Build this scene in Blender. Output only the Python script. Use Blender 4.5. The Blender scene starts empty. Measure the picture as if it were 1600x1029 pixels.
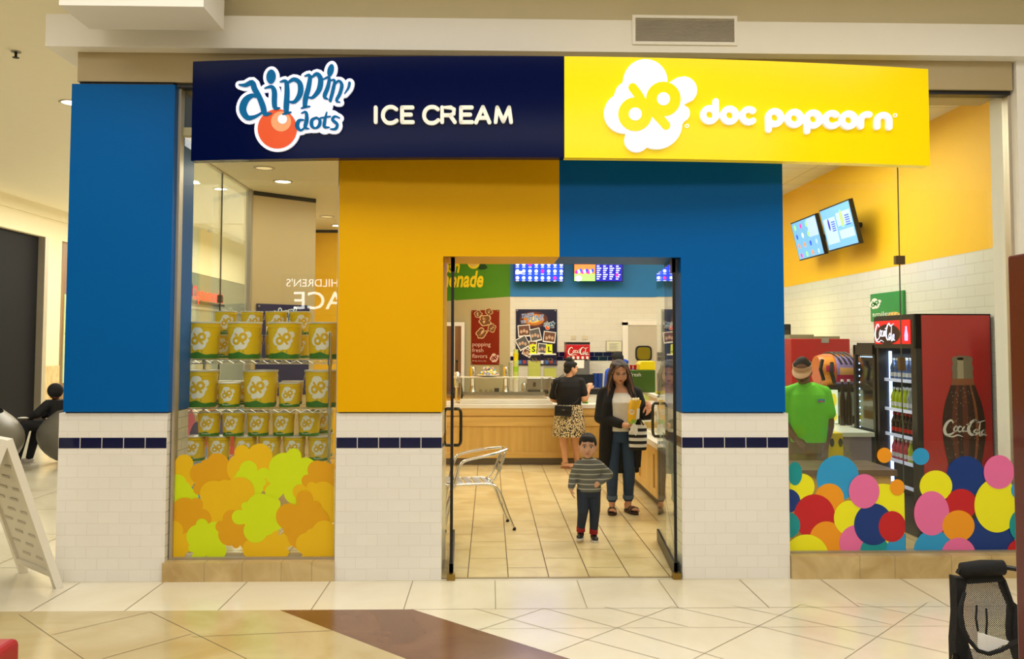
import bpy, bmesh, math, random
from mathutils import Vector, Matrix, Euler
C = bpy.context.scene.collection
SC = bpy.context.scene
PI = math.pi
random.seed(7)

# ------------------------------------------------------------------ camera
F_PX, CY_PX, YAW, PITCH, ROLL = 1390.0, 465.3, -0.02504, 0.0507, 0.0021
CAM = Vector((0, -6.58, 1.72))
_fw = Vector((-math.sin(YAW)*math.cos(PITCH), math.cos(YAW)*math.cos(PITCH), math.sin(PITCH)))
_r0 = Vector((math.cos(YAW), math.sin(YAW), 0)); _u0 = _r0.cross(_fw)
_r = math.cos(ROLL)*_r0 + math.sin(ROLL)*_u0
_u = -math.sin(ROLL)*_r0 + math.cos(ROLL)*_u0
cd = bpy.data.cameras.new('camera'); cam = bpy.data.objects.new('camera', cd); C.objects.link(cam)
M = Matrix.Identity(4)
for i in range(3):
    M[i][0] = _r[i]; M[i][1] = _u[i]; M[i][2] = -_fw[i]; M[i][3] = CAM[i]
cam.matrix_world = M
cd.sensor_width = 36; cd.lens = F_PX/1600*36; cd.shift_y = (CY_PX-514.5)/1600
cd.clip_start = 0.05; cd.clip_end = 200
SC.camera = cam

# ------------------------------------------------------------------ world, light, exposure
W = bpy.data.worlds.new('world'); SC.world = W; W.use_nodes = True
W.node_tree.nodes['Background'].inputs[0].default_value = (1.0, 0.95, 0.86, 1)
W.node_tree.nodes['Background'].inputs[1].default_value = 0.33
vs = SC.view_settings
vs.view_transform = 'Standard'; vs.look = 'None'; vs.gamma = 1; vs.use_curve_mapping = False
vs.exposure = 0.0
SC.cycles.transparent_max_bounces = 24
SC.cycles.max_bounces = 8
def area(name, loc, size, power, col=(1, .95, .85), target=None, spread=None):
    l = bpy.data.lights.new(name, 'AREA'); l.shape = 'RECTANGLE'; l.size, l.size_y = size
    l.energy = power; l.color = col
    if spread: l.spread = spread
    o = bpy.data.objects.new(name, l); C.objects.link(o); o.location = loc
    if target: o.rotation_euler = (Vector(target)-Vector(loc)).to_track_quat('-Z', 'Y').to_euler()
    return o
area('mall_ceiling_light', (0.3, -1.9, 4.42), (8, 1.3), 105, (1, .98, .95))
area('mall_ceiling_light', (0.3, -5.7, 4.42), (9, 1.5), 270, (1, .98, .95))
area('mall_ceiling_light', (-6.0, 1.2, 4.4), (3.4, 7.0), 205, (1, .95, .82))
area('mall_ceiling_light', (-6.2, 11.0, 4.4), (3.4, 5.0), 330, (1, .95, .82))
area('mall_cove_light', (-6.0, 22.0, 4.9), (4.0, 9.0), 650, (1, .96, .80))
area('shop_ceiling_light', (0.9, 2.6, 3.92), (2.2, 1.2), 34, (1, .94, .78))
area('shop_ceiling_light', (0.9, 6.6, 3.92), (3.0, 2.0), 112, (1, .96, .83))
area('shop_ceiling_light', (3.0, 3.0, 3.92), (1.6, 3.0), 74, (1, .97, .83))
for _x, _y in ((-2.02, 1.36), (-2.01, 2.02), (-1.4, 1.0), (-1.4, 2.6), (-2.02, 4.42)): area('display_downlight', (_x, _y, 3.262), (.12, .12), 5, (1, .93, .78))

# ------------------------------------------------------------------ pixel -> point on a plane of the place
def ray(px, py): return _fw + (px-800)/F_PX*_r - (py-CY_PX)/F_PX*_u
def atY(px, py, Y):
    d = ray(px, py); return CAM + d*((Y-CAM.y)/d.y)
def atX(px, py, X):
    d = ray(px, py); return CAM + d*((X-CAM.x)/d.x)
def atZ(px, py, Z):
    d = ray(px, py); return CAM + d*((Z-CAM.z)/d.z)

# ------------------------------------------------------------------ materials
MATS = {}
def lin(c):
    return tuple((x/255/12.92 if x/255 <= .04045 else ((x/255+.055)/1.055)**2.4) for x in c)
def mat(name, rgb, rough=.5, metal=0, var=.06, scale=6, bump=0, emit=0, coat=0, spec=None, trans=0, ior=None):
    """rgb in sRGB 0-255; subtle procedural noise in the colour"""
    if name in MATS: return MATS[name]
    m = bpy.data.materials.new(name); m.use_nodes = True; nt = m.node_tree
    b = nt.nodes['Principled BSDF']; col = lin(rgb)
    b.inputs['Roughness'].default_value = rough; b.inputs['Metallic'].default_value = metal
    if coat: b.inputs['Coat Weight'].default_value = coat; b.inputs['Coat Roughness'].default_value = .05
    if spec is not None: b.inputs['Specular IOR Level'].default_value = spec
    if trans: b.inputs['Transmission Weight'].default_value = trans
    if ior: b.inputs['IOR'].default_value = ior
    tc = nt.nodes.new('ShaderNodeTexCoord'); n = nt.nodes.new('ShaderNodeTexNoise')
    n.inputs['Scale'].default_value = scale; n.inputs['Detail'].default_value = 4
    nt.links.new(tc.outputs['Object'], n.inputs['Vector'])
    mx = nt.nodes.new('ShaderNodeMix'); mx.data_type = 'RGBA'
    mx.inputs[6].default_value = (*[c*(1-var) for c in col], 1)
    mx.inputs[7].default_value = (*[min(1, c*(1+var)) for c in col], 1)
    nt.links.new(n.outputs['Fac'], mx.inputs[0]); nt.links.new(mx.outputs[2], b.inputs['Base Color'])
    if emit:
        nt.links.new(mx.outputs[2], b.inputs['Emission Color']); b.inputs['Emission Strength'].default_value = emit
    if bump:
        bp = nt.nodes.new('ShaderNodeBump'); bp.inputs['Strength'].default_value = bump; bp.inputs['Distance'].default_value = .01
        nt.links.new(n.outputs['Fac'], bp.inputs['Height']); nt.links.new(bp.outputs[0], b.inputs['Normal'])
    MATS[name] = m; return m
def nodes_of(m): return m.node_tree, m.node_tree.nodes['Principled BSDF']

def glass_mat(name, tint, rough=0, ior=1.5, refl=1.0):
    m = bpy.data.materials.new(name); m.use_nodes = True; nt = m.node_tree
    for n in list(nt.nodes): nt.nodes.remove(n)
    out = nt.nodes.new('ShaderNodeOutputMaterial'); t = nt.nodes.new('ShaderNodeBsdfTransparent'); g = nt.nodes.new('ShaderNodeBsdfGlossy')
    t.inputs[0].default_value = (*tint, 1); g.inputs['Roughness'].default_value = rough; g.inputs[0].default_value = (refl, refl, refl, 1)
    fr = nt.nodes.new('ShaderNodeFresnel'); ge = nt.nodes.new('ShaderNodeNewGeometry'); ix = nt.nodes.new('ShaderNodeMix'); ix.data_type = 'FLOAT'
    ix.inputs[2].default_value = ior; ix.inputs[3].default_value = 1/ior      # same reflectance on both faces of a thin pane
    nt.links.new(ge.outputs['Backfacing'], ix.inputs[0]); nt.links.new(ix.outputs[0], fr.inputs[0])
    mx = nt.nodes.new('ShaderNodeMixShader')
    nt.links.new(fr.outputs[0], mx.inputs[0]); nt.links.new(t.outputs[0], mx.inputs[1]); nt.links.new(g.outputs[0], mx.inputs[2])
    nt.links.new(mx.outputs[0], out.inputs[0]); MATS[name] = m; return m

def brick_mat(name, axis, rgb, mortar, bw, rh, ms=.02, rough=.15, offset=.5, off=(0, 0), var=.03, bumpd=.002):
    """tiled wall: u along world axis ('x' or 'y'), v = height"""
    m = mat(name, rgb, rough=rough, var=var, scale=3); nt, b = nodes_of(m)
    g = nt.nodes.new('ShaderNodeNewGeometry'); s = nt.nodes.new('ShaderNodeSeparateXYZ'); c = nt.nodes.new('ShaderNodeCombineXYZ')
    nt.links.new(g.outputs['Position'], s.inputs[0])
    a1 = nt.nodes.new('ShaderNodeMath'); a1.inputs[1].default_value = off[0]; a2 = nt.nodes.new('ShaderNodeMath'); a2.inputs[1].default_value = off[1]
    src = {'x': 'X', 'y': 'Y'}
    nt.links.new(s.outputs[src.get(axis[0], 'X')], a1.inputs[0])
    nt.links.new(s.outputs['Z' if len(axis) == 1 else {'x': 'X', 'y': 'Y'}[axis[1]]], a2.inputs[0])
    nt.links.new(a1.outputs[0], c.inputs[0]); nt.links.new(a2.outputs[0], c.inputs[1])
    br = nt.nodes.new('ShaderNodeTexBrick'); br.inputs['Scale'].default_value = 1
    br.inputs['Brick Width'].default_value = bw; br.inputs['Row Height'].default_value = rh
    br.inputs['Mortar Size'].default_value = ms; br.inputs['Mortar Smooth'].default_value = .1; br.offset = offset
    col = lin(rgb); br.inputs['Color1'].default_value = (*[x*.97 for x in col], 1); br.inputs['Color2'].default_value = (*col, 1)
    br.inputs['Mortar'].default_value = (*lin(mortar), 1)
    nt.links.new(c.outputs[0], br.inputs['Vector'])
    nt.links.new(br.outputs['Color'], b.inputs['Base Color'])
    iv = nt.nodes.new('ShaderNodeMath'); iv.operation = 'SUBTRACT'; iv.inputs[0].default_value = 1
    nt.links.new(br.outputs['Fac'], iv.inputs[1])
    bp = nt.nodes.new('ShaderNodeBump'); bp.inputs['Strength'].default_value = .5; bp.inputs['Distance'].default_value = bumpd
    nt.links.new(iv.outputs[0], bp.inputs['Height']); nt.links.new(bp.outputs[0], b.inputs['Normal'])
    return m

def wood_mat(name, c1, c2, axis='z', rough=.4, sc=1.0):
    m = mat(name, c1, rough=rough); nt, b = nodes_of(m)
    tc = nt.nodes.new('ShaderNodeTexCoord'); mp = nt.nodes.new('ShaderNodeMapping')
    mp.inputs['Scale'].default_value = {'z': (9*sc, 9*sc, .6*sc), 'x': (.6*sc, 9*sc, 9*sc)}[axis]
    n = nt.nodes.new('ShaderNodeTexNoise'); n.inputs['Scale'].default_value = 1.6; n.inputs['Detail'].default_value = 6
    r = nt.nodes.new('ShaderNodeValToRGB'); r.color_ramp.elements[0].position = .35; r.color_ramp.elements[1].position = .7
    r.color_ramp.elements[0].color = (*lin(c1), 1); r.color_ramp.elements[1].color = (*lin(c2), 1)
    nt.links.new(tc.outputs['Object'], mp.inputs[0]); nt.links.new(mp.outputs[0], n.inputs['Vector'])
    nt.links.new(n.outputs['Fac'], r.inputs[0]); nt.links.new(r.outputs[0], b.inputs['Base Color'])
    return m

def stripe_mat(name, ca, cb, period, duty, rough=.8, axis='Z', phase=0):
    m = mat(name, ca, rough=rough); nt, b = nodes_of(m)
    tc = nt.nodes.new('ShaderNodeTexCoord'); s = nt.nodes.new('ShaderNodeSeparateXYZ'); nt.links.new(tc.outputs['Object'], s.inputs[0])
    a = nt.nodes.new('ShaderNodeMath'); a.operation = 'ADD'; a.inputs[1].default_value = 10+phase
    d = nt.nodes.new('ShaderNodeMath'); d.operation = 'MODULO'; d.inputs[1].default_value = period
    l = nt.nodes.new('ShaderNodeMath'); l.operation = 'LESS_THAN'; l.inputs[1].default_value = period*duty
    nt.links.new(s.outputs[axis], a.inputs[0]); nt.links.new(a.outputs[0], d.inputs[0]); nt.links.new(d.outputs[0], l.inputs[0])
    mx = nt.nodes.new('ShaderNodeMix'); mx.data_type = 'RGBA'; mx.inputs[6].default_value = (*lin(ca), 1); mx.inputs[7].default_value = (*lin(cb), 1)
    nt.links.new(l.outputs[0], mx.inputs[0]); nt.links.new(mx.outputs[2], b.inputs['Base Color'])
    return m

def spot_mat(name, ca, cb, scale, thr=.5, rough=.8):
    m = mat(name, ca, rough=rough); nt, b = nodes_of(m)
    tc = nt.nodes.new('ShaderNodeTexCoord'); v = nt.nodes.new('ShaderNodeTexNoise'); v.inputs['Scale'].default_value = scale; v.inputs['Detail'].default_value = 1
    nt.links.new(tc.outputs['Object'], v.inputs['Vector'])
    l = nt.nodes.new('ShaderNodeMath'); l.operation = 'GREATER_THAN'; l.inputs[1].default_value = thr; nt.links.new(v.outputs['Fac'], l.inputs[0])
    mx = nt.nodes.new('ShaderNodeMix'); mx.data_type = 'RGBA'; mx.inputs[6].default_value = (*lin(ca), 1); mx.inputs[7].default_value = (*lin(cb), 1)
    nt.links.new(l.outputs[0], mx.inputs[0]); nt.links.new(mx.outputs[2], b.inputs['Base Color'])
    return m

def marble_mat(name, c1, c2, scale=1.2, rough=.2):
    m = mat(name, c1, rough=rough); nt, b = nodes_of(m)
    g = nt.nodes.new('ShaderNodeNewGeometry'); n = nt.nodes.new('ShaderNodeTexNoise')
    n.inputs['Scale'].default_value = scale; n.inputs['Detail'].default_value = 8; n.inputs['Distortion'].default_value = .8
    r = nt.nodes.new('ShaderNodeValToRGB'); r.color_ramp.elements[0].position = .35; r.color_ramp.elements[1].position = .68
    r.color_ramp.elements[0].color = (*lin(c1), 1); r.color_ramp.elements[1].color = (*lin(c2), 1)
    nt.links.new(g.outputs['Position'], n.inputs['Vector']); nt.links.new(n.outputs['Fac'], r.inputs[0]); nt.links.new(r.outputs[0], b.inputs['Base Color'])
    return m

GL = glass_mat('clear_glass', (.965, .985, .965))
GLD = glass_mat('door_glass', (.93, .97, .94), ior=1.52)
CLR = glass_mat('clear_plastic', (.90, .92, .90), rough=.05)
BLUE = mat('blue_panel', (0, 94, 170), .42, scale=2, var=.03, spec=.1)
YEL = mat('yellow_panel', (234, 176, 0), .42, scale=2, var=.03, spec=.1)
NAVY = mat('navy_gloss', (0, 10, 58), .15, var=.05, spec=.06)
SIGNY = mat('yellow_gloss', (255, 222, 0), .2, var=.02, spec=.2, emit=.14)
NAVYT = mat('navy_tile', (8, 16, 62), .10, var=.3, scale=20)
WTILE = brick_mat('white_tile_front', 'x', (242, 238, 230), (234, 229, 219), .155, .0825, .003, off=(.04, .003))
WTILEB = brick_mat('white_tile_back', 'x', (230, 228, 214), (222, 219, 204), .31, .103, .005)
WTILES = brick_mat('white_tile_side', 'y', (234, 234, 222), (220, 218, 204), .31, .103, .005)
WTILER = brick_mat('white_tile_reveal', 'y', (240, 236, 226), (200, 196, 184), .155, .0825, .0035, off=(0, .003))
WALLY = mat('interior_yellow_paint', (255, 200, 16), .6, var=.03)
WALLB = mat('interior_blue_paint', (20, 120, 190), .5, var=.03)
WALLG = mat('interior_green_paint', (70, 140, 30), .55, var=.03)
WHITE = mat('white_paint', (240, 236, 226), .6, var=.02)
CREAM = mat('cream_paint', (224, 212, 176), .65, var=.02)
BEIGE = mat('beige_paint', (186, 172, 136), .6, var=.02)
TAUPE = mat('taupe_panel', (178, 160, 120), .5, var=.03)
STONE = marble_mat('travertine', (214, 190, 136), (184, 154, 98), 4, .3)
BLACK = mat('black_plastic', (14, 14, 16), .4)
BLACKM = mat('black_metal', (22, 22, 24), .35, metal=.6)
CHROME = mat('polished_aluminium', (225, 225, 222), .18, metal=1)
STEEL = mat('stainless_steel', (180, 178, 172), .28, metal=1)
SHUT = mat('dark_shopfront', (12, 12, 17), .6, spec=.15)
MAPLE = wood_mat('maple_veneer', (208, 166, 88), (226, 188, 108), 'z')
MAPLEX = wood_mat('maple_rail', (212, 170, 92), (230, 192, 114), 'x')
WCOUNTER = mat('white_solid_surface', (240, 236, 226), .3, var=.01)
KICK = mat('grey_kick', (120, 112, 98), .35, metal=.3)
PAPER = mat('white_paper', (240, 238, 232), .8, var=.02)

# ------------------------------------------------------------------ mesh helpers
class MB:
    def __init__(s): s.v = []; s.f = []; s.m = []
    def add(s, vs, fs, mi=0):
        o = len(s.v); s.v += [Vector(p) for p in vs]; s.f += [tuple(o+i for i in f) for f in fs]; s.m += [mi]*len(fs); return s
    def box(s, x0, x1, y0, y1, z0, z1, mi=0):
        return s.add([(x0,y0,z0),(x1,y0,z0),(x1,y1,z0),(x0,y1,z0),(x0,y0,z1),(x1,y0,z1),(x1,y1,z1),(x0,y1,z1)],
                     [(0,3,2,1),(4,5,6,7),(0,1,5,4),(1,2,6,5),(2,3,7,6),(3,0,4,7)], mi)
    def obox(s, c, size, rot, mi=0):
        R_ = rot.to_matrix() if isinstance(rot, Euler) else rot; h = [a/2 for a in size]; c = Vector(c)
        P = [c + R_ @ Vector((sx*h[0], sy*h[1], sz*h[2])) for sz in (-1, 1) for sx, sy in ((-1,-1),(1,-1),(1,1),(-1,1))]
        return s.add(P, [(0,3,2,1),(4,5,6,7),(0,1,5,4),(1,2,6,5),(2,3,7,6),(3,0,4,7)], mi)
    def cyl(s, p0, p1, r0, r1=None, n=16, mi=0):
        r1 = r0 if r1 is None else r1; p0 = Vector(p0); p1 = Vector(p1); d = (p1-p0).normalized()
        a = d.orthogonal().normalized(); b = d.cross(a)
        P = [p0+(a*math.cos(t)+b*math.sin(t))*r0 for t in [2*PI*i/n for i in range(n)]] + [p1+(a*math.cos(t)+b*math.sin(t))*r1 for t in [2*PI*i/n for i in range(n)]]
        return s.add(P, [(i,(i+1)%n,n+(i+1)%n,n+i) for i in range(n)] + [tuple(range(n-1,-1,-1)), tuple(range(n,2*n))], mi)
    def tube(s, pts, r, n=8, mi=0, closed=False):
        pts = [Vector(p) for p in pts]; N = len(pts); rings = []; prev = None
        for i, p in enumerate(pts):
            if closed: d = (pts[(i+1)%N]-pts[i-1]).normalized()
            else: d = (pts[min(i+1, N-1)]-pts[max(i-1, 0)]).normalized()
            a = d.orthogonal().normalized() if prev is None else (prev-d*prev.dot(d)).normalized()
            prev = a; b = d.cross(a); rr = r[i] if isinstance(r, (list, tuple)) else r
            rings.append([p+(a*math.cos(2*PI*k/n)+b*math.sin(2*PI*k/n))*rr for k in range(n)])
        P = [q for g in rings for q in g]; Fs = []
        for i in range(N if closed else N-1):
            j = (i+1) % N
            for k in range(n): Fs.append((i*n+k, i*n+(k+1)%n, j*n+(k+1)%n, j*n+k))
        if not closed: Fs += [tuple(range(n-1,-1,-1)), tuple((N-1)*n+k for k in range(n))]
        return s.add(P, Fs, mi)
    def lathe(s, prof, c=(0,0,0), n=24, mi=0):
        """prof: (radius, z) list, closed at the ends; mi may be a list per band"""
        c = Vector(c); P = []; Fs = []
        for r, z in prof:
            for k in range(n): P.append(c+Vector((r*math.cos(2*PI*k/n), r*math.sin(2*PI*k/n), z)))
        o = len(s.v); s.v += P
        for i in range(len(prof)-1):
            for k in range(n):
                s.f.append((o+i*n+k, o+i*n+(k+1)%n, o+(i+1)*n+(k+1)%n, o+(i+1)*n+k)); s.m.append(mi[i] if isinstance(mi, list) else mi)
        a = mi[0] if isinstance(mi, list) else mi; b = mi[-1] if isinstance(mi, list) else mi
        s.f.append(tuple(o+k for k in range(n-1,-1,-1))); s.m.append(a)
        L = len(prof)-1; s.f.append(tuple(o+L*n+k for k in range(n))); s.m.append(b)
        return s
    def ell(s, c, r, rot=None, n=14, m=9, mi=0):
        c = Vector(c); R_ = rot if rot is not None else Matrix.Identity(3); P = [c+R_@Vector((0,0,-r[2]))]
        for i in range(1, m):
            t = -PI/2+PI*i/m
            for k in range(n):
                a = 2*PI*k/n; P.append(c+R_@Vector((r[0]*math.cos(t)*math.cos(a), r[1]*math.cos(t)*math.sin(a), r[2]*math.sin(t))))
        P.append(c+R_@Vector((0,0,r[2]))); Fs = []
        for k in range(n):
            Fs.append((0, 1+(k+1)%n, 1+k)); Fs.append((len(P)-1, 1+(m-2)*n+k, 1+(m-2)*n+(k+1)%n))
        for i in range(m-2):
            for k in range(n): Fs.append((1+i*n+k, 1+i*n+(k+1)%n, 1+(i+1)*n+(k+1)%n, 1+(i+1)*n+k))
        return s.add(P, Fs, mi)
    def cap(s, p0, p1, r0, r1, mi=0):
        """round-ended tapered limb"""
        s.cyl(p0, p1, r0, r1, 14, mi); s.ell(p0, (r0,)*3, n=14, m=10, mi=mi); s.ell(p1, (r1,)*3, n=14, m=10, mi=mi); return s
    def poly3(s, pts, mi=0): return s.add(pts, [tuple(range(len(pts)))], mi)
    def prism(s, pts, vec, mi=0):
        n = len(pts); v = Vector(vec); P = [Vector(p) for p in pts]; P += [p+v for p in P[:n]]
        return s.add(P, [tuple(range(n-1,-1,-1)), tuple(range(n,2*n))]+[(i,(i+1)%n,n+(i+1)%n,n+i) for i in range(n)], mi)
    def build(s, name, mats, parent=None, smooth=False, local=False, origin=None):
        if not isinstance(mats, (list, tuple)): mats = [mats]
        off = Vector((0,0,0))
        if parent is not None and not local: off = wloc(parent)
        elif parent is None:
            if origin is not None: off = Vector(origin)
            elif not local:
                xs = [p.x for p in s.v]; ys = [p.y for p in s.v]; zs = [p.z for p in s.v]
                off = Vector(((min(xs)+max(xs))/2, (min(ys)+max(ys))/2, min(zs)))
        me = bpy.data.meshes.new(name); me.from_pydata([tuple(p-off) for p in s.v], [], s.f)
        for m in mats: me.materials.append(m)
        me.polygons.foreach_set('material_index', s.m)
        if smooth is True: me.polygons.foreach_set('use_smooth', [True]*len(me.polygons))
        elif smooth: 
            me.polygons.foreach_set('use_smooth', [True]*len(me.polygons)); me.set_sharp_from_angle(angle=math.radians(smooth))
        me.update(); o = bpy.data.objects.new(name, me); C.objects.link(o)
        if parent is not None: o.parent = parent; WL[o.name] = off
        else: o.location = off; WL[o.name] = off
        return o
WL = {}
def wloc(o): return WL.get(o.name, Vector(o.location))
def bevel(o, w=.004, seg=2):
    b = o.modifiers.new('bevel', 'BEVEL'); b.width = w; b.segments = seg; b.limit_method = 'ANGLE'; b.angle_limit = math.radians(40); return o
def thing(name, label, cat, loc=(0,0,0), rotz=0, group=None, kind=None):
    o = bpy.data.objects.new(name, None); C.objects.link(o); o.location = loc; o.rotation_euler = (0,0,rotz); o.empty_display_size = .1
    WL[o.name] = Vector(loc)
    if label: o['label'] = label
    if cat: o['category'] = cat
    if group: o['group'] = group
    if kind: o['kind'] = kind
    return o
def tag(o, label, cat, group=None):
    o['label'] = label; o['category'] = cat
    if group: o['group'] = group
    return o
def struct(o, label=None, cat=None):
    o['kind'] = 'structure'
    if label: o['label'] = label
    if cat: o['category'] = cat
    return o
def copy_tree(o, parent=None):
    c = o.copy(); C.objects.link(c)
    if parent is not None: c.parent = parent
    for ch in [x for x in C.objects if x.parent == o]: copy_tree(ch, c)
    return c
CH = {}
def dup(root, loc, rotz=None, label=None, group=None):
    if root.name not in CH:
        def kids(o): return [(k, kids(k)) for k in C.objects if k.parent == o]
        CH[root.name] = kids(root)
    r = root.copy(); C.objects.link(r); r.location = loc
    if rotz is not None: r.rotation_euler = (0,0,rotz)
    if label: r['label'] = label
    if group: r['group'] = group
    def go(lst, par):
        for k, sub in lst:
            c = k.copy(); C.objects.link(c); c.parent = par; go(sub, c)
    go(CH[root.name], r); return r

# ------------------------------------------------------------------ flat lettering and marks
def disc2(cx, cy, rx, ry=None, n=28, a0=0, rot=0):
    ry = rx if ry is None else ry; o = []
    for i in range(n):
        t = 2*PI*i/n+a0; x = rx*math.cos(t); y = ry*math.sin(t)
        o.append((cx+x*math.cos(rot)-y*math.sin(rot), cy+x*math.sin(rot)+y*math.cos(rot)))
    return o
def smooth_line(pts, k=4):
    """Catmull-Rom through (x, y, w)"""
    if len(pts) < 3: return pts
    out = []
    P = [pts[0]]+list(pts)+[pts[-1]]
    for i in range(1, len(P)-2):
        for j in range(k):
            t = j/k
            out.append(tuple(.5*((2*P[i][c])+(-P[i-1][c]+P[i+1][c])*t+(2*P[i-1][c]-5*P[i][c]+4*P[i+1][c]-P[i+2][c])*t*t+(-P[i-1][c]+3*P[i][c]-3*P[i+1][c]+P[i+2][c])*t**3) for c in range(len(pts[0]))))
    out.append(pts[-1]); return out
class Art:
    """flat art laid on a surface; f(u, v, h) gives the point h above the surface"""
    def __init__(s, f): s.f = f; s.mb = MB()
    def fill(s, pts, h, mi=0, base=0):
        n = len(pts); top = [s.f(u, v, h) for u, v in pts]; cu = sum(p[0] for p in pts)/n; cv = sum(p[1] for p in pts)/n
        bot = [s.f(u, v, base) for u, v in pts]
        V_ = top+bot+[s.f(cu, cv, h)]
        F_ = [(i, (i+1)%n, 2*n) for i in range(n)] + [(i, n+i, n+(i+1)%n, (i+1)%n) for i in range(n)]
        s.mb.add(V_, F_, mi); return s
    def poly(s, pts, h, mi=0):
        s.mb.add([s.f(u, v, h) for u, v in pts], [tuple(range(len(pts)))], mi); return s
    def rect(s, u0, v0, u1, v1, h, mi=0): return s.fill([(u0,v0),(u1,v0),(u1,v1),(u0,v1)], h, mi)
    def ringdisc(s, pts, h, mi=0, rings=3):
        """star-shaped fill that follows a curved surface"""
        n = len(pts); cu = sum(p[0] for p in pts)/n; cv = sum(p[1] for p in pts)/n
        V_ = [s.f(cu, cv, h)]; F_ = []
        for r in range(1, rings+1):
            for u, v in pts: V_.append(s.f(cu+(u-cu)*r/rings, cv+(v-cv)*r/rings, h))
        for i in range(n): F_.append((0, 1+i, 1+(i+1)%n))
        for r in range(rings-1):
            for i in range(n): F_.append((1+r*n+i, 1+(r+1)*n+i, 1+(r+1)*n+(i+1)%n, 1+r*n+(i+1)%n))
        s.mb.add(V_, F_, mi); return s
    def stroke(s, pts, h, w=None, mi=0, grow=0, sm=True, base=0, side=True, cn=12):
        if w is not None: pts = [(p[0], p[1], w) for p in pts]
        if not sm and 2 < len(pts) <= 6:
            for q in range(len(pts)-1): s.stroke(pts[q:q+2], h, None, mi, grow, False, base, side, cn)
            return s
        if sm: pts = smooth_line(pts)
        pts = [(p[0], p[1], p[2]+grow) for p in pts]
        N = len(pts); L = []; R_ = []
        for i in range(N):
            a = pts[max(i-1, 0)]; b = pts[min(i+1, N-1)]; dx = b[0]-a[0]; dy = b[1]-a[1]; l = math.hypot(dx, dy) or 1
            nx, ny = -dy/l, dx/l; hw = pts[i][2]/2
            L.append((pts[i][0]+nx*hw, pts[i][1]+ny*hw)); R_.append((pts[i][0]-nx*hw, pts[i][1]-ny*hw))
        V_ = [s.f(*p, h) for p in L]+[s.f(*p, h) for p in R_]; F_ = [(i, i+1, N+i+1, N+i) for i in range(N-1)]
        if side:
            V_ += [s.f(*p, base) for p in L]+[s.f(*p, base) for p in R_]
            F_ += [(i, 2*N+i, 2*N+i+1, i+1) for i in range(N-1)]+[(N+i, N+i+1, 3*N+i+1, 3*N+i) for i in range(N-1)]
        s.mb.add(V_, F_, mi)
        for p in ((pts[0], pts[-1]) if sm else pts[::1] if N < 8 else (pts[0], pts[-1])):
            c = disc2(p[0], p[1], p[2]/2, n=cn)
            if side: s.fill(c, h, mi, base)
            else: s.poly(c, h, mi)
        return s
    def text(s, string, u, v, size, h, mi=0, bold=0, shear=0, sx=1, vdir=-1, align='LEFT', rot=0):
        vs_, fs_ = font2d(string, bold, shear, align)
        ca, sa = math.cos(rot), math.sin(rot)
        s.mb.add([s.f(u+(x*sx*ca-y*sa)*size, v+vdir*(x*sx*sa+y*ca)*size, h) for x, y in vs_], fs_, mi); return s
_FC = {}
def font2d(string, bold=0, shear=0, align='LEFT'):
    k = (string, bold, shear, align)
    if k in _FC: return _FC[k]
    cu = bpy.data.curves.new('t', 'FONT'); cu.body = string; cu.size = 1; cu.offset = bold; cu.shear = shear; cu.align_x = align; cu.resolution_u = 3
    o = bpy.data.objects.new('t', cu); C.objects.link(o); bpy.context.view_layer.update()
    me = bpy.data.meshes.new_from_object(o.evaluated_get(bpy.context.evaluated_depsgraph_get()))
    r = ([(v.co.x, v.co.y) for v in me.vertices], [tuple(p.vertices) for p in me.polygons])
    bpy.data.objects.remove(o); bpy.data.curves.remove(cu); bpy.data.meshes.remove(me); _FC[k] = r; return r
def plane_map(O, U, V, N=None):
    O = Vector(O); U = Vector(U); V = Vector(V); N = Vector(N) if N is not None else None
    def f(u, v, h): return O+U*u+V*v+(N*h if N is not None else Vector((0,0,0)))
    return f

def union_outline(circles, c, n=72, rot=0, sc=1, at=(0, 0)):
    """star-shaped outline of a union of circles, seen from c"""
    out = []
    for i in range(n):
        t = 2*PI*i/n; dx, dy = math.cos(t), math.sin(t); best = 0
        for (x, y, r) in circles:
            px, py = x-c[0], y-c[1]; b = px*dx+py*dy; q = b*b-(px*px+py*py-r*r)
            if q >= 0: best = max(best, b+math.sqrt(q))
        t2 = t+rot; out.append((at[0]+sc*best*math.cos(t2), at[1]+sc*best*math.sin(t2)))
    return out
CLOUD = [(393,130,92),(550,167,58),(542,262,36),(440,305,106),(357,372,52),(305,262,84),(318,185,52),(395,240,118)]
CC = (400, 240)
def cloud_pts(at, sc, rot=0, n=72): return union_outline(CLOUD, CC, n, rot, sc, at)
def popcorn_mark(A, at, sc, h, dh, mc, ml, mh, side=False, rings=3):
    """cloud with the two-letter monogram; unit: sc * original pixels; v grows downwards"""
    pts = cloud_pts(at, sc)
    if side: A.fill(pts, h, mc)
    else: A.ringdisc(pts, h, mc, rings)
    def T(x, y): return (at[0]+(x-CC[0])*sc, at[1]+(y-CC[1])*sc)
    if ml is None: return
    for cx, cy, r in ((350,267,70),(467,204,72)):
        p = T(cx, cy); (A.fill if side else A.ringdisc)(disc2(p[0], p[1], r*sc, n=24), h+dh, ml)
    for st in ([(340,156),(365,190),(392,240),(400,262)], [(395,225),(430,262),(460,292),(478,314)]):
        A.stroke([(*T(*q), 36*sc) for q in st], h+dh, mi=ml, base=h, side=side)
    for cx, cy in ((350,267),(467,204)):
        p = T(cx, cy); (A.fill if side else A.ringdisc)(disc2(p[0], p[1], 27*sc, n=16), h+2*dh, mh) if not side else A.fill(disc2(p[0], p[1], 27*sc, n=20), h+2*dh, mh)

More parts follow.
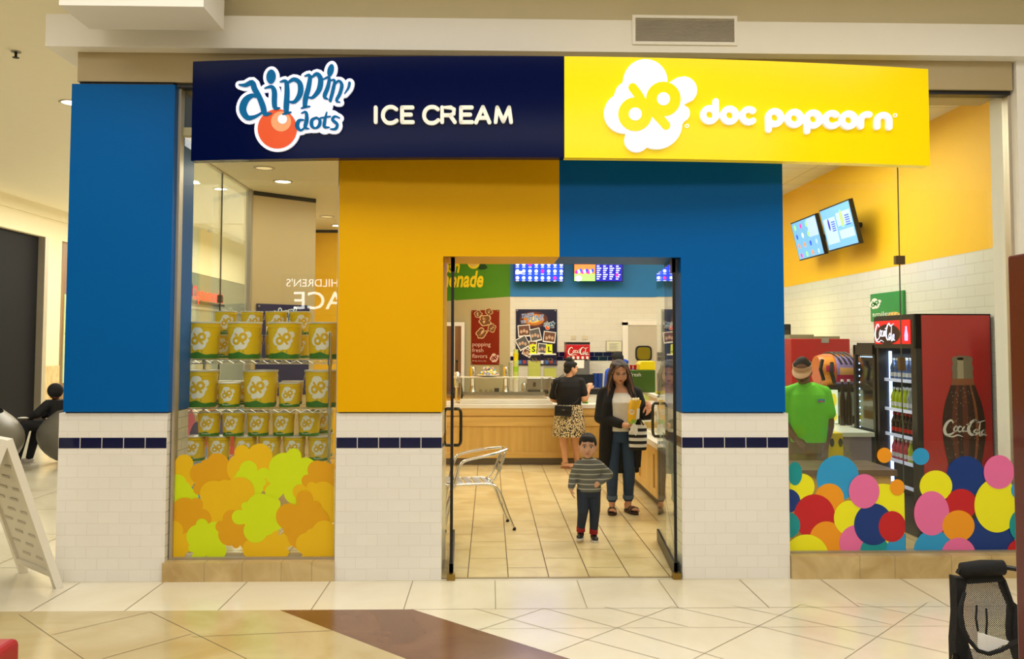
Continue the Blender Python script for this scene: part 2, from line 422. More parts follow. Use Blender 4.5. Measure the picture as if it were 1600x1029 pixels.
DIP = [[(118,180,8),(150,182,20),(185,168,26),(197,200,30),(222,245,28),(240,290,30),(252,330,26),(285,328,6)],
 [(218,246,10),(185,236,22),(150,262,34),(136,310,36),(160,350,28),(200,345,16),(235,325,10)],
 [(250,198,6),(285,190,18),(300,215,26),(300,270,26),(305,300,22),(328,300,6)],
 [(330,165,6),(360,163,20),(366,215,26),(362,290,28),(362,318,24)], [(344,334,7),(362,328,14),(386,322,7)],
 [(368,172,10),(400,152,20),(432,172,26),(434,225,28),(405,268,18),(370,266,8)],
 [(458,135,6),(484,133,18),(478,190,24),(462,250,26),(458,290,22)], [(440,302,7),(458,296,12),(484,292,7)],
 [(492,143,8),(520,124,20),(540,150,26),(532,205,26),(498,246,15),(472,242,7)],
 [(553,152,6),(584,142,14),(578,190,20),(560,240,20),(578,254,6)],
 [(588,160,6),(612,156,12),(606,200,18),(590,262,16)], [(604,190,8),(632,160,12),(650,180,18),(640,225,18),(622,262,14),(640,270,6)],
 [(690,170,14),(684,196,12),(664,226,4)],
 [(440,328,5),(464,322,14),(468,360,20),(460,400,18),(480,408,5)], [(452,362,7),(428,366,16),(418,394,22),(436,416,12),(458,402,8)],
 [(520,350,10),(496,362,16),(494,392,18),(512,405,10),(532,392,16),(536,364,16),(518,350,10)],
 [(572,322,6),(562,365,16),(560,398,16),(586,400,5)], [(540,352,8),(590,344,8)],
 [(638,352,7),(614,344,12),(602,362,16),(626,384,16),(618,408,14),(592,410,7)]]
DIPD = [(283,138,24,37,.1),(592,105,16,33,.25)]
def dippin_mark(A, T, s, h, dh, mw, mb_, mo, mo2, side=True):
    """T maps the drawing's units to u, v; s is its scale"""
    def S(st): return [(*T(p[0], p[1]), p[2]*s) for p in st]
    A.fill([T(*p) for p in disc2(315,408,120,118,n=40)], h, mw)
    for cx, cy, r in ((480,300,58),(555,285,48),(420,320,45),(310,260,45),(520,220,50),(400,210,50),(590,220,42),(600,350,40),(560,395,40),(500,380,48),(225,290,60)):
        A.fill([T(*p) for p in disc2(cx, cy, r, n=20)], h*.98, mw)
    for st in DIP: A.stroke(S(st), h*.99, mi=mw, grow=36*s, side=side)
    for cx, cy, a, b, r in DIPD: A.fill([T(*p) for p in disc2(cx, cy, a+18, b+18, rot=r)], h, mw)
    for k, (cx, cy, r, mi) in enumerate(((315,408,102,mo),(335,370,52,mo2),(342,358,24,mw))):
        A.fill([T(*p) for p in disc2(cx, cy, r, n=36)], h+dh*(1+k*.4), mi)
    for st in DIP: A.stroke(S(st), h+dh*2.4, mi=mb_, base=h, side=side)
    for cx, cy, a, b, r in DIPD: A.fill([T(*p) for p in disc2(cx, cy, a, b, rot=r)], h+dh*2.4, mb_, base=h)
COLA = [[(472,752,7),(458,736,10),(432,756,15),(418,796,17),(434,828,15),(470,816,8),(486,800,5)],
 [(492,772,6),(478,786,9),(480,806,9),(494,800,7),(498,780,7),(488,770,6)],
 [(524,778,5),(510,776,9),(501,798,9),(514,808,7),(526,798,5)],
 [(546,776,6),(532,786,9),(532,806,9),(546,796,7),(550,776,8),(546,802,8),(558,806,4)],
 [(556,764,8),(572,760,8)],
 [(622,752,7),(608,736,10),(582,752,15),(566,792,18),(584,826,15),(618,812,8),(636,796,5)],
 [(618,790,6),(602,804,9),(606,826,9),(620,822,7),(626,802,7),(616,790,6)],
 [(604,738,6),(630,748,7),(668,738,4)], [(640,745,5),(634,790,9),(636,830,8),(646,832,4)],
 [(664,796,6),(650,806,9),(650,828,9),(664,818,7),(668,796,8),(666,826,8),(680,828,4)],
 [(430,834,5),(470,838,8),(500,828,7),(530,838,4)]]
def cola_mark(A, T, s, h, mi):
    for st in COLA: A.stroke([(*T(p[0], p[1]), p[2]*s*1.12) for p in st], h, mi=mi, side=False)
def clip_rect(pts, u0, v0, u1, v1):
    def cl(P, ins, inter):
        out = []
        for i in range(len(P)):
            a, b = P[i-1], P[i]
            if ins(b):
                if not ins(a): out.append(inter(a, b))
                out.append(b)
            elif ins(a): out.append(inter(a, b))
        return out
    def ix(x): return lambda a, b: (x, a[1]+(b[1]-a[1])*(x-a[0])/(b[0]-a[0]))
    def iy(y): return lambda a, b: (a[0]+(b[0]-a[0])*(y-a[1])/(b[1]-a[1]), y)
    for ins, it in ((lambda p: p[0] >= u0, ix(u0)), (lambda p: p[0] <= u1, ix(u1)), (lambda p: p[1] >= v0, iy(v0)), (lambda p: p[1] <= v1, iy(v1))):
        if not pts: return []
        pts = cl(pts, ins, it)
    return pts

# ================================================================== THE SETTING
# ---- mall floor
FT = marble_mat('cream_floor_tile', (240, 233, 212), (226, 216, 188), 1.1, .16)
FTAN = marble_mat('tan_floor_tile', (208, 194, 154), (186, 166, 116), 1.6, .14)
FBR = marble_mat('brown_floor_tile', (124, 82, 56), (104, 64, 40), 2.2, .18)
JOINT = mat('floor_joint', (150, 136, 104), .7)
JB = mat('floor_joint_dark', (104, 84, 58), .7)
mb = MB()
mb.add([(-16,-9,0),(9,-9,0),(9,36,0),(-16,36,0)], [(0,1,2,3)], 0)
YB = -.72
def lineX(p, q, y): return p.x+(q.x-p.x)*(y-p.y)/(q.y-p.y)
a1, a2 = atZ(437, 953, 0), atZ(634, 1029, 0); b1, b2 = atZ(641, 950.5, 0), atZ(890, 1029, 0)
yE = -5.0
mb.add([(-16,YB,.0012),(-16,yE,.0012),(lineX(a1,a2,yE),yE,.0012),(lineX(a1,a2,YB),YB,.0012)], [(0,1,2,3)], 1)
mb.add([(lineX(a1,a2,YB),YB,.0012),(lineX(a1,a2,yE),yE,.0012),(lineX(b1,b2,yE),yE,.0012),(lineX(b1,b2,YB),YB,.0012)], [(0,1,2,3)], 2)
def strip(mb, p, q, w, z, mi):
    p = Vector((p[0], p[1], z)); q = Vector((q[0], q[1], z)); d = (q-p).normalized(); n = Vector((-d.y, d.x, 0))*w/2
    mb.add([p-n, p+n, q+n, q-n], [(0,3,2,1)], mi)
for k in range(-22, 12):                                   # border course joints run into the depth
    x = -.55+.595*k; strip(mb, (x, -.03), (x, YB), .005, .002, 3)
strip(mb, (-3.1, -.02), (8, -.02), .004, .002, 3); strip(mb, (-.5, YB), (8, YB), .004, .002, 3)
for l in [((850,950),(749,984)),((1050,947),(864,1020)),((1252,944),(1084,1029)),((1449,941),(1320,1029)),
          ((740,950),(853,982)),((850,950),(965,981)),((945,948),(1075,979)),((1050,947),(1178,976)),((1145,946),(1290,976)),
          ((1252,944),(1395,976)),((1340,942),(1500,975)),((853,982),(1030,1029)),((965,981),(1130,1029)),((1178,976),(1335,1015)),((1290,976),(1480,1020))]:
    p, q = atZ(*l[0], 0), atZ(*l[1], 0); strip(mb, p, q, .004, .002, 3)
for y_ in (-1.12, -2.2, -3.3): strip(mb, (lineX(b1,b2,y_)+.02, y_), (8, y_), .003, .002, 3)
for l in [((30,960),(130,1029)),((235,956),(385,1029)),((80,992),(235,956)),((300,995),(520,985)),((160,1029),(300,990))]:
    p, q = atZ(*l[0], 0), atZ(*l[1], 0); strip(mb, p, q, .004, .0022, 4)
for k in range(14): strip(mb, (-9, .4+k*1.2), (-3.2, .4+k*1.2), .006, .002, 3)
for k in range(6): strip(mb, (-8.6+k*1.2, 0), (-8.6+k*1.2, 18), .006, .002, 3)
struct(mb.build('floor', [FT, FTAN, FBR, JOINT, JB], origin=(0,0,0)))
# ---- shop floor
ST = marble_mat('shop_floor_tile', (228, 210, 160), (210, 188, 134), 2.2, .22)
SJ = mat('shop_floor_joint', (86, 58, 28), .8)
mb = MB(); mb.add([(-2.5,.03,.004),(4.6,.03,.004),(4.6,10.6,.004),(-2.5,10.6,.004)], [(0,1,2,3)], 0)
mb.add([(-2.5,.03,0),(4.6,.03,0),(4.6,.03,.004),(-2.5,.03,.004)], [(0,1,2,3)], 1)
xs = [.143+.298*k for k in range(-9, 16)]
for k, x in enumerate(xs):
    strip(mb, (x, .04), (x, 9.4), .006, .006, 1)
    y = .02+(.3 if k % 2 else 0)
    while y < 9:
        if x+.298 < 4.6: strip(mb, (x, y), (x+.298, y), .0045, .0058, 1)
        y += .6
strip(mb, (-.3,.045), (1.4,.045), .006, .0062, 1)
struct(mb.build('floor_shop', [ST, SJ], origin=(0,0,0)))

# ---- facade
def tilebox(mb, x0, x1, y0, y1, z0, z1):
    mb.add([(x0,y0,z0),(x1,y0,z0),(x1,y0,z1),(x0,y0,z1)], [(0,1,2,3)], 0)
    mb.add([(x1,y1,z0),(x0,y1,z0),(x0,y1,z1),(x1,y1,z1)], [(0,1,2,3)], 0)
    mb.add([(x0,y1,z0),(x0,y0,z0),(x0,y0,z1),(x0,y1,z1)], [(0,1,2,3)], 1)
    mb.add([(x1,y0,z0),(x1,y1,z0),(x1,y1,z1),(x1,y0,z1)], [(0,1,2,3)], 1)
    mb.add([(x0,y0,z1),(x1,y0,z1),(x1,y1,z1),(x0,y1,z1)], [(0,1,2,3)], 2)
def accent(mb, x0, x1, y0, z0=.952, z1=1.028, y1=None):
    n = max(1, round((x1-x0)/.155)); w = (x1-x0)/n
    for i in range(n): mb.box(x0+i*w+.003, x0+(i+1)*w-.003, y0-.002, y0+.004, z0, z1, 3)
def accent_side(mb, x, sgn, y0, y1, z0=.952, z1=1.028):
    n = max(1, round((y1-y0)/.155)); w = (y1-y0)/n
    for i in range(n):
        xa, xb = sorted((x, x+sgn*.002)); mb.box(xa, xb, y0+i*w+.003, y0+(i+1)*w-.003, z0, z1, 3)
TM = [WTILE, WTILER, WHITE, NAVYT]
mb = MB(); tilebox(mb, -1.12, -.345, 0, .6, 0, 1.205); accent(mb, -1.12, -.345, 0); accent_side(mb, -.345, 1, 0, .6)
tilebox(mb, 1.42, 2.215, 0, .6, 0, 1.205); accent(mb, 1.42, 2.215, 0); accent_side(mb, 1.42, -1, 0, .6)
wf = struct(mb.build('wall_front', TM, origin=(0,0,0)))
mb = MB(); mb.box(-1.115, -.345, -.018, .61, 1.215, 3.64, 0); mb.box(-.345, .515, -.018, .61, 2.36, 3.64, 0)
mb.box(-1.10, -.36, 0, .6, 1.205, 1.215, 2)
struct(mb.build('wall_panel_yellow', [YEL, BLUE, BLACK], origin=(0,0,0)))
mb = MB(); mb.box(1.42, 2.19, -.018, .61, 1.215, 3.64, 0); mb.box(.515, 1.42, -.018, .61, 2.36, 3.64, 0); mb.box(1.435, 2.18, 0, .6, 1.205, 1.215, 1)
struct(mb.build('wall_panel_blue', [BLUE, BLACK], origin=(0,0,0)))
mb = MB(); tilebox(mb, -3.125, -2.345, 0, .45, 0, 1.205); accent(mb, -3.125, -2.345, 0)
struct(mb.build('wall_left_pier', TM, origin=(0,0,0)))
mb = MB(); mb.box(-3.09, -2.335, -.018, .44, 1.215, 3.625, 0); mb.box(-3.05, -2.36, .02, .44, 3.625, 3.65, 1); mb.box(-3.08, -2.35, 0, .44, 1.205, 1.215, 1)
struct(mb.build('wall_panel_left', [BLUE, BLACK], origin=(0,0,0)))
mb = MB(); mb.box(-3.06, 3.97, 0, .45, 3.65, 3.87, 0)
struct(mb.build('trim_1', TAUPE, origin=(0,0,0)))
mb = MB(); mb.box(-2.34, -1.11, .03, .12, 3.62, 3.65); mb.box(2.19, 3.97, .03, .12, 3.62, 3.65); struct(mb.build('trim_2', BLACK, origin=(0,0,0)))
mb = MB(); mb.box(-3.24, 6.0, -.125, .45, 3.87, 4.11); struct(mb.build('trim_3', WHITE, origin=(0,0,0)))
mb = MB(); mb.box(-3.0, 6.0, .03, .4, 4.11, 4.5); struct(mb.build('wall_above', CREAM, origin=(0,0,0)))
mb = MB(); mb.box(3.99, 6.0, -.02, .35, 0, 3.87); struct(mb.build('wall_right_front', WHITE, origin=(0,0,0)))
# stone sills
mb = MB(); mb.box(-2.35, -1.12, -.03, .28, 0, .135)
for x in (-2.05, -1.78, -1.5, -1.28): mb.box(x, x+.003, -.031, .28, 0, .136, 1)
struct(mb.build('trim_4', [STONE, JOINT], origin=(0,0,0)))
mb = MB(); mb.box(2.22, 3.99, -.03, .28, 0, .165)
for x in (2.72, 2.98, 3.4, 3.7): mb.box(x, x+.003, -.031, .28, 0, .166, 1)
struct(mb.build('trim_5', [STONE, JOINT], origin=(0,0,0)))

# ---- windows
ALU = mat('window_aluminium', (190, 180, 160), .4, metal=.7)
CO = mat('sticker_amber', (222, 162, 0), .45, var=.03); CYE = mat('sticker_yellow', (232, 188, 0), .45, var=.03); CL = mat('sticker_lime', (208, 228, 0), .45, var=.03)
w1 = thing('window_1', None, None, (-1.73, .1, .135), kind='structure')
mb = MB(); mb.box(-2.335, -2.315, .06, .14, .135, 3.64); mb.box(-1.135, -1.115, .06, .14, .135, 3.64); mb.box(-2.315, -1.135, .06, .14, .135, .15)
mb.build('window_frame', ALU, w1)
mb = MB(); mb.box(-2.315, -1.135, .095, .105, .15, 3.64); mb.build('pane', GL, w1)
def zoomA(x, y): return (250+x/4.472, 690+y/4.472)
def wmap(Y): return lambda u, v, h: (lambda p: Vector((p.x, Y+h, p.z)))(atY(u, v, Y))
u0, v0 = zoomA(45, -40); u1, v1 = zoomA(1222, 812)
p0 = atY(u0, v1, .11); p1 = atY(u1, v0, .11)
CLD = [(160,220,112,CYE,.3),(120,365,130,CL,1.9),(370,240,142,CO,.5),(665,190,172,CYE,2.2),(630,265,112,CL,0),(930,235,168,CL,2.9),(1150,260,135,CO,1.2),
 (1110,430,150,CYE,4.2),(470,430,188,CYE,.9),(210,540,145,CO,3.3),(90,700,128,CYE,.2),(340,680,135,CL,2.5),(540,600,125,CO,1.4),(750,730,150,CYE,.1),(715,520,150,CL,3.6),(1010,560,165,CO,5.2),(1120,720,150,CYE,.4)]
for k, (cx, cy, r, m, rot) in enumerate(CLD):
    pts = cloud_pts((cx, cy), r/165, rot, n=80)
    pts = clip_rect(pts, 66 if cy < 640 else 36, -40, 1221, 812)
    W3 = []
    for x, y in pts:
        q = atY(*zoomA(x, y), .12); W3.append((min(max(q.x, -2.313), -1.137), max(q.z, .152)))
    Yk = .1072+.0008*k if False else .0942-.0007*k
    mb = MB(); mb.prism([(x, Yk, z) for x, z in W3], (0, .0005, 0)); mb.build('popcorn_sticker', m, w1)
w2 = thing('window_2', None, None, (3.1, .1, .165), kind='structure')
mb = MB(); mb.box(2.195, 2.212, .06, .14, .165, 3.64); mb.box(3.965, 3.99, .06, .14, .165, 3.64); mb.box(2.212, 3.965, .06, .14, .165, .178)
mb.build('window_frame', ALU, w2)
mb = MB(); mb.box(2.212, 3.117, .095, .105, .178, 3.64); mb.build('pane', GL, w2)
mb = MB(); mb.box(3.123, 3.965, .095, .105, .178, 3.64); mb.build('pane', GL, w2)
mb = MB(); mb.box(3.085, 3.155, .08, .12, 2.325, 2.39); mb.box(3.1, 3.14, .08, .12, 1.52, 1.62); mb.build('glass_clamp', mat('brass_clamp', (110, 90, 60), .4, metal=.8), w2)
DC = {'t': (0, 150, 156), 'y': (244, 240, 20), 'n': (0, 52, 130), 'r': (200, 24, 34), 'b': (40, 156, 214), 'o': (244, 158, 20), 'p': (236, 112, 170)}
DM = {k: mat('dot_sticker_'+{'t':'teal','y':'yellow','n':'navy','r':'red','b':'blue','o':'orange','p':'pink'}[k], v, .4, var=.03) for k, v in DC.items()}
DOTS = [('y',97,235,57,60),('t',64,175,33,54),('n',30,300,58,55),('b',261,195,98,104),('o',222,290,67,70),('r',153,372,95,102),('t',30,412,57,60),('o',208,478,78,84),
 ('y',115,560,103,106),('y',314,378,72,80),('y',465,405,158,184),('p',347,492,80,82),('t',430,530,68,66),('b',560,535,80,86),('n',423,407,89,96),('r',509,417,62,71),
 ('p',380,255,70,79),('o',532,237,34,37),('o',473,90,34,35)]
DOTS2 = [('b',643,96,39,39),('n',965,455,112,98),('n',850,188,90,94),('y',712,232,75,72),('b',700,540,92,108),('r',828,316,72,71),('p',692,357,81,102),
 ('o',815,415,74,72),('p',815,545,78,76),('y',992,320,104,125),('r',1085,540,48,60),('b',1098,250,42,44),('t',1112,412,64,78),('p',1000,167,70,78)]
def zoomB(x, y): return (1220+x/2.947, 680+y/2.947)
def dot(k, kind, cx, cy, rx, ry, x0, x1, par):
    W3 = []
    for x, y in disc2(cx, cy, rx, ry, n=44):
        q = atY(*zoomB(x, y), .1); W3.append((q.x, q.z))
    W3 = clip_rect(W3, x0, .18, x1, 3)
    if len(W3) > 2: mb = MB(); mb.prism([(x, .0942-.0006*k, z) for x, z in W3], (0, .0004, 0)); mb.build('dot_sticker', DM[kind], par)
for k, d in enumerate(DOTS): dot(k, *d, 2.213, 3.116 if d[0] != 'b' or d[1] != 643 else 3.2, w2)
for k, d in enumerate(DOTS2):
    dot(k, *d, 3.124, 3.964, w2)
# side glass of the shop (mall side)
GLS = glass_mat('side_glass', (.97, .985, .965), ior=1.35)
SEAL = mat('glass_seal', (70, 76, 62), .5)
mb = MB(); mb.box(3.117, 3.123, .095, .105, .178, 3.64); mb.build('glass_seal', SEAL, w2)
w3 = thing('window_3', None, None, (-2.45, 1.5, 0), kind='structure')
mb = MB(); mb.box(-2.47, -2.43, .45, 2.56, 0, .14); mb.box(-2.47, -2.43, 2.5, 2.56, .14, 3.3); mb.box(-2.46, -2.44, .45, 2.5, 3.27, 3.3); mb.build('window_frame', ALU, w3)
mb = MB(); mb.box(-2.455, -2.445, .45, 1.555, .14, 3.27); mb.build('pane', GLS, w3); mb = MB(); mb.box(-2.456, -2.444, 1.555, 1.565, .14, 3.27); mb.build('glass_seal', SEAL, w3)
mb = MB(); mb.box(-2.455, -2.445, 1.565, 2.5, .14, 3.27); mb.build('pane', GLS, w3)
mb = MB(); mb.box(-2.47, -2.43, 1.535, 1.585, 2.08, 2.15); mb.build('glass_clamp', MATS['brass_clamp'], w3)
sd = [('p',.75,1.02,.17),('n',.95,.86,.2),('b',1.1,.6,.25),('y',.62,.55,.25),('r',1.2,.95,.12),('o',1.35,1.2,.12),('p',1.4,.8,.16),('n',1.75,.9,.2),('y',1.5,.45,.25),('r',2.0,.7,.2),('b',2.25,.95,.16),('t',1.9,.35,.22)]
for k, (c, y, z, r) in enumerate(sd):
    mb = MB(); mb.prism([(-2.4448+.0004*k, a, b) for a, b in disc2(y, z, r, n=36)], (.0003, 0, 0)); mb.build('dot_sticker', DM[c], w3)

# ---- walls inside the shop
mb = MB()                                                   # angled beige panel wall and the return behind it
A_, B_ = Vector((-2.44, 2.56, 0)), Vector((-1.89, 3.07, 0)); nrm = Vector((-(B_-A_).y, (B_-A_).x, 0)).normalized()*.1
mb.prism([A_, B_, B_+nrm, A_+nrm], (0,0,3.235), 0)
mb.prism([A_+Vector((0,0,3.235)), B_+Vector((0,0,3.235)), B_+nrm+Vector((0,0,3.235)), A_+nrm+Vector((0,0,3.235))], (0,0,.045), 1)
struct(mb.build('wall_display', [mat('panel_beige', (196, 176, 130), .55, var=.02), BLACK], origin=(0,0,0)))
mb = MB(); mb.box(-2.5, -1.0, 5.74, 5.86, 0, 3.24, 0); mb.box(-2.5, -1.0, 5.735, 5.86, 3.24, 3.28, 1); mb.box(-1.0, -.9, 5.74, 10.4, 0, 4.0, 0)
struct(mb.build('wall_left', [WALLY, BLACK], origin=(0,0,0)))
mb = MB(); mb.box(.37, 4.6, 9.5, 9.6, 0, 1.405, 0); mb.box(.37, 4.6, 9.5, 9.6, 1.565, 2.56, 0); mb.box(.37, 4.6, 9.505, 9.6, 1.405, 1.565, 3); mb.box(.37, 4.6, 9.49, 9.6, 2.56, 4.0, 2)
for r_ in range(2):
    for k in range(14):
        x = .375+k*.16+(.08 if r_ else 0)
        if x < 2.45: mb.box(x, min(x+.155, 2.5), 9.496, 9.51, 1.408+.079*r_, 1.482+.079*r_, 1)
struct(mb.build('wall_back', [WTILEB, NAVYT, WALLB, WHITE], origin=(0,0,0)))
# green/beige slanted back wall on the left
a, b = Vector((.37, 9.5, 0)), Vector((-1.0, 10.05, 0)); nn = Vector((.12, .3, 0)).normalized()*.1
mb = MB(); zb0, zb1 = 2.56, 2.49
mb.add([a, b, b+Vector((0,0,zb1)), a+Vector((0,0,zb0))], [(0,3,2,1)], 0)
mb.add([a+Vector((0,0,zb0)), b+Vector((0,0,zb1)), b+Vector((0,0,4)), a+Vector((0,0,4))], [(0,3,2,1)], 1)
mb.prism([a+nn*.2, b+nn*.2, b+nn, a+nn], (0,0,4), 0)
struct(mb.build('wall_back_left', [mat('wall_khaki', (190, 180, 142), .6, var=.02), WALLG], origin=(0,0,0)))
mb = MB(); mb.box(4.5, 4.6, 1.07, 9.6, 0, 2.58, 0); mb.box(4.5, 4.6, 1.07, 9.6, 2.58, 4.0, 1); mb.box(4.40, 4.6, .35, 1.07, 0, 2.58, 0); mb.box(4.40, 4.6, .35, 1.07, 2.58, 4.0, 1)
struct(mb.build('wall_right', [WTILES, WALLY], origin=(0,0,0)))
CT = brick_mat('ceiling_tile', 'xy', (232, 228, 214), (196, 190, 172), .6, .6, .01, .8, 0, var=.02)
mb = MB(); mb.box(-.9, 4.6, .45, 9.6, 4.0, 4.06); struct(mb.build('ceiling', CT, origin=(0,0,0)))
mb = MB(); mb.box(-2.5, -.9, .12, 10.4, 3.28, 3.34); mb.box(-.94, -.9, .62, 5.74, 3.28, 4.02); struct(mb.build('ceiling_display', CREAM, origin=(0,0,0)))
# hidden outer faces of the shop
mb = MB(); mb.box(-2.52, -2.42, 2.62, 30, 0, 4.5); struct(mb.build('wall_corridor', WHITE, origin=(0,0,0)))

# ---- the mall around
mb = MB(); mb.box(-16, 9, -9, 0, 4.5, 4.6); mb.box(-16, -2.5, 0, 14.4, 4.5, 4.6); mb.box(-16, -2.5, 14.3, 14.4, 4.6, 5.6); mb.box(-16, -2.5, 14.4, 36, 5.5, 5.6)
struct(mb.build('ceiling_mall', mat('mall_ceiling', (240, 232, 206), .7, var=.02), origin=(0,0,0)))
mb = MB()
X0 = -9.1
mb.box(X0-.3, X0, -9, 34, 3.87, 5.6, 0)
mb.box(X0-.3, X0+.06, -9, 14.3, 4.26, 4.5, 0)
mb.box(X0-.3, X0-.12, -9, 11.75, 0, 3.87, 1)
mb.box(X0-.3, X0+.02, 11.75, 11.9, 0, 3.87, 4)
mb.box(X0-.3, X0, 11.9, 12.5, 1.23, 3.87, 0); mb.box(X0-.3, X0+.02, 11.9, 12.5, 0, 1.23, 2)
mb.box(X0-.3, X0-.05, 12.5, 14.4, 0, 3.87, 3)
mb.box(X0-.3, X0-.02, 14.4, 34, 0, 3.87, 5)
for y in (14.4, 17.5, 20.6, 23.7, 26.8): mb.box(X0-.1, X0+.02, y, y+.08, 0, 3.87, 4)
mb.box(X0-.1, X0+.02, 14.4, 34, 2.75, 2.83, 4)
struct(mb.build('wall_mall_left', [CREAM, SHUT, STONE, wood_mat('walnut_board', (120, 86, 50), (150, 112, 68), 'z'), ALU, mat('grey_shopfront', (132, 134, 116), .25)], origin=(0,0,0)))
mb = MB(); mb.box(-9.4, -2.5, 34, 34.2, 0, 5.6); struct(mb.build('wall_mall_end', WHITE, origin=(0,0,0)))
mb = MB(); mb.box(-16, 9, -9.2, -9, 0, 4.5); struct(mb.build('wall_opposite', mat('opposite_wall', (150, 138, 112), .6), origin=(0,0,0)))

# ---- back doors
d3 = thing('door_3', None, None, (2.8, 9.46, 0), kind='structure')
mb = MB(); mb.box(2.40, 2.50, 9.44, 9.5, 0, 2.1); mb.box(3.2, 3.3, 9.44, 9.5, 0, 2.1); mb.box(2.40, 3.3, 9.44, 9.5, 2.05, 2.13); mb.build('door_frame', WHITE, d3)
mb = MB(); mb.box(2.5, 3.2, 9.455, 9.49, 0, 2.05); mb.build('door_leaf', mat('grey_door', (196, 188, 168), .5), d3)
mb = MB(); pts = [(2.78+.15*math.copysign(abs(math.cos(t))**.5, math.cos(t)), 1.54+.14*math.copysign(abs(math.sin(t))**.5, math.sin(t))) for t in [2*PI*i/28 for i in range(28)]]
mb.prism([(x, 9.452, z) for x, z in pts], (0, -.02, 0)); fr_ = mb.build('vision_frame', BLACK, d3)
mb = MB(); mb.prism([(2.78+(x-2.78)*.8, 9.43, 1.54+(z-1.54)*.8) for x, z in pts], (0, -.004, 0)); mb.build('vision_pane', mat('olive_glass', (130, 118, 30), .1), fr_)
d4 = thing('door_4', None, None, (-.7, 9.9, 0), kind='structure')
mb = MB(); mb.box(-.98, -.46, 9.72, 9.8, 2.03, 2.1); mb.box(-.52, -.46, 9.72, 9.8, 0, 2.03); mb.build('door_frame', WHITE, d4)
mb = MB(); mb.box(-.97, -.52, 9.74, 9.79, 0, 2.03); mb.build('door_leaf', wood_mat('brown_door', (120, 84, 48), (140, 100, 60), 'z'), d4)

# ---- glass entrance doors, standing open inward
def glass_door(name, x, xe, sgn):
    r = thing(name, None, None, (x, .02, 0), kind='structure')
    L = 1.20; dx = xe-x
    def P_(t, z, o=0): return (x+dx*t/L+o, .02+t, z)
    def slab(a, b, z0, z1, th):
        m = MB(); h = th/2
        m.add([P_(a,z0,-h),P_(a,z0,h),P_(b,z0,h),P_(b,z0,-h),P_(a,z1,-h),P_(a,z1,h),P_(b,z1,h),P_(b,z1,-h)], [(0,3,2,1),(4,5,6,7),(0,1,5,4),(1,2,6,5),(2,3,7,6),(3,0,4,7)]); return m
    slab(.01, L, .02, 2.33, .012).build('pane', GLD, r)
    slab(0, .012, .0, 2.35, .022).build('edge_seal', BLACK, r)
    slab(.0, L, .012, .11, .03).build('bottom_rail', BLACKM, r)
    slab(.0, .12, 2.25, 2.355, .03).build('top_pivot', BLACKM, r)
    m = MB(); m.box(x-.03, x+.03, -.03, .03, 0, .045); m.build('floor_pivot', mat('brass_pivot', (150, 124, 60), .35, metal=.9), r)
    for s in (-1, 1):
        t = 1.0 if sgn > 0 else .35
        o = s*.065; m = MB()
        q = [P_(t, .96, s*.01), P_(t, .96, o*.8), P_(t, .98, o), P_(t, 1.17, o), P_(t, 1.19, o*.8), P_(t, 1.19, s*.01)]
        q = [P_(t, .93, s*.01), P_(t, .93, o*.75), P_(t, .945, o*.93), P_(t, .97, o), P_(t, 1.17, o), P_(t, 1.195, o*.93), P_(t, 1.21, o*.75), P_(t, 1.21, s*.01)]
        m.tube(q, .0125, 10); m.build('handle', mat('bronze_handle', (80, 72, 58), .25, metal=.9), r, smooth=True)
    return r
glass_door('door_1', -.275, -.31, -1); glass_door('door_2', 1.375, 1.475, 1)

# ================================================================== SIGN
def YS(x): return -.45+.20*((x-.52)/2.64)**2
def smap(u, v, h):
    p = atY(u, v, -.4)
    for _ in range(4): p = atY(u, v, YS(p.x))
    return Vector((p.x, YS(p.x)-h, p.z))
def arc_panel(x0, x1, z0, z1, th, mats, name, par):
    n = 20; m = MB(); V_ = []
    for i in range(n+1):
        x = x0+(x1-x0)*i/n; y = YS(x); V_ += [(x,y,z0),(x,y,z1),(x,y+th,z1),(x,y+th,z0)]
    F_ = [(0,1,2,3), (4*n+3,4*n+2,4*n+1,4*n)]
    for i in range(n):
        for k in range(4): F_.append((4*i+k, 4*i+4+k, 4*i+4+(k+1)%4, 4*i+(k+1)%4))
    m.add(V_, F_); o = m.build(name, mats, par, smooth=40); return o
sg = thing('shop_sign', 'long curved shop sign over the entrance, navy left half and yellow right half', 'sign', (.52, -.4, 3.01))
arc_panel(-2.13, .515, 3.012, 3.728, .09, NAVY, 'navy_panel', sg)
arc_panel(.517, 3.20, 3.012, 3.728, .09, SIGNY, 'yellow_panel', sg)
mb = MB()
for x in (-1.7, -.4, 1.4, 2.7): mb = MB(); mb.box(x-.03, x+.03, YS(x)+.09, 0.0, 3.66, 3.71); mb.build('bracket', STEEL, sg)
SW = mat('sign_white', (236, 238, 255), .35, var=.01, emit=.3); SB = mat('sign_teal_blue', (0, 104, 166), .5, spec=.1); SO = mat('sign_orange', (238, 84, 20), .35); SO2 = mat('sign_peach', (252, 170, 120), .35)
A = Art(smap)
def T6(x, y): return (340+x/3.3333, 80+y/3.3333)
dippin_mark(A, T6, 1/3.3333, .02, .004, 0, 1, 2, 3)
A.mb.build('ice_cream_logo', [SW, SB, SO, SO2], sg)
A = Art(smap)
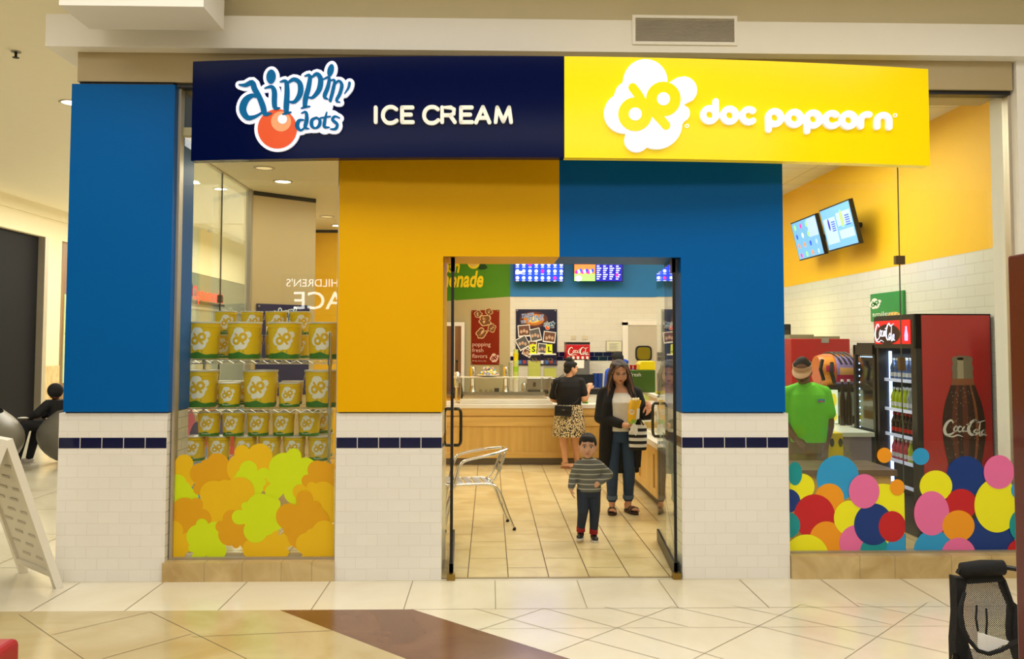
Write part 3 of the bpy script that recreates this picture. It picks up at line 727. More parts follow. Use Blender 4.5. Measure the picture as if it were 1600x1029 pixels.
ICE = [[(825,296),(825,372)], [(932,305),(912,294),(886,297),(866,318),(864,350),(884,374),(912,376),(934,364)], [(962,296),(962,372)],[(962,296),(1016,296)],[(962,333),(1008,333)],[(962,372),(1018,372)],
 [(1148,305),(1128,294),(1100,297),(1080,318),(1078,350),(1098,374),(1128,376),(1150,362)], [(1170,372),(1170,296),(1215,296),(1232,306),(1230,328),(1212,336),(1172,336)], [(1212,338),(1236,372)],
 [(1268,296),(1268,372)],[(1268,296),(1324,296)],[(1268,333),(1316,333)],[(1268,372),(1326,372)], [(1346,374),(1382,294),(1416,374)],[(1360,350),(1402,350)], [(1448,372),(1456,296),(1488,368),(1518,296),(1528,372)]]
for k, st in enumerate(ICE):
    A.stroke([(*T6(*p), 20/3.333) for p in st], .022, mi=0, sm=len(st) > 5 and k not in (7,))
A.mb.build('ice_cream_lettering', mat('letter_ivory', (240, 238, 226), .5, var=.01, emit=.1), sg)
A = Art(smap)
def T7(x, y): return (860+x/2.6667, 80+y/2.6667)
popcorn_mark(A, T7(*CC), 1/2.6667, .03, .004, 0, 1, 0, side=True)
A.mb.build('popcorn_logo', [SW, SIGNY], sg)
A = Art(smap)
def arc(cx, cy, r, a, b, n=14): return [(cx+r*math.cos(math.radians(a+(b-a)*i/n)), cy+r*math.sin(math.radians(a+(b-a)*i/n))) for i in range(n+1)]
DOCP = [arc(660,268,27,0,360,20),[(685,212),(686,280)], arc(743,270,27,0,360,20), arc(823,272,27,-50,-310),
 arc(930,280,27,0,360,20),[(904,280),(905,330)], arc(1012,283,27,0,360,20), arc(1090,286,27,0,360,20),[(1064,286),(1065,336)],
 arc(1168,288,27,-50,-310), arc(1237,290,27,0,360,20), [(1288,316),(1288,294)]+arc(1314,292,26,180,290), [(1356,318),(1356,296)]+arc(1381,294,25,180,360)+[(1406,320)]]
for st in DOCP: A.stroke([(*T7(*p), 25/2.6667) for p in st], .03, mi=0, sm=False)
A.mb.build('popcorn_lettering', SW, sg)
for x, y in ((568,312),(1435,268)): A = Art(smap); A.stroke([(*T7(*p), 1.2) for p in arc(x,y,7,0,360,12)], .01, mi=0, sm=False); A.mb.build('registered_mark', SW, sg)

# ---- air grille on the beam
gr = thing('air_grille', 'rectangular louvred air grille on the white beam above the yellow sign', 'vent', (1.22, -.125, 3.88))
g0 = atY(988, 70, -.125); g1 = atY(1151, 26, -.125)
mb = MB()
for a, b, c, d in ((g0.x,g1.x,g0.z,g0.z+.022),(g0.x,g1.x,g1.z-.022,g1.z),(g0.x,g0.x+.022,g0.z+.022,g1.z-.022),(g1.x-.022,g1.x,g0.z+.022,g1.z-.022)): mb.box(a, b, -.14, -.125, c, d)
mb.build('frame', WHITE, gr)
mb = MB()
for i in range(18):
    z = g0.z+.026+(g1.z-g0.z-.052)*i/17; mb.box(g0.x+.02, g1.x-.02, -.135, -.126, z-.0025, z+.002)
mb.build('louvre', mat('louvre_metal', (170, 160, 140), .5, metal=.4), gr)
# ---- access panel of the mall ceiling / canopy edge at the top left
p = atZ(92, 8, 4.2)
mb = MB(); _a, _b = atY(92, 8, -.75), atY(318, 12, -.75); mb.box(_a.x, _b.x, -.75, -.30, _a.z, 4.5)
tag(mb.build('ceiling_projector_box', WHITE), 'white box hanging from the mall ceiling at the top left', 'ceiling box')

# ================================================================== LEFT WINDOW: wire rack with popcorn tins
TINY = mat('tin_yellow', (232, 196, 0), .28, var=.03); TING = mat('tin_green', (40, 120, 28), .3); TINW = mat('tin_white', (240, 240, 232), .35); LID = mat('tin_lid', (222, 222, 214), .3, metal=.3)
rk = thing('wire_rack', 'chrome wire shelving rack full of yellow popcorn tins behind the left window', 'rack', (-1.82, .62, .004))
RX0, RX1, RY0, RY1 = -2.385, -1.245, .42, .95
for x in (RX0, RX1):
    for y in (RY0, RY1):
        mb = MB(); mb.cyl((x,y,.004), (x,y,1.80), .0125, n=12)
        for i in range(34): mb.cyl((x,y,.06+i*.051), (x,y,.064+i*.051), .0138, n=12)
        mb.build('post', CHROME, rk, smooth=35)
SHZ = [.235, .79, 1.21, 1.59]
for z in SHZ:
    mb = MB()
    for y in (RY0, RY1):
        for dz in (-.004, -.034): mb.cyl((RX0,y,z+dz), (RX1,y,z+dz), .0035, n=6)
        n = 26; mb.tube([(RX0+(RX1-RX0)*i/n, y, z-.006-(.026 if i % 2 else 0)) for i in range(n+1)], .0025, 5)
    for x in (RX0, RX1):
        for dz in (-.004, -.034): mb.cyl((x,RY0,z+dz), (x,RY1,z+dz), .0035, n=6)
    for i in range(1, 40): x = RX0+(RX1-RX0)*i/40; mb.cyl((x,RY0,z-.003), (x,RY1,z-.003), .0022, n=5)
    for x in (RX0, RX1):
        for y in (RY0, RY1): mb.cyl((x,y,z-.045), (x,y,z+.006), .019, n=12)
    mb.build('wire_shelf', CHROME, rk)
def make_tin(name, label, R_, H, script, handle=True):
    t = thing(name, label, 'popcorn tin', (0,0,0))
    r = lambda z: R_*(.90+.10*z/H)
    m = MB(); n = 40; P = []; hs = [0, .001, H*.16, H*.84, H*.845, H*.865, H*.87, H*.97]
    prof = [(r(z)+(.003 if abs(z-H*.855) < H*.012 else 0), z) for z in hs]
    m.lathe(prof, n=n); m.build('tin_body', TINY, t, smooth=50, local=True)
    m = MB(); gv = []; N = 72                                # green wavy band printed around the foot
    for i in range(N):
        a = 2*PI*i/N; zt = H*(.145+.03*math.sin(a*3+.6)+.015*math.sin(a*7))
        gv += [((r(0)+.0008)*math.cos(a), (r(0)+.0008)*math.sin(a), .002), ((r(zt)+.0008)*math.cos(a), (r(zt)+.0008)*math.sin(a), zt)]
    m.add(gv, [(2*i, (2*i+2)%(2*N), (2*i+3)%(2*N), 2*i+1) for i in range(N)]); m.build('grass_band', TING, t, smooth=True, local=True)
    m = MB(); m.lathe([(r(H)*.98, H*.955), (r(H)*1.035, H*.957), (r(H)*1.035, H*.995), (r(H)*1.0, H), (r(H)*.96, H), (r(H)*.95, H*.992)], n=n); m.build('lid', LID, t, smooth=35, local=True)
    s_ = H*.62/380
    def f(u, v, h):
        z = H*.53-v; a = -PI/2+u/R_; rr = r(z)+h; return Vector((rr*math.cos(a), rr*math.sin(a), z))
    A = Art(f)
    popcorn_mark(A, (0, 0), s_, .0014, .0008, 0, 1, 0, rings=4); A.mb.build('popcorn_logo', [TINW, MATS['tin_print'] if 'tin_print' in MATS else mat('tin_print', (226, 184, 0), .3)], t, smooth=False, local=True)
    if script:
        A = Art(f); A.text('doc popcorn', 0, H*.435, H*.075, .0016, 0, bold=.01, align='CENTER'); A.mb.build('small_lettering', TINW, t, local=True)
    else:
        A = Art(f)
        for sx_ in (-1, 0, 2.2): 
            for q in ([(0,0),(2,-6),(4,0)], [(1,-6),(3,-9)]): A.stroke([((q_[0]+sx_*6)*H*.008, H*.36+q_[1]*H*.006, H*.008) for q_ in q], .0016, mi=0, sm=False, side=False)
        A.mb.build('grass_blades', [TING], t, local=True)
    if handle:
        m = MB(); m.tube([(R_*1.03*math.cos(a), -.01-.6*R_*math.sin(a)*.2-.02*math.sin(a), H*.9-R_*.55*math.sin(a)) for a in [PI*i/12 for i in range(13)]], .0018, 5)
        for sgn in (-1, 1):
            m2 = MB()
            pts = [(sgn*(R_*1.0+.004), 0, H*.88), (sgn*(R_*1.06), -.01, H*.78), (sgn*R_*1.06, -.03, H*.66), (sgn*R_*.98, -.05, H*.58)]
            m2.tube(pts, .0016, 5)
            m2.build('wire_handle', CHROME, t, local=True)
    return t
big = make_tin('popcorn_tin', '', .134, .292, False)
sml = make_tin('popcorn_tin', '', .088, .193, True)
used = {'b': False, 's': False}
ordw = ['leftmost', 'second from left', 'third from left', 'fourth from left', 'fifth from left', 'rightmost']
def place_tin(kind, x, y, z, label, group, rz=0):
    src = big if kind == 'b' else sml
    if not used[kind]:
        used[kind] = True; src.location = (x,y,z); src.rotation_euler = (0,0,rz); src['label'] = label; src['group'] = group
    else: dup(src, (x,y,z), rz, label, group)
def xa(px, Y): return atY(px, 600, Y).x
rowpos = []
for k, px in enumerate((316, 381, 444, 507)):
    place_tin('b', xa(px, .58), .58, 1.592, 'large yellow popcorn tin on the top rack shelf, %s of four' % (ordw[k] if k < 3 else 'rightmost'), 'large tins on the top rack shelf', random.uniform(-.12, .2))
for k, px in enumerate((314, 407, 503)):
    place_tin('b', xa(px, .58), .58, 1.212, 'large yellow popcorn tin on the second rack shelf, %s' % ['at the left end', 'in the middle', 'at the right end'][k], 'large tins on the second rack shelf', random.uniform(-.12, .2))
for k, px in enumerate((359, 453)):
    place_tin('s', xa(px, .56), .56, 1.212, 'small popcorn tin between large tins on the second shelf, %s one' % ['left', 'right'][k], 'small tins on the second rack shelf')
for k, px in enumerate((328, 366, 405, 444, 484)):
    place_tin('s', xa(px, .565), .565, .986, 'small popcorn tin stacked on the lowest row, %s of five' % (ordw[k] if k < 4 else 'rightmost'), 'small tins of the upper stacked row', random.uniform(-.1, .1))
for k, px in enumerate((306, 344, 385, 423, 461, 500)):
    place_tin('s', xa(px, .565), .565, .792, 'small popcorn tin of the lowest row behind the stickers, %s of six' % ordw[k], 'small tins of the lowest row', random.uniform(-.1, .1))
for k, px in enumerate((351, 392, 430, 468)):
    X_ = xa(px, .85)
    place_tin('s', X_, .85, 1.592, 'small popcorn tin at back of top shelf under another, %s of four' % (ordw[k] if k < 3 else 'rightmost'), 'small tins at the back of the top shelf')
    place_tin('s', X_, .85, 1.786, 'small popcorn tin stacked highest behind the top row, %s of four' % (ordw[k] if k < 3 else 'rightmost'), 'small tins stacked at the back of the top shelf', .3)
for k, px in enumerate((345, 381, 417, 457, 496)):
    X_ = xa(px, .85)
    place_tin('s', X_, .85, 1.212, 'small popcorn tin at the back of the second shelf, %s of five' % (ordw[k] if k < 4 else 'rightmost'), 'small tins at the back of the second shelf')
    if k != 5: place_tin('s', X_, .85, 1.406-.02+.02, 'small yellow popcorn tin seen in the gap under the top shelf, %s of five' % (ordw[k] if k < 4 else 'rightmost'), 'small tins stacked at the back of the second shelf', .2) if False else None
for k, px in enumerate((505,)):
    place_tin('s', xa(px, .80), .80, .986, 'small yellow popcorn tin half hidden at the back right above the lowest row', None or 'tins at the back of the lowest rows')
    place_tin('s', xa(px, .80), .80, .792, 'small popcorn tin at the back right of the lowest row', 'tins at the back of the lowest rows')

# ---- navy poster on the angled panel
po = thing('ice_cream_poster', 'navy ice cream poster on the beige panel behind the popcorn tins', 'poster', (-2.15, 2.7, 1.2))
dirp = (B_-A_).normalized(); nrp = Vector((dirp.y, -dirp.x, 0))
q0 = A_+dirp*.06+nrp*.006
pm = plane_map(q0+Vector((0,0,2.12)), dirp, (0,0,-1), nrp)
mb = MB(); mb.prism([pm(0,0,0), pm(.62,0,0), pm(.62,.95,0), pm(0,.95,0)], nrp*.006); mb.build('board', mat('poster_navy', (26, 26, 78), .4), po)
A = Art(pm); dippin_mark(A, lambda x, y: (.17+(x-118)*.00058, .035+(y-85)*.00058), .00058, .009, .0006, 0, 1, 2, 3, side=False)
A.mb.build('logo_print', [TINW, SB, SO, SO2], po)
A = Art(pm)
for u, v in ((.025,.025),(.595,.025)): A.fill(disc2(u, v, .011, n=12), .014, 0)
A.mb.build('stud', STEEL, po)

# ---- round downlights
DL = mat('lamp_glow', (255, 244, 214), .5, emit=9, var=0); TR = mat('downlight_trim', (200, 190, 165), .4)
def downlight(x, y, z, r, label, grp, lit=True):
    t = thing('ceiling_downlight', label, 'ceiling light', (x, y, z), group=grp)
    m = MB(); n = 28
    m.add([(x+a*math.cos(2*PI*i/n), y+a*math.sin(2*PI*i/n), z+h) for a, h in ((r*1.25,-.004),(r*1.25,-.001),(r,-.001),(r*.98,-.008),(r*1.12,-.010)) for i in range(n)],
          [(k*n+i, k*n+(i+1)%n, ((k+1)%5)*n+(i+1)%n, ((k+1)%5)*n+i) for k in range(5) for i in range(n)]); m.build('trim_ring', TR, t, smooth=True)
    m = MB(); m.cyl((x,y,z-.0035), (x,y,z-.001), r*.97, n=n); m.build('lens', DL if lit else mat('lamp_dim', (236, 214, 160), .4, emit=.6), t)
for i, (px, py) in enumerate(((413,262),(442,283),(511,338),(528,352))):
    p = atZ(px, py, 3.28); downlight(p.x, p.y, 3.28, .075, 'round recessed downlight in the low ceiling over the window display, %s from the window' % ['nearest', 'second', 'third', 'farthest'][i], 'downlights over the window display', i in (1, 3))
for i, (px, py) in enumerate(((112,160),(287,163),(285,283),(345,295),(283,362))):
    p = atZ(px, py, 4.5); downlight(p.x, p.y, 4.5, .11, ['round mall downlight beside the top of the left blue pillar','round mall downlight seen high up through the left window','round mall downlight at the left edge of the side glass','round mall downlight right of the side glass joint','farthest round mall downlight, above the grey shopfront'][i], 'mall ceiling downlights')
p = atZ(25, 80, 4.5)
t = thing('sprinkler_head', 'small metal fire sprinkler head in the mall ceiling at the far left', 'sprinkler', tuple(p))
mb = MB(); mb.cyl((p.x,p.y,4.5), (p.x,p.y,4.49), .045); mb.build('escutcheon', STEEL, t)
mb = MB(); mb.cyl((p.x,p.y,4.49), (p.x,p.y,4.44), .012); mb.cyl((p.x,p.y,4.44), (p.x,p.y,4.435), .03); mb.build('sprinkler_nozzle', BLACKM, t)

# ---- optician's neon lettering and mirror lettering of the shop opposite
def letters(name, label, string, f, size, m, dep, thing_loc, cat, adv=None, bold=.01, spacing=1.0, **k):
    A = Art(f); A.text(string, 0, 0, size, dep, 0, bold=bold, vdir=1, **k); A.text(string, 0, 0, size, 0, 0, bold=bold, vdir=1, **k)
    return A.mb
RED = mat('neon_red', (255, 20, 24), .4, emit=2, var=0)
t = thing('optician_sign', 'glowing red Optometrist sign on the grey shopfront across the mall', 'sign', (X0, 20.8, 3.1))
f = plane_map((X0+.10, 20.55, 3.03), (0,1,0), (0,0,1), (1,0,0))
A = Art(f); A.text('Optometrist', 0, 0, .62, .0, 0, bold=0, vdir=1, sx=1.0); A.mb.build('neon_lettering', RED, t)
mb = MB(); mb.box(X0-.01, X0+.08, 20.5, 23.9, 2.93, 3.0); mb.box(X0-.01, X0+.08, 20.4, 20.62, 2.95, 3.5); mb.build('backing_rail', BLACK, t)
CW = mat('sign_glow_white', (255, 255, 255), .4, emit=7, var=0)
t = thing('clothes_shop_sign', "glowing white THE CHILDREN'S PLACE letters of the shop opposite, mirrored in the left window", 'sign', (-2.6, -8.9, 2.2))
f = plane_map((-2.05, -8.6, 2.30), (-1,0,0), (0,0,1), (0,1,0))
A = Art(f); A.text('PLACE', 0, 0, .43, .0, 0, vdir=1, bold=.004, sx=1.08); A.mb.build('large_letters', CW, t)
A = Art(f); A.text("THE CHILDREN'S", 0.02, .385, .19, .0, 0, vdir=1, sx=1.0); A.mb.build('small_letters', CW, t)
mb = MB(); mb.box(-3.6, -1.8, -8.99, -8.66, 2.2, 2.9); mb.build('sign_board', mat('dark_signboard', (60, 52, 40), .6), t)

# ---- menu poster in walnut panel far left, egg seats, seated person, A-board
t = thing('mall_poster', 'green and white poster with blue writing on the walnut wall by the blue pillar', 'poster', (X0, 13.1, .8))
mb = MB(); mb.box(X0-.05, X0-.03, 12.75, 13.8, .85, 2.75); mb.build('poster_sheet', mat('pale_green_print', (190, 204, 150), .5), t)
f = plane_map((X0-.028, 12.8, 2.5), (0,1,0), (0,0,-1), (1,0,0)); A = Art(f)
A.text('ouo', 0, .2, .32, .001, 0, bold=.02); A.mb.build('blue_writing', mat('glow_blue', (60, 90, 220), .4, emit=1), t)
A = Art(f)
for k in range(40):
    u, v = random.uniform(0, .85), random.uniform(.3, .95); A.poly(disc2(u, v, random.uniform(.02, .07), n=8), .0008+.00005*k, k % 2)
for k in range(12): A.rect(.3, 1.0+k*.05, .8, 1.02+k*.05, .001, 2)
A.mb.build('leaf_print', [mat('leaf_green', (110, 140, 60), .6), mat('leaf_pale', (160, 180, 110), .6), mat('text_grey', (120, 124, 110), .6)], t)
POD = mat('grey_pod_shell', (112, 108, 98), .35)
def pod(x, y, s, label, rz=0, tilt=.35):
    t = thing('egg_seat', label, 'seat', (x, y, 0), rz, 'round grey egg seats in the mall')
    m = MB(); prof = []
    for i in range(15):
        a = -PI/2+PI*.80*i/14; prof.append((s*.55*math.cos(a), s*.46*(1+math.sin(a))))
    prof[0] = (.10*s, 0.0)
    inner = [(r*.86, z+.03*s) for r, z in reversed(prof[4:])]
    m.lathe(prof+inner, n=36); o = m.build('shell', POD, t, smooth=50, local=True)
    for v in o.data.vertices:
        if v.co.z > .4*s: v.co.z += (v.co.x*.28)*(v.co.z-.4*s)/(.5*s)
    m = MB(); m.ell((0,0,.42*s), (.40*s,.40*s,.05*s), n=28, m=10); m.build('seat_cushion', mat('pod_cushion', (70, 68, 64), .8), t, smooth=True, local=True)
    return t
pod(-6.75, 5.45, .98, 'large grey egg shaped seat at the far left behind the white A-board', rz=2.8)
pod(-5.88, 6.35, .95, 'grey egg shaped seat half hidden by the left blue pillar', rz=.3)
pod(-4.15, 5.2, .9, 'grey egg shaped seat seen through the tin rack and side glass', rz=1.2)
t = thing('litter_bin', 'dark square litter bin behind the seated person', 'bin', (-7.0, 9.4, 0))
mb = MB(); mb.box(-7.35, -6.85, 9.2, 9.7, 0.0, 1.12); bevel(mb.build('bin_body', mat('bin_brown', (70, 60, 44), .5), t), .01); mb = MB(); mb.box(-7.38, -6.82, 9.17, 9.73, 1.12, 1.18); mb.build('bin_top', BLACK, t)

WPL = mat('white_plastic_board', (236, 230, 214), .45, var=.02)
t = thing('a_frame_sign', 'white plastic A-frame pavement sign standing at the left edge', 'sign board', (-3.4, -.2, 0))
fa, fb = Vector((-3.0,-.18,0)), Vector((-3.5,.28,0)); dw = (fb-fa).normalized(); ln = Vector((-.68,-.74,0)).normalized(); topo = ln*.36+Vector((0,0,1.06))
def aboard(fa, dw, up, wd, name):
    nn_ = dw.cross(up).normalized(); H_ = up.length; uu = up.normalized()
    def P(u, v, h): return fa+dw*u+uu*v+nn_*h
    def bar(m, u0, v0, u1, v1, h0, h1):
        m.add([P(u0,v0,h0),P(u1,v0,h0),P(u1,v1,h0),P(u0,v1,h0),P(u0,v0,h1),P(u1,v0,h1),P(u1,v1,h1),P(u0,v1,h1)], [(0,3,2,1),(4,5,6,7),(0,1,5,4),(1,2,6,5),(2,3,7,6),(3,0,4,7)])
    m = MB(); bar(m, 0, 0, .055, H_, -.025, .025); bar(m, wd-.055, 0, wd, H_, -.025, .025); bar(m, .055, H_-.1, wd-.055, H_, -.025, .025); bar(m, .055, .09, wd-.055, .13, -.022, .022)
    fr = m.build(name, WPL, t)
    m = MB(); bar(m, .055, .13, wd-.055, H_-.1, -.006, .006); m.build('face_panel', WPL, fr) if False else m.build('face_panel', WPL, t)
    m = MB()
    for i in range(9):
        v = .2+i*.088; u = .10+(i % 2)*.12
        for uu0 in (u, u+.24): bar(m, uu0, v, uu0+.13, v+.016, -.012, .012)
    m.build('letter_track', mat('track_grey', (206, 198, 180), .5), t)
aboard(fa, dw, topo, .68, 'front_frame')
fa2 = fa+ln*.74; aboard(fa2, dw, Vector((0,0,1.06))-ln*.36, .68, 'rear_frame')
mb = MB()
for u in (.03, .65): mb.cyl(fa+topo*.98+dw*u+ln*.02, fa2+(Vector((0,0,1.06))-ln*.36)*.98+dw*u-ln*.02, .02)
mb.build('hinge', WPL, t)

# ---- red column and stroller in the right foreground
RC = mat('dark_red_lacquer', (82, 4, 18), .3, coat=.2)
pY = -4.1
x0 = atY(1576, 500, pY+.1).x; zt = atY(1576, 394, pY).z
mb = MB(); mb.box(x0, x0+.14, pY, pY+.10, 0, zt)
o = tag(mb.build('red_column', RC), 'dark red lacquered column cut off at the right edge in front', 'column'); bevel(o, .008, 3)
p = atZ(5, 1029, 0)
mb = MB(); q = atY(4, 1024, -2.6); mb.box(q.x-.30, q.x-.05, -2.65, -2.35, 0, q.z); o = tag(mb.build('red_crate', mat('red_plastic', (170, 14, 30), .4)), 'corner of something red at the bottom left edge of the picture', 'crate'); bevel(o, .03, 3)

FAB = mat('black_fabric', (12, 12, 14), .85, bump=.3, scale=60)
def mesh_mat():
    m = bpy.data.materials.new('mesh_net'); m.use_nodes = True; nt = m.node_tree; b = nt.nodes['Principled BSDF']
    b.inputs['Base Color'].default_value = (.02,.02,.02,1); b.inputs['Roughness'].default_value = .8
    tc = nt.nodes.new('ShaderNodeTexCoord'); mp = nt.nodes.new('ShaderNodeMapping'); mp.inputs['Rotation'].default_value = (0, .785, 0)
    v = nt.nodes.new('ShaderNodeTexVoronoi'); v.inputs['Scale'].default_value = 190; v.inputs['Randomness'].default_value = 0
    s = nt.nodes.new('ShaderNodeSeparateXYZ'); c = nt.nodes.new('ShaderNodeCombineXYZ')
    nt.links.new(tc.outputs['Object'], mp.inputs[0]); nt.links.new(mp.outputs[0], s.inputs[0]); nt.links.new(s.outputs['X'], c.inputs[0]); nt.links.new(s.outputs['Z'], c.inputs[1])
    nt.links.new(c.outputs[0], v.inputs['Vector']); l = nt.nodes.new('ShaderNodeMath'); l.operation = 'GREATER_THAN'; l.inputs[1].default_value = .40
    nt.links.new(v.outputs['Distance'], l.inputs[0]); nt.links.new(l.outputs[0], b.inputs['Alpha']); return m
NET = mesh_mat()
yS = -3.35
def SP(px, py, dy=0): return atY(px, py, yS+dy)
t = thing('baby_stroller', 'black baby stroller with a see-through mesh seat at the lower right corner', 'stroller', (SP(1545, 1000).x, yS+.2, 0))
def shape(pts, dy, th, mt, name, par=t):
    m = MB(); m.prism([SP(x, y, dy) for x, y in pts], (0, th, 0)); o = m.build(name, mt, par); return o
mb = MB(); a, b = SP(1503, 890), SP(1567, 886); mb.tube([a-Vector((.006,0,0)), a, (a+b)/2+Vector((0,0,.004)), b, b+Vector((.006,0,0))], [.016, .026, .028, .027, .017], 16); mb.build('headrest_roll', FAB, t, smooth=True)
mb = MB(); mb.tube([SP(1560, 884), SP(1590, 889), SP(1640, 900), SP(1668, 940), SP(1670, 1000)], .009, 10); mb.build('push_handle', mat('glossy_black', (16,16,18), .15), t, smooth=True)
shape([(1497,896),(1510,905),(1512,912),(1568,908),(1566,893),(1500,890)], -.004, .02, FAB, 'top_band')
shape([(1494,902),(1512,905),(1507,930),(1505,960),(1512,1000),(1524,1040),(1494,1040),(1493,1002),(1496,960)], 0, .05, FAB, 'side_panel')
shape([(1566,898),(1572,906),(1584,940),(1594,948),(1596,1040),(1584,1000),(1583,985),(1585,950),(1574,925)], 0, .05, FAB, 'side_panel')
shape([(1503,909),(1571,907),(1585,950),(1581,998),(1560,1016),(1528,1014),(1508,990),(1501,960)], .012, .002, NET, 'mesh_back')
shape([(1513,1012),(1545,1018),(1590,1006),(1592,1060),(1510,1060)], -.03, .002, NET, 'mesh_basket')
mb = MB(); mb.tube([SP(1507, 925, -.01), SP(1500, 950, -.03), SP(1502, 975, -.05), SP(1514, 1000, -.06), SP(1528, 1016, -.07), SP(1545, 1021, -.07), SP(1565, 1015, -.06), SP(1590, 1000, -.03)], .0075, 8); mb.build('bumper_bar', FAB, t, smooth=True)
mb = MB(); mb.tube([SP(1526, 945, .01), SP(1525, 965, .005), SP(1528, 985, .01)], .0035, 6); mb.build('strap', FAB, t)
mb = MB(); mb.tube([SP(1541, 950, .01), SP(1542, 970, .005), SP(1541, 992, .01)], .0035, 6); mb.build('strap', FAB, t)
cS = SP(1545, 1000); 
for sx in (-.12, .14):
    for y_ in (yS-.05, yS+.55):
        mb = MB(); c = Vector((cS.x+sx, y_, .09)); mb.cyl(c-Vector((.02,0,0)), c+Vector((.02,0,0)), .09, n=24); mb.build('wheel', BLACK, t)
    mb = MB(); mb.tube([(cS.x+sx, yS, .6), (cS.x+sx, yS+.1, .35), (cS.x+sx, yS+.5, .12)], .012, 8); mb.tube([(cS.x+sx, yS, .6), (cS.x+sx, yS-.03, .3), (cS.x+sx, yS-.05, .1)], .012, 8); mb.build('frame_tube', BLACKM, t)
m = MB(); pts = [SP(x, y, -.012) for x, y in ((1528,988),(1577,1002),(1545,1019),(1528,1013))]
m.prism(pts, (0, .004, .001)); m.prism([SP(x, y, -.018) for x, y in ((1528,988),(1540,990),(1543,1018),(1528,1013))], (0,.004,.0))
tag(m.build('folded_paper', PAPER), 'folded white paper lying in the mesh stroller seat', 'paper')

# ================================================================== SHOP INTERIOR
def frame_front(m, x0, x1, y, z0, z1, mi=0, d=.012, w=.07):
    m.box(x0, x1, y-d, y, z1-w, z1, mi); m.box(x0, x1, y-d, y, z0, z0+w*.9, mi)
t = thing('service_counter', 'long maple veneered service counter with a white top across the back of the shop', 'counter', (.7, 6.4, .006))
mb = MB(); mb.box(-.85, 2.35, 6.07, 6.75, .105, .80); mb.build('counter_body', MAPLE, t)
mb = MB(); mb.box(-.85, 1.72, 6.045, 6.07, .70, .80); mb.box(-.85, 1.72, 6.045, 6.07, .105, .19); mb.box(-.85, 1.72, 6.055, 6.07, .55, .68); mb.build('face_rail', MAPLEX, t)
mb = MB(); mb.box(-.85, 2.35, 6.12, 6.7, .006, .105); mb.build('kick_plate', KICK, t)
mb = MB(); mb.box(-.88, 2.35, 6.03, 6.8, .80, .86); bevel(mb.build('worktop', WCOUNTER, t), .006)
t = thing('side_counter', 'low maple counter wing with white top running from the entrance side to the back', 'counter', (2.0, 4.0, .006))
mb = MB(); mb.box(1.76, 2.34, 2.09, 3.9, .105, .64); mb.box(1.76, 2.34, 3.9, 6.02, .105, .80); mb.build('counter_body', MAPLE, t)
mb = MB()
for y0, y1, zt_ in ((2.09, 3.0, .64), (3.0, 3.9, .64), (3.9, 5.0, .80), (5.0, 6.02, .80)):
    mb.box(1.745, 1.76, y0, y0+.07, .105, zt_); mb.box(1.745, 1.76, y1-.07, y1, .105, zt_); mb.box(1.745, 1.76, y0+.07, y1-.07, zt_-.09, zt_); mb.box(1.745, 1.76, y0+.07, y1-.07, .105, .19)
mb.build('panel_frame', MAPLE, t)
mb = MB(); mb.box(1.80, 2.3, 2.12, 6.02, .006, .105); mb.build('kick_plate', mat('dark_kick', (70, 60, 46), .4), t)
mb = MB(); mb.box(1.71, 2.38, 2.05, 3.9, .64, .70); mb.box(1.71, 2.38, 3.9, 6.02, .80, .86); mb.build('worktop', WCOUNTER, t)
# lit glass display case on the wing
t = thing('glass_display_case', 'lit glass display case standing on the low white counter wing', 'display case', (2.08, 3.5, .70))
mb = MB(); mb.box(1.80, 2.32, 2.95, 3.88, .70, .73); mb.box(1.80, 2.32, 2.95, 3.88, 1.13, 1.16); mb.box(2.28, 2.32, 2.95, 3.88, .73, 1.13)
for x, y in ((1.80, 2.95), (1.80, 3.86)): mb.box(x, x+.02, y, y+.02, .73, 1.13)
mb.build('case_frame', WHITE, t)
mb = MB(); mb.box(1.805, 1.81, 2.97, 3.86, .73, 1.13); mb.build('case_glass', CLR, t); mb = MB(); mb.box(1.82, 2.28, 2.955, 2.96, .73, 1.13); mb.build('case_glass', CLR, t)
mb = MB(); mb.box(2.0, 2.06, 2.98, 3.84, 1.115, 1.13); mb.build('strip_lamp', mat('strip_glow', (255, 244, 214), .4, emit=14, var=0), t)
mb = MB(); mb.box(1.83, 2.27, 2.97, 3.86, .92, .926); mb.build('case_shelf', CLR, t)
mb = MB(); mb.box(1.84, 2.10, 2.945, 2.949, .80, 1.08); 
o = mb.build('price_sheet', PAPER, t)
t = thing('popcorn_bin', 'green popcorn bin with a rounded yellow lid on top of the glass case', 'bin', (2.0, 3.9, 1.162))
g0 = atY(984, 608, 3.55); g1 = atY(1024, 578, 3.55); g2 = atY(1024, 564, 3.55)
mb = MB(); mb.box(g0.x, g1.x, 3.55, 3.84, 1.162, g1.z); bevel(mb.build('bin_body', mat('bin_green', (60, 92, 14), .45), t), .008)
mb = MB(); xs0 = atY(999, 570, 3.55).x; prof = [(xs0, g1.z), (g1.x, g1.z), (g1.x, g2.z-.01), (g1.x-.01, g2.z), (xs0+.03, g2.z), (xs0+.005, g2.z-.035)]
mb.prism([(x, 3.56, z) for x, z in prof], (0, .26, 0)); bevel(mb.build('yellow_lid', mat('lid_yellow', (246, 220, 0), .35), t), .006)
f = plane_map((g0.x+.01, 3.549, g1.z-.07), (1,0,0), (0,0,-1), (0,-1,0)); A = Art(f); A.text('fresh', 0, .0, .06, .002, 0); A.mb.build('bin_lettering', PAPER, t)
for k, px in enumerate((988, 994)):
    mb = MB(); p = atY(px, 577, 3.50); mb.cyl((p.x, 3.50, 1.162), (p.x, 3.50, p.z+.01), .016, .02) if False else None
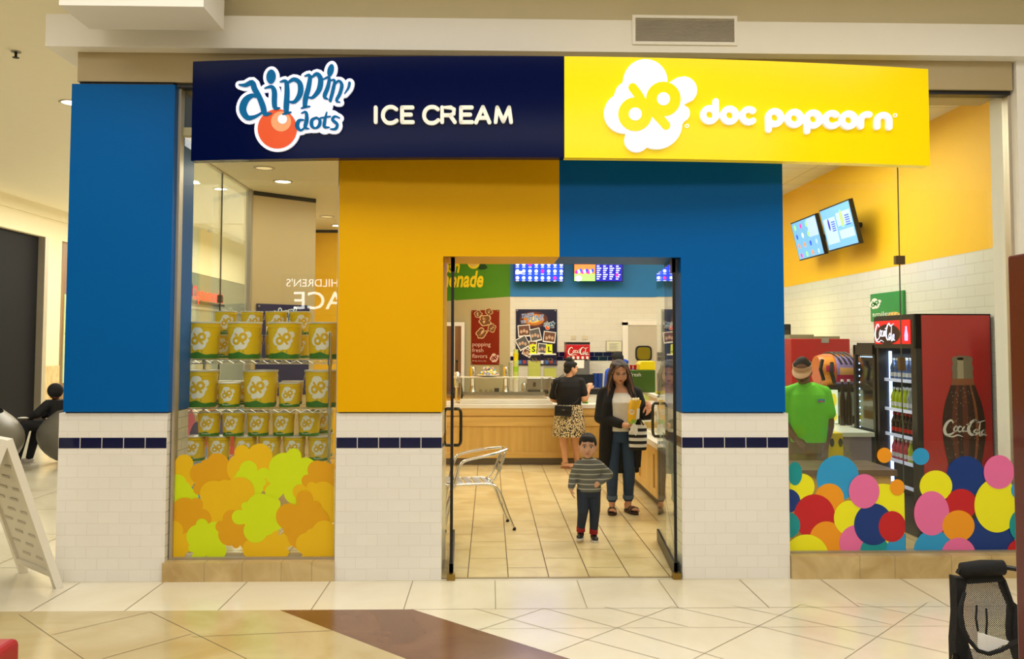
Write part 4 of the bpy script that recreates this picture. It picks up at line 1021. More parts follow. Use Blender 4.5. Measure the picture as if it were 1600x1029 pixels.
t = thing('red_cup_stack', 'pair of red paper cups beside the yellow lid of the green bin', 'cup', (xs0-.05, 3.7, g1.z))
for k in range(2):
    mb = MB(); x = g0.x+.035+k*.045; mb.lathe([(.014, g1.z), (.02, g1.z+.055), (.018, g1.z+.055), (.013, g1.z+.004)], (x, 3.66, 0), n=14); mb.build('paper_cup', mat('cup_red', (200, 20, 30), .4), t, smooth=40)
mb = MB(); a = atY(1012, 612, 3.2); mb.box(1.86, 2.22, 3.1, 3.42, 1.162, 1.186); tag(bevel(mb.build('yellow_tray', mat('tray_yellow', (214, 200, 20), .4)), .004), 'flat yellow green tray on the glass case in front of the green bin', 'tray')

# ice cream freezer with sneeze guard on the main counter
t = thing('ice_cream_freezer', 'white ice cream dipping freezer with a clear sneeze guard on the main counter', 'freezer', (.3, 6.4, .86))
fx0, fx1 = -.42, .90
mb = MB(); mb.box(fx0, fx1, 6.10, 6.70, .86, .925); bevel(mb.build('freezer_rim', mat('freezer_white', (232, 228, 216), .35), t), .012, 3)
mb = MB(); mb.box(fx0+.05, fx1-.08, 6.14, 6.66, .925, .945); mb.build('sliding_lid', mat('lid_cream', (214, 200, 168), .2), t)
mb = MB(); mb.box(fx0+.02, fx1-.08, 6.60, 6.64, .945, 1.0); mb.build('lid_rail', STEEL, t)
mb = MB(); mb.prism([(fx0, 6.16, 1.0), (fx0, 6.13, 1.22), (fx0, 6.135, 1.22), (fx0, 6.165, 1.0)], (fx1-fx0-.02, 0, 0)); mb.build('guard_glass', CLR, t)
mb = MB(); mb.box(fx0, fx1, 6.12, 6.50, 1.225, 1.235); mb.build('glass_shelf', mat('shelf_glass_edge', (226, 222, 204), .15), t)
for x in (fx0+.01, fx1-.03):
    mb = MB(); mb.cyl((x, 6.45, .925), (x, 6.45, 1.226), .011); mb.cyl((x, 6.16, .925), (x, 6.14, 1.226), .008); mb.build('guard_post', STEEL, t)
# lever scoop machine at the left end
t = thing('dipping_station', 'chrome lever dispenser at the left end of the counter by the door', 'dispenser', (-.47, 6.35, .86))
mb = MB(); mb.lathe([(.05,.86),(.05,.875),(.018,.88),(.018,1.08),(.045,1.10),(.055,1.16),(.05,1.27),(.03,1.30),(.012,1.31)], (-.47, 6.3, 0), n=20); mb.build('dispenser_body', CHROME, t, smooth=40)
mb = MB(); mb.tube([(-.47, 6.3, 1.31), (-.47, 6.29, 1.44)], .01); mb.ell((-.47, 6.29, 1.46), (.02,.02,.03)); mb.build('lever', BLACK, t, smooth=40)
mb = MB(); mb.tube([(-.40, 6.3, .87), (-.40, 6.29, 1.05), (-.42, 6.28, 1.15)], .016); mb.build('side_lever', BLACKM, t)

# back counter with its machines
t = thing('back_counter', 'low white-topped back counter along the tiled back wall', 'counter', (1.0, 8.9, .006))
mb = MB(); mb.box(-.8, 2.3, 8.45, 9.42, .006, .82); mb.build('counter_body', MAPLE, t); mb = MB(); mb.box(-.82, 2.32, 8.42, 9.45, .82, .86); mb.build('worktop', STEEL, t)
def bp(px, py, Y=8.6): return atY(px, py, Y)
for k, (px, nm) in enumerate(((738.5, 'left'), (790, 'right'))):
    x = bp(px, 600).x; z0 = .86
    t = thing('milkshake_mixer', 'stainless milkshake mixer on the back counter, %s of the two' % nm, 'mixer', (x, 8.6, z0), group='milkshake mixers')
    mb = MB(); mb.lathe([(.07, z0), (.075, z0+.02), (.06, z0+.035), (.04, z0+.15), (.034, z0+.26), (.03, z0+.30)], (x, 8.6, 0), n=20); mb.build('mixer_base', STEEL, t, smooth=40)
    mb = MB(); mb.lathe([(.048, z0+.27), (.055, z0+.30), (.055, z0+.43), (.045, z0+.46), (.02, z0+.47)], (x, 8.58, 0), n=20); mb.build('mixer_head', CHROME, t, smooth=40)
    mb = MB(); mb.box(x-.02, x+.02, 8.50, 8.53, z0+.14, z0+.26); mb.build('switch_panel', PAPER, t)
# bowl with treats on the glass shelf
sx = atY(763, 585, 6.3).x
t = thing('treat_basket', 'shallow white dish heaped with colourful treats on the glass shelf', 'dish', (sx, 6.3, 1.236))
mb = MB(); mb.lathe([(.08, 1.236), (.155, 1.262), (.16, 1.266), (.15, 1.266), (.07, 1.242)], (sx, 6.3, 0), n=28); mb.build('dish', WHITE, t, smooth=40)
CAND = [mat('treat_yellow', (236, 214, 70), .5), mat('treat_blue', (90, 150, 210), .5), mat('treat_pink', (230, 160, 150), .5), mat('treat_cream', (244, 232, 200), .6)]
mb = MB()
for k in range(120):
    a = random.random()*2*PI; r = .13*math.sqrt(random.random()); h = (1-(r/.14)**2)*.12*random.random()
    mb.ell((sx+r*math.cos(a), 6.3+r*math.sin(a), 1.265+h), (.02,.016,.013), n=7, m=5, mi=random.choice([0,0,1,2,3,3]))
o = mb.build('treats', CAND, t); o['kind'] = 'stuff'
# small cups and jars behind the guard
for k, px in enumerate((751, 759, 767)):
    x = bp(px, 600, 8.5).x; mb = MB(); mb.lathe([(.022,.86),(.03,.94),(.026,.94),(.02,.87)], (x, 8.5, 0), n=14)
    t = tag(mb.build('glass_jar', CLR, smooth=40), 'small clear jar on the back counter between the mixers, %s of three' % ['left', 'middle', 'right'][k], 'jar', 'clear jars between the mixers')
x = bp(776, 600).x; mb = MB(); mb.box(x-.04, x+.04, 8.52, 8.62, .86, .96); tag(mb.build('napkin_holder', BLACKM), 'small dark napkin holder beside the right mixer', 'napkin holder')
for k, (px, y0, y1) in enumerate(((783, 569, 587), (797, 566, 587))):
    p0_, p1_ = atY(px, y1, 6.25), atY(px, y0, 6.25)
    t = mb = MB(); mb.lathe([(.028, 1.236), (.036, p1_.z), (.031, p1_.z), (.024, 1.24)], (p0_.x, 6.25, 0), n=16)
    tag(mb.build('plastic_cup', CLR, smooth=40), 'clear plastic cup on the glass shelf, %s' % ['left of the mixer head', 'right of the mixer head'][k], 'cup', 'clear cups on the glass shelf')
# tall stack of printed cups
x = bp(806, 600).x
t = thing('cup_tower', 'tall tower of yellow and green paper cups at the left of the lemonade dispensers', 'cup stack', (x, 8.6, .86))
cols = [mat('cup_white', (234, 232, 214), .5), mat('cup_lime', (150, 196, 40), .45), mat('cup_yellow', (226, 220, 30), .45), mat('cup_pale', (190, 206, 110), .45)]
z = .86
for k, (h, c, r) in enumerate(((.25, 0, .058), (.12, 3, .05), (.09, 1, .048), (.10, 3, .048), (.13, 2, .045), (.06, 3, .04))):
    mb = MB(); mb.lathe([(r*.86, z), (r, z+h*.93), (r*1.05, z+h*.95), (r*1.02, z+h)], (x, 8.6, 0), n=20); mb.build('paper_cup', cols[c], t, smooth=40); z += h+.001
LEM = mat('lemonade', (206, 210, 110), .15)
for k, (px0, px1) in enumerate(((825, 845), (850, 870))):
    a, b = bp(px0, 600, 8.7), bp(px1, 600, 8.7); zt_ = bp(px0, 590, 8.7).z
    t = thing('steel_dispenser', 'square stainless drinks dispenser base, %s of the two' % ['left', 'right'][k], 'drinks machine', ((a.x+b.x)/2, 8.8, .86), group='stainless dispenser bases')
    mb = MB(); mb.box(a.x-.02, b.x+.01, 8.7, 9.0, .92, zt_); bevel(mb.build('machine_body', STEEL, t), .01); mb = MB(); mb.box(a.x, b.x-.01, 8.62, 8.98, .86, .915); mb.build('drip_tray', BLACKM, t)
    mb = MB(); mb.box((a.x+b.x)/2-.02, (a.x+b.x)/2+.02, 8.64, 8.7, .98, 1.05); mb.build('tap', BLACK, t)
    t2 = thing('lemonade_jug', 'square clear lemonade container, %s' % ['fuller one on the left base', 'half empty one on the right base'][k], 'container', ((a.x+b.x)/2, 8.8, zt_), group='lemonade containers')
    zb = bp(px0, 554, 8.7).z; lv = [.72, .42][k]
    mb = MB(); mb.box(a.x, b.x, 8.72, 8.94, zt_+.002, zb); bevel(mb.build('container', CLR, t2), .015, 3)
    mb = MB(); mb.box(a.x+.006, b.x-.006, 8.726, 8.934, zt_+.008, zt_+(zb-zt_)*lv); mb.build('lemonade', LEM, t2)
    mb = MB(); mb.box(a.x+.01, b.x-.01, 8.73, 8.93, zb, zb+.02); mb.build('lid', WHITE, t2)
    f = plane_map(((a.x+b.x)/2-.07, 8.718, zb-.06), (1,0,0), (0,0,-1), (0,-1,0)); A = Art(f)
    for q in range(2): A.stroke([(.02+q*.06, 0), (.05+q*.06, .02), (.03+q*.06, .05), (.06+q*.06, .06)], .001, w=.008, side=False)
    A.mb.build('hand_writing', mat('marker_brown', (150, 110, 20), .6), t2)
    mb = MB(); c_ = [(.0), .0]; pz = zb+.02
    xx = (a.x+b.x)/2-.02; mb.box(xx-.05, xx+.06, 8.80, 8.805, pz, pz+.16)
    t3 = mb.build('price_card', mat('card_lime', (214, 226, 0), .5)); tag(t3, 'lime price card with the letter %s on a lemonade container' % 'SL'[k], 'card', 'price cards')
    f = plane_map((xx-.02, 8.799, pz+.03), (1,0,0), (0,0,1), (0,-1,0)); A = Art(f); A.text('SL'[k], 0, 0, .13, 0, 0, bold=.03, vdir=1); A.mb.build('letter', BLACK, t3)
for k, px in enumerate((819,)):
    p = bp(px, 600, 8.55); mb = MB(); mb.lathe([(.045,.86),(.05,1.02),(.04,1.04),(.03,1.05)], (p.x+.0, 8.55, 0), n=20); tag(mb.build('steel_canister', STEEL, smooth=40), 'round stainless canister left of the dispenser bases', 'canister')

# soda fountain
a, b = bp(885, 600, 8.7), bp(922, 600, 8.7); zT = bp(900, 536, 8.7).z; zH = bp(900, 561, 8.7).z
t = thing('soda_fountain', 'steel soda fountain with a red Coca-Cola header on the back counter', 'soda fountain', ((a.x+b.x)/2, 8.9, .86))
mb = MB(); mb.box(a.x+.03, b.x, 8.78, 9.15, 1.05, zH); mb.box(a.x+.02, b.x+.01, 8.72, 9.15, .86, .96); mb.build('machine_body', STEEL, t)
mb = MB(); mb.box(a.x, b.x, 8.70, 9.15, zH, zT-.02); bevel(mb.build('red_header', mat('cola_red', (186, 16, 26), .3), t), .01)
mb = MB(); mb.box(a.x, b.x, 8.70, 9.15, zT-.02, zT+.02); mb.build('header_cap', BLACK, t)
u_ = (b.x-a.x)/300; f = plane_map((a.x+.03, 8.695, zT-.06), (u_,0,0), (0,0,-u_), (0,-1,0)); A = Art(f); cola_mark(A, lambda x, y: (x-415, (y-730)*1.0), .8, .004, 0); A.mb.build('script_logo', PAPER, t)
mb = MB()
for q in range(4):
    x = a.x+.08+q*.085; mb.box(x, x+.02, 8.74, 8.79, 1.42, 1.50); 
mb.build('dispensing_valve', BLACK, t)
mb = MB(); mb.box(a.x, b.x+.05, 8.55, 8.8, 1.03, 1.19); mb.build('drip_shelf', mat('dark_grille', (26,28,32), .35), t)
mb = MB()
for q in range(5): mb.box(a.x+.02+q*.08, a.x+.06+q*.08, 8.69, 8.70, zH+.005, zH+.05)
mb.build('flavour_tile', PAPER, t)
mb = MB(); q = bp(898, 575, 8.6); q2 = bp(913, 565, 8.6); mb.box(q.x, q2.x, 8.64, 8.644, q.z, q2.z+.03); tag(mb.build('taped_note', PAPER), 'white note taped to the front of the soda fountain', 'note')
t = thing('cup_rack', 'blue upright cup and straw holder right of the soda fountain', 'holder', (bp(931,600).x, 8.6, .86))
for q in range(3):
    x = bp(930+q*4, 600).x; mb = MB(); mb.lathe([(.035,.94),(.045,1.16+.05*(q != 1)),(.038,1.16+.05*(q != 1)),(.03,.95)], (x, 8.6+.03*(q % 2), 0), n=14); mb.build('blue_cup', mat('cup_blue', (16, 60, 140), .4), t, smooth=40)
mb = MB(); mb.box(bp(926,600).x, bp(940,600).x, 8.55, 8.7, .86, .94); mb.build('holder_base', WHITE, t)
t = thing('lid_organiser', 'low black and white lid organiser on the counter beside the standing customer', 'organiser', (1.55, 6.5, .86))
mb = MB(); mb.box(1.36, 1.72, 6.35, 6.7, .98, 1.06); mb.build('black_tray', BLACK, t); mb = MB(); mb.box(1.36, 1.72, 6.4, 6.7, .86, .975); mb.build('white_box', WCOUNTER, t)
p = atY(914, 622, 6.2)
t = thing('slush_cup', 'lime green printed drink cup on the counter in front of the customer', 'cup', (p.x, 6.2, .86))
mb = MB(); mb.lathe([(.042,.86),(.055,1.02),(.05,1.02),(.04,.87)], (p.x, 6.2, 0), n=22); mb.build('cup_body', mat('cup_chartreuse', (200, 214, 10), .45), t, smooth=40)
mb = MB(); mb.lathe([(.0425,.861),(.0455,.885)], (p.x, 6.2, 0), n=22); mb.build('green_band', TING, t, smooth=40)
# certificate and notes on the back wall
q0_, q1_ = atY(947, 549, 9.47), atY(972, 532, 9.47)
t = thing('wall_certificate', 'framed white certificate on the tiled back wall above the navy tiles', 'frame', ((q0_.x+q1_.x)/2, 9.48, q0_.z))
mb = MB(); mb.box(q0_.x, q1_.x, 9.475, 9.495, q0_.z, q1_.z); mb.build('frame', mat('silver_frame', (170, 164, 140), .4), t)
mb = MB(); mb.box(q0_.x+.012, q1_.x-.012, 9.471, 9.476, q0_.z+.012, q1_.z-.012); mb.build('sheet', mat('certificate', (226, 226, 196), .6), t)
f = plane_map((q0_.x+.03, 9.470, q1_.z-.03), (1,0,0), (0,0,-1), (0,-1,0)); A = Art(f)
for q in range(9): A.rect(.03, .02+q*.014, .2-.02*(q % 3), .024+q*.014, .0005, 0)
A.mb.build('print_lines', mat('ink_grey', (130, 134, 120), .7), t)
for k, (px0, px1) in enumerate(((892, 900), (910, 918))):
    a_, b_ = atY(px0, 530, 9.49), atY(px1, 524, 9.49); mb = MB(); mb.box(a_.x, b_.x, 9.488, 9.494, a_.z, b_.z); tag(mb.build('small_notice', mat('notice_cream', (216, 206, 176), .7)), 'small cream notice on the white tiles above the soda fountain, %s one' % ['left', 'right'][k], 'notice', 'small notices above the soda fountain')

# ---- posters on the back walls
def rrect(u0, v0, u1, v1, rot=0):
    cx, cy = (u0+u1)/2, (v0+v1)/2; c, s = math.cos(rot), math.sin(rot)
    return [(cx+(x-cx)*c-(y-cy)*s, cy+(x-cx)*s+(y-cy)*c) for x, y in ((u0,v0),(u1,v0),(u1,v1),(u0,v1))]
a_, b_ = atY(806, 570, 9.47), atY(870.5, 483, 9.47)
t = thing('fun_poster', 'large navy TASTE THE FUN poster with snapshots on the tiled back wall', 'poster', ((a_.x+b_.x)/2, 9.48, a_.z))
mb = MB(); mb.box(a_.x, b_.x, 9.475, 9.495, a_.z, b_.z); mb.build('board', mat('poster_midnight', (16, 14, 50), .35), t)
f0 = plane_map((a_.x, 9.4745, b_.z), ((b_.x-a_.x)/350,0,0), (0,0,-(b_.z-a_.z)/470), (0,-1,0)); f = lambda u, v, h: f0(u-683, v-503, h)
A = Art(f)
for k, (r, mi) in enumerate(((110,0),(80,1),(45,2))): A.fill(disc2(835, 590, r*1.1, r*.62, n=30), .001+.0005*k, mi)
for k, (u0_, v0_, u1_, v1_, rot) in enumerate(((700,635,805,735,-.08),(800,665,895,775,-.22),(915,690,1020,785,.12),(690,735,790,840,-.5),(790,770,862,838,.05),(868,790,945,880,.1),(740,840,820,900,.5))):
    A.fill(rrect(u0_, v0_, u1_, v1_, rot), .003+.0004*k, 3); A.fill(rrect(u0_+7, v0_+7, u1_-7, v1_-12, rot), .0034+.0004*k, 4+k % 2)
    cx, cy = (u0_+u1_)/2, (v0_+v1_)/2
    for q in (-1, 0, 1):
        A.fill(disc2(cx+q*24, cy+8*abs(q), 11, 15, n=14), .0036+.0004*k, 6)
A.rect(690, 930, 1025, 968, .002, 7)
for q in range(8): A.rect(705+q*38, 934, 730+q*38, 962, .0024, (8, 9, 3)[q % 3])
A.text('TASTE', 728, 578, 46, .005, 3, bold=.05, shear=.3, rot=.12, sx=.8); A.text('TASTE', 728, 578, 46, .006, 8, bold=.02, shear=.3, rot=.12, sx=.8)
A.text('THE', 722, 622, 30, .005, 3, bold=.05, shear=.3, rot=.1, sx=.85); A.text('THE', 722, 622, 30, .006, 8, bold=.01, shear=.3, rot=.1, sx=.85)
A.text('FUN!!', 785, 612, 66, .005, 3, bold=.05, shear=.3, rot=.14, sx=.8); A.text('FUN!!', 785, 612, 66, .006, 8, bold=.02, shear=.3, rot=.14, sx=.8)
A.mb.build('poster_print', [mat('glow_brown', (90, 40, 30), .5), mat('glow_amber', (200, 120, 30), .5), mat('glow_yel', (250, 214, 90), .5), PAPER, mat('photo_sepia', (110, 70, 50), .5), mat('photo_grey', (90, 90, 92), .5), mat('photo_skin', (206, 170, 144), .5), mat('strip_navy', (40, 60, 120), .5), mat('comic_blue', (60, 130, 210), .5), mat('strip_red', (180, 60, 40), .5)], t)
A = Art(f); sc_ = 100/620; dippin_mark(A, lambda x, y: (918+(x-95)*sc_, 600+(y-50)*sc_), sc_, .003, .0008, 0, 1, 2, 3, side=False); A.mb.build('logo_print', [TINW, SB, SO, SO2], t)
mb = MB()
for u, v in ((695,513),(1018,513)): mb.cyl(f(u,v,0), f(u,v,.012), .014)
mb.build('stud', STEEL, t)
# red poster on the khaki wall
dk = (b-a) if False else None
ka, kb = Vector((.37, 9.5, 0)), Vector((-1.0, 10.05, 0)); kd = (ka-kb).normalized(); kn = Vector((kd.y, -kd.x, 0))
def onk(px, py):
    d = ray(px, py); w = kn; tt = (ka+kn*.012-CAM).dot(w)/d.dot(w); return CAM+d*tt
pa, pb = onk(736, 569), onk(780, 484)
t = thing('flavours_poster', 'dark red popping fresh flavors poster on the khaki wall', 'poster', ((pa.x+pb.x)/2, pa.y, pa.z))
W_ = (Vector((pb.x,pb.y,0))-Vector((pa.x,pa.y,0))).length; H_ = pb.z-pa.z
f0 = plane_map((pa.x, pa.y, pb.z), kd*(W_/240), (0,0,-H_/465), kn); f = lambda u, v, h: f0(u-303, v-503, h)
mb = MB(); mb.prism([f(303,503,-.01), f(543,503,-.01), f(543,968,-.01), f(303,968,-.01)], kn*.01); mb.build('board', mat('poster_red', (128, 18, 18), .4), t)
A = Art(f)
for k, (x, y, r, rot) in enumerate(((360,535,30,.4),(455,515,30,2),(420,590,48,1),(482,655,34,3),(388,702,42,.2))):
    pts = cloud_pts((x, y), r/165, rot, n=50); A.fill(pts, .001, 0)
    A.fill([(x+(u-x)*.84, y+(v-y)*.84) for u, v in pts], .0018, 1)
    for q in range(6): A.fill(disc2(x+random.uniform(-.45,.45)*r, y+random.uniform(-.5,.5)*r, r*.2, n=10), .0024+.0001*q, 2 if q % 2 else 0)
A.text('popping', 311, 812, 50, .001, 3); A.text('fresh', 311, 862, 50, .001, 3); A.text('flavors', 311, 912, 50, .001, 3); A.text('All day. Every day.', 311, 942, 17, .001, 3)
A.mb.build('popcorn_print', [mat('popcorn_cream', (226, 196, 150), .6), mat('popcorn_brown', (120, 76, 46), .6), mat('popcorn_tan', (170, 120, 76), .6), mat('print_pale', (230, 200, 190), .6)], t)
A = Art(f); popcorn_mark(A, (500, 912), 33/165, .001, .0007, 0, 1, 0); A.mb.build('logo_print', [MATS['print_pale'], MATS['poster_red']], t)
mb = MB()
for u, v in ((312,514),(533,514),(312,956),(533,956)): mb.cyl(f(u,v,0), f(u,v,.01), .009)
mb.build('stud', STEEL, t)
# green lemonade wall lettering
t = thing('lemonade_lettering', 'yellow fresh lemonade lettering with a lemon painted on the green wall', 'wall lettering', (-.3, 9.8, 2.6))
def kmap(u, v, h):
    d = ray(680+u/5.415, 390+v/5.415); w = kn; p_ = ka+kn*(.006); tt = (p_-CAM).dot(w)/d.dot(w); return CAM+d*tt+kn*h
A = Art(kmap); A.text('lemonade', 402, 312, 190, .004, 0, bold=.03, shear=.25, align='RIGHT', sx=.62); A.text('fresh', 205, 190, 150, .004, 0, bold=.03, shear=.25, align='RIGHT', sx=.7)
A.fill(disc2(325, 110, 52, 52), .003, 1); A.fill(disc2(325, 105, 38, 38), .006, 2); A.fill([(362,160),(385,120),(420,118),(446,150),(420,166),(385,168)], .004, 3)
A.mb.build('painted_letters', [mat('letter_yellow', (246, 224, 40), .5), mat('lemon_rim', (236, 214, 50), .5), mat('lemon_pulp', (222, 190, 110), .5), mat('leaf_dark', (10, 66, 40), .5)], t)

# ---- menu screens
def screen_mat(name, rgb, e=2.2): return mat(name, rgb, .3, emit=e, var=0)
S_BL = screen_mat('screen_blue', (20, 60, 230), 1.6); S_WH = screen_mat('screen_white', (214, 226, 255), 1.5); S_OR = screen_mat('screen_orange', (250, 120, 60), 1.4); S_GR = screen_mat('screen_green', (150, 240, 110), 1.3); S_MG = screen_mat('screen_magenta', (220, 40, 160), 1.3); S_PB = screen_mat('screen_pale_blue', (110, 170, 220), .85); S_PW = screen_mat('screen_pale_white', (170, 196, 240), .85); S_DK = screen_mat('screen_navy', (30, 30, 160), 1.3)
def tv(label, O, U, V, N, draw, mount, group):
    """O top-left corner, U across, V down, N out of the screen"""
    t = thing('menu_screen', label, 'screen', tuple(O+U*.5+V*.5), group=group)
    m = MB(); m.prism([O, O+U, O+U+V, O+V], -N*.05); m.build('housing', BLACK, t)
    f = lambda u, v, h: O+U*(u)+V*(v)+N*(.002+h)
    A = Art(f); draw(A); A.mb.build('display', [S_BL, S_WH, S_OR, S_GR, S_MG, S_PB, S_PW, S_DK], t)
    c = O+U*.5+V*.5-N*.05; m = MB(); m.tube([c, mount], .035, 8); m.prism([c-U*.2-V*.2, c+U*.2-V*.2, c+U*.2+V*.2, c-U*.2+V*.2], -N*.03); m.build('wall_bracket', BLACKM, t)
    return t
def quad(A, u0, v0, u1, v1, h, mi): A.mb.add([A.f(u0,v0,h), A.f(u1,v0,h), A.f(u1,v1,h), A.f(u0,v1,h)], [(0,1,2,3)], mi)
def d_blue(A):
    quad(A, .015,.03,.985,.97,0,0)
    for r in range(4):
        for c in range(8):
            u = .07+c*.125; v = .14+r*.24
            A.poly(disc2(u, v, .034, .062, n=14), .001, 1 if (r+c*3) % 7 else 4); quad(A, u-.03, v+.09, u+.03, v+.115, .001, 1)
    quad(A, .03,.62,.16,.72,.0012,1)
def d_mix(A):
    quad(A, .015,.03,.44,.97,0,2); quad(A, .015,.72,.44,.97,.0005,3); quad(A, .45,.03,.985,.97,0,7)
    for k in range(9): A.poly(disc2(.06+.04*k+.01*(k%2), .66-.03*(k%3), .03, .07, n=12), .001, (4,1,0)[k%3])
    A.poly(disc2(.1,.88,.07,.1,n=14), .0012, 1)
    for k in range(4):
        for r in range(12): quad(A, .47+k*.13, .05+r*.075, .56+k*.13-.02*(r%3), .085+r*.075, .001, 1)
    A.poly(disc2(.88,.76,.03,.06,n=12), .0015, 4)
for k, (pxa, pxb, dr, lb) in enumerate(((803, 881, d_blue, 'bright blue menu screen on the blue back wall, left of the two'), (896, 973, d_mix, 'menu screen with an orange panel on the blue back wall, right of the two'))):
    bl, br_ = atY(pxa, 440, 9.25), atY(pxb, 440, 9.25); U = Vector((br_.x-bl.x, 0, 0)); V = Vector((0, .07, -.50)); O = Vector((bl.x, 9.18, bl.z+.50)); N = Vector((0,-.50,-.07)).normalized()
    tv(lb, O, U, V, N, dr, Vector(((bl.x+br_.x)/2, 9.49, bl.z+.25)), 'menu screens on the back wall')
def d_p1(A):
    quad(A, .015,.03,.985,.97,0,5); quad(A, .62,.05,.97,.5,.0005,6)
    cols_ = [3,2,4,0,3,1,2]
    for r in range(4):
        for c in range(4): A.poly(disc2(.14+c*.23, .16+r*.24, .035, .065, n=14), .001, cols_[(r*3+c*2) % 7] if c < 3 else 6)
def d_p2(A):
    quad(A, .015,.03,.985,.97,0,5); quad(A, .06,.25,.45,.85,.0005,6); quad(A, .5,.2,.95,.5,.0005,6); quad(A, .5,.6,.95,.8,.0005,3) if False else quad(A, .5,.6,.95,.8,.0005,6)
    A.poly(disc2(.66,.35,.05,.2,n=18), .001, 3); A.poly(disc2(.22,.4,.03,.14,n=14), .001, 7)
    for r in range(5): quad(A, .3,.35+r*.05,.42,.375+r*.05,.001,0); quad(A, .76,.3+r*.05,.9,.325+r*.05,.001,0)
for k, (bx, dr, lb) in enumerate((((1249.5,407.4,1288.9,395.7), d_p1, 'pale blue menu screen on the yellow right wall, far one of the pair'), ((1295.5,393.2,1343.1,381.5), d_p2, 'pale blue menu screen on the yellow right wall, near one of the pair'))):
    bl = atX(bx[0], bx[1], 4.27); br_ = atX(bx[2], bx[3], 4.27); U = Vector((0, br_.y-bl.y, 0)); V = Vector((.12, 0, -.52)); O = Vector((bl.x-.12, bl.y, bl.z+.52)); N = Vector((-.52,0,-.12)).normalized()
    tv(lb, O, U, V, N, dr, Vector((4.49, (bl.y+br_.y)/2, bl.z+.28)), 'menu screens on the right wall')
# troffers
for k, (x, y) in enumerate(((2.9, 3.0), (2.9, 5.6), (.6, 5.0), (.6, 7.8), (3.4, 7.9))):
    t = thing('ceiling_troffer', 'square fluorescent troffer in the white tile ceiling, %s' % ['nearest behind the right window', 'middle right row', 'above the main counter', 'nearest the back wall on the left', 'deepest in the right corner'][k], 'ceiling light', (x, y, 3.99), group='ceiling troffers')
    mb = MB(); mb.box(x-.31, x+.31, y-.6, y-.58, 3.98, 4.0); mb.box(x-.31, x+.31, y+.58, y+.6, 3.98, 4.0); mb.box(x-.31, x-.29, y-.58, y+.58, 3.98, 4.0); mb.box(x+.29, x+.31, y-.58, y+.58, 3.98, 4.0); mb.build('frame', WHITE, t)
    mb = MB(); mb.box(x-.29, x+.29, y-.58, y+.58, 3.985, 3.999); mb.build('diffuser', mat('troffer_glow', (255, 250, 240), .5, emit=5, var=0), t)

# ================================================================== RIGHT SIDE: coolers and machines
cr = mat('cola_side_red', (190, 18, 28), .12, coat=.4)
t = thing('drinks_cooler', 'tall open drinks cooler with lit Coca-Cola header and red side panel with a bottle picture', 'cooler', (4.15, 1.7, .006))
cx0, cx1, cy0, cy1, cz = 3.80, 4.48, 1.27, 2.08, 1.99
mb = MB(); mb.box(cx0, cx1, cy0, cy0+.04, .01, cz); mb.box(cx0, cx1, cy1-.04, cy1, .01, cz); mb.box(cx1-.05, cx1, cy0, cy1, .01, cz); mb.box(cx0, cx1, cy0, cy1, cz-.05, cz); mb.box(cx0, cx1, cy0, cy1, .01, .25); mb.box(cx0-.02, cx0+.10, cy0, cy1, cz-.31, cz-.01); mb.box(cx0, cx0+.05, cy0+.04, cy0+.10, .25, cz-.3); mb.build('cabinet', BLACK, t)
mb = MB(); mb.box(cx0+.05, cx1-.01, cy0-.006, cy0, .03, cz-.012); mb.build('side_panel', cr, t)
mb = MB(); mb.box(cx0-.026, cx0-.02, cy0+.05, cy1-.03, cz-.27, cz-.05); hd = mb.build('lit_header', mat('header_red', (215, 20, 26), .3, emit=.9, var=0), t)
f = plane_map((cx0-.0275, cy1-.06, cz-.07), (0,-.0026,0), (0,0,-.00155), (-1,0,0))
A = Art(f); A.fill(disc2(95, 70, 100, 62, n=30), .0004, 1); cola_mark(A, lambda x, y: ((x-430)*.62, (y-732)*1.1), .52, .0012, 0)
A.fill([(236,25),(246,25),(248,50),(254,75),(252,110),(230,110),(228,75),(234,50)], .0012, 2)
A.mb.build('script_logo', [screen_mat('header_white', (235, 235, 255), 1.4), mat('header_dark', (50, 6, 14), .3), screen_mat('header_lilac', (190, 160, 255), 1.6)], hd)
# bottle picture on the side panel
def sidemap(u, v, h):
    p = atY(1370+u/3.957, 470+v/3.957, cy0-.008); return Vector((min(p.x, cx1-.012), cy0-.0075-h, p.z))
A = Art(sidemap)
def mirror(half, c): return [(c-w, y) for w, y in half]+[(c+w, y) for w, y in reversed(half)]
def bodyo(k, y0=None, y1=None):
    H = [(62,350),(64,365),(58,385),(64,405),(66,420),(62,440),(66,480),(74,520),(92,570),(110,620),(124,680),(132,740),(134,800),(130,860),(120,920),(108,980),(104,1040),(116,1120),(126,1220),(130,1330),(124,1420)]
    H = [(w*k, y) for w, y in H if (y0 is None or y >= y0) and (y1 is None or y <= y1)]; return H
def band(A, H, shift, h, mi):
    for i in range(len(H)-1):
        (w0, ya), (w1, yb) = H[i], H[i+1]; c0 = 528+(ya-350)*.026; c1 = 528+(yb-350)*.026
        A.poly([(c0+shift[0]*w0, ya), (c0+shift[1]*w0, ya), (c1+shift[1]*w1, yb), (c1+shift[0]*w1, yb)], h, mi)
band(A, bodyo(1), (-1, 1), .0006, 0); band(A, bodyo(1, None, 480), (-1, 1), .0009, 1); band(A, bodyo(1, 340, 480), (-.5, .1), .0012, 2)
band(A, bodyo(1, 480), (-.55, -.3), .001, 3); band(A, bodyo(1, 520), (-.05, .22), .001, 3); band(A, bodyo(1, 520, 980), (.55, .68), .001, 4); band(A, bodyo(1, 480, 520), (-1, 1), .0012, 4)
A.fill(disc2(528, 352, 62, 14, n=24), .0012, 1)
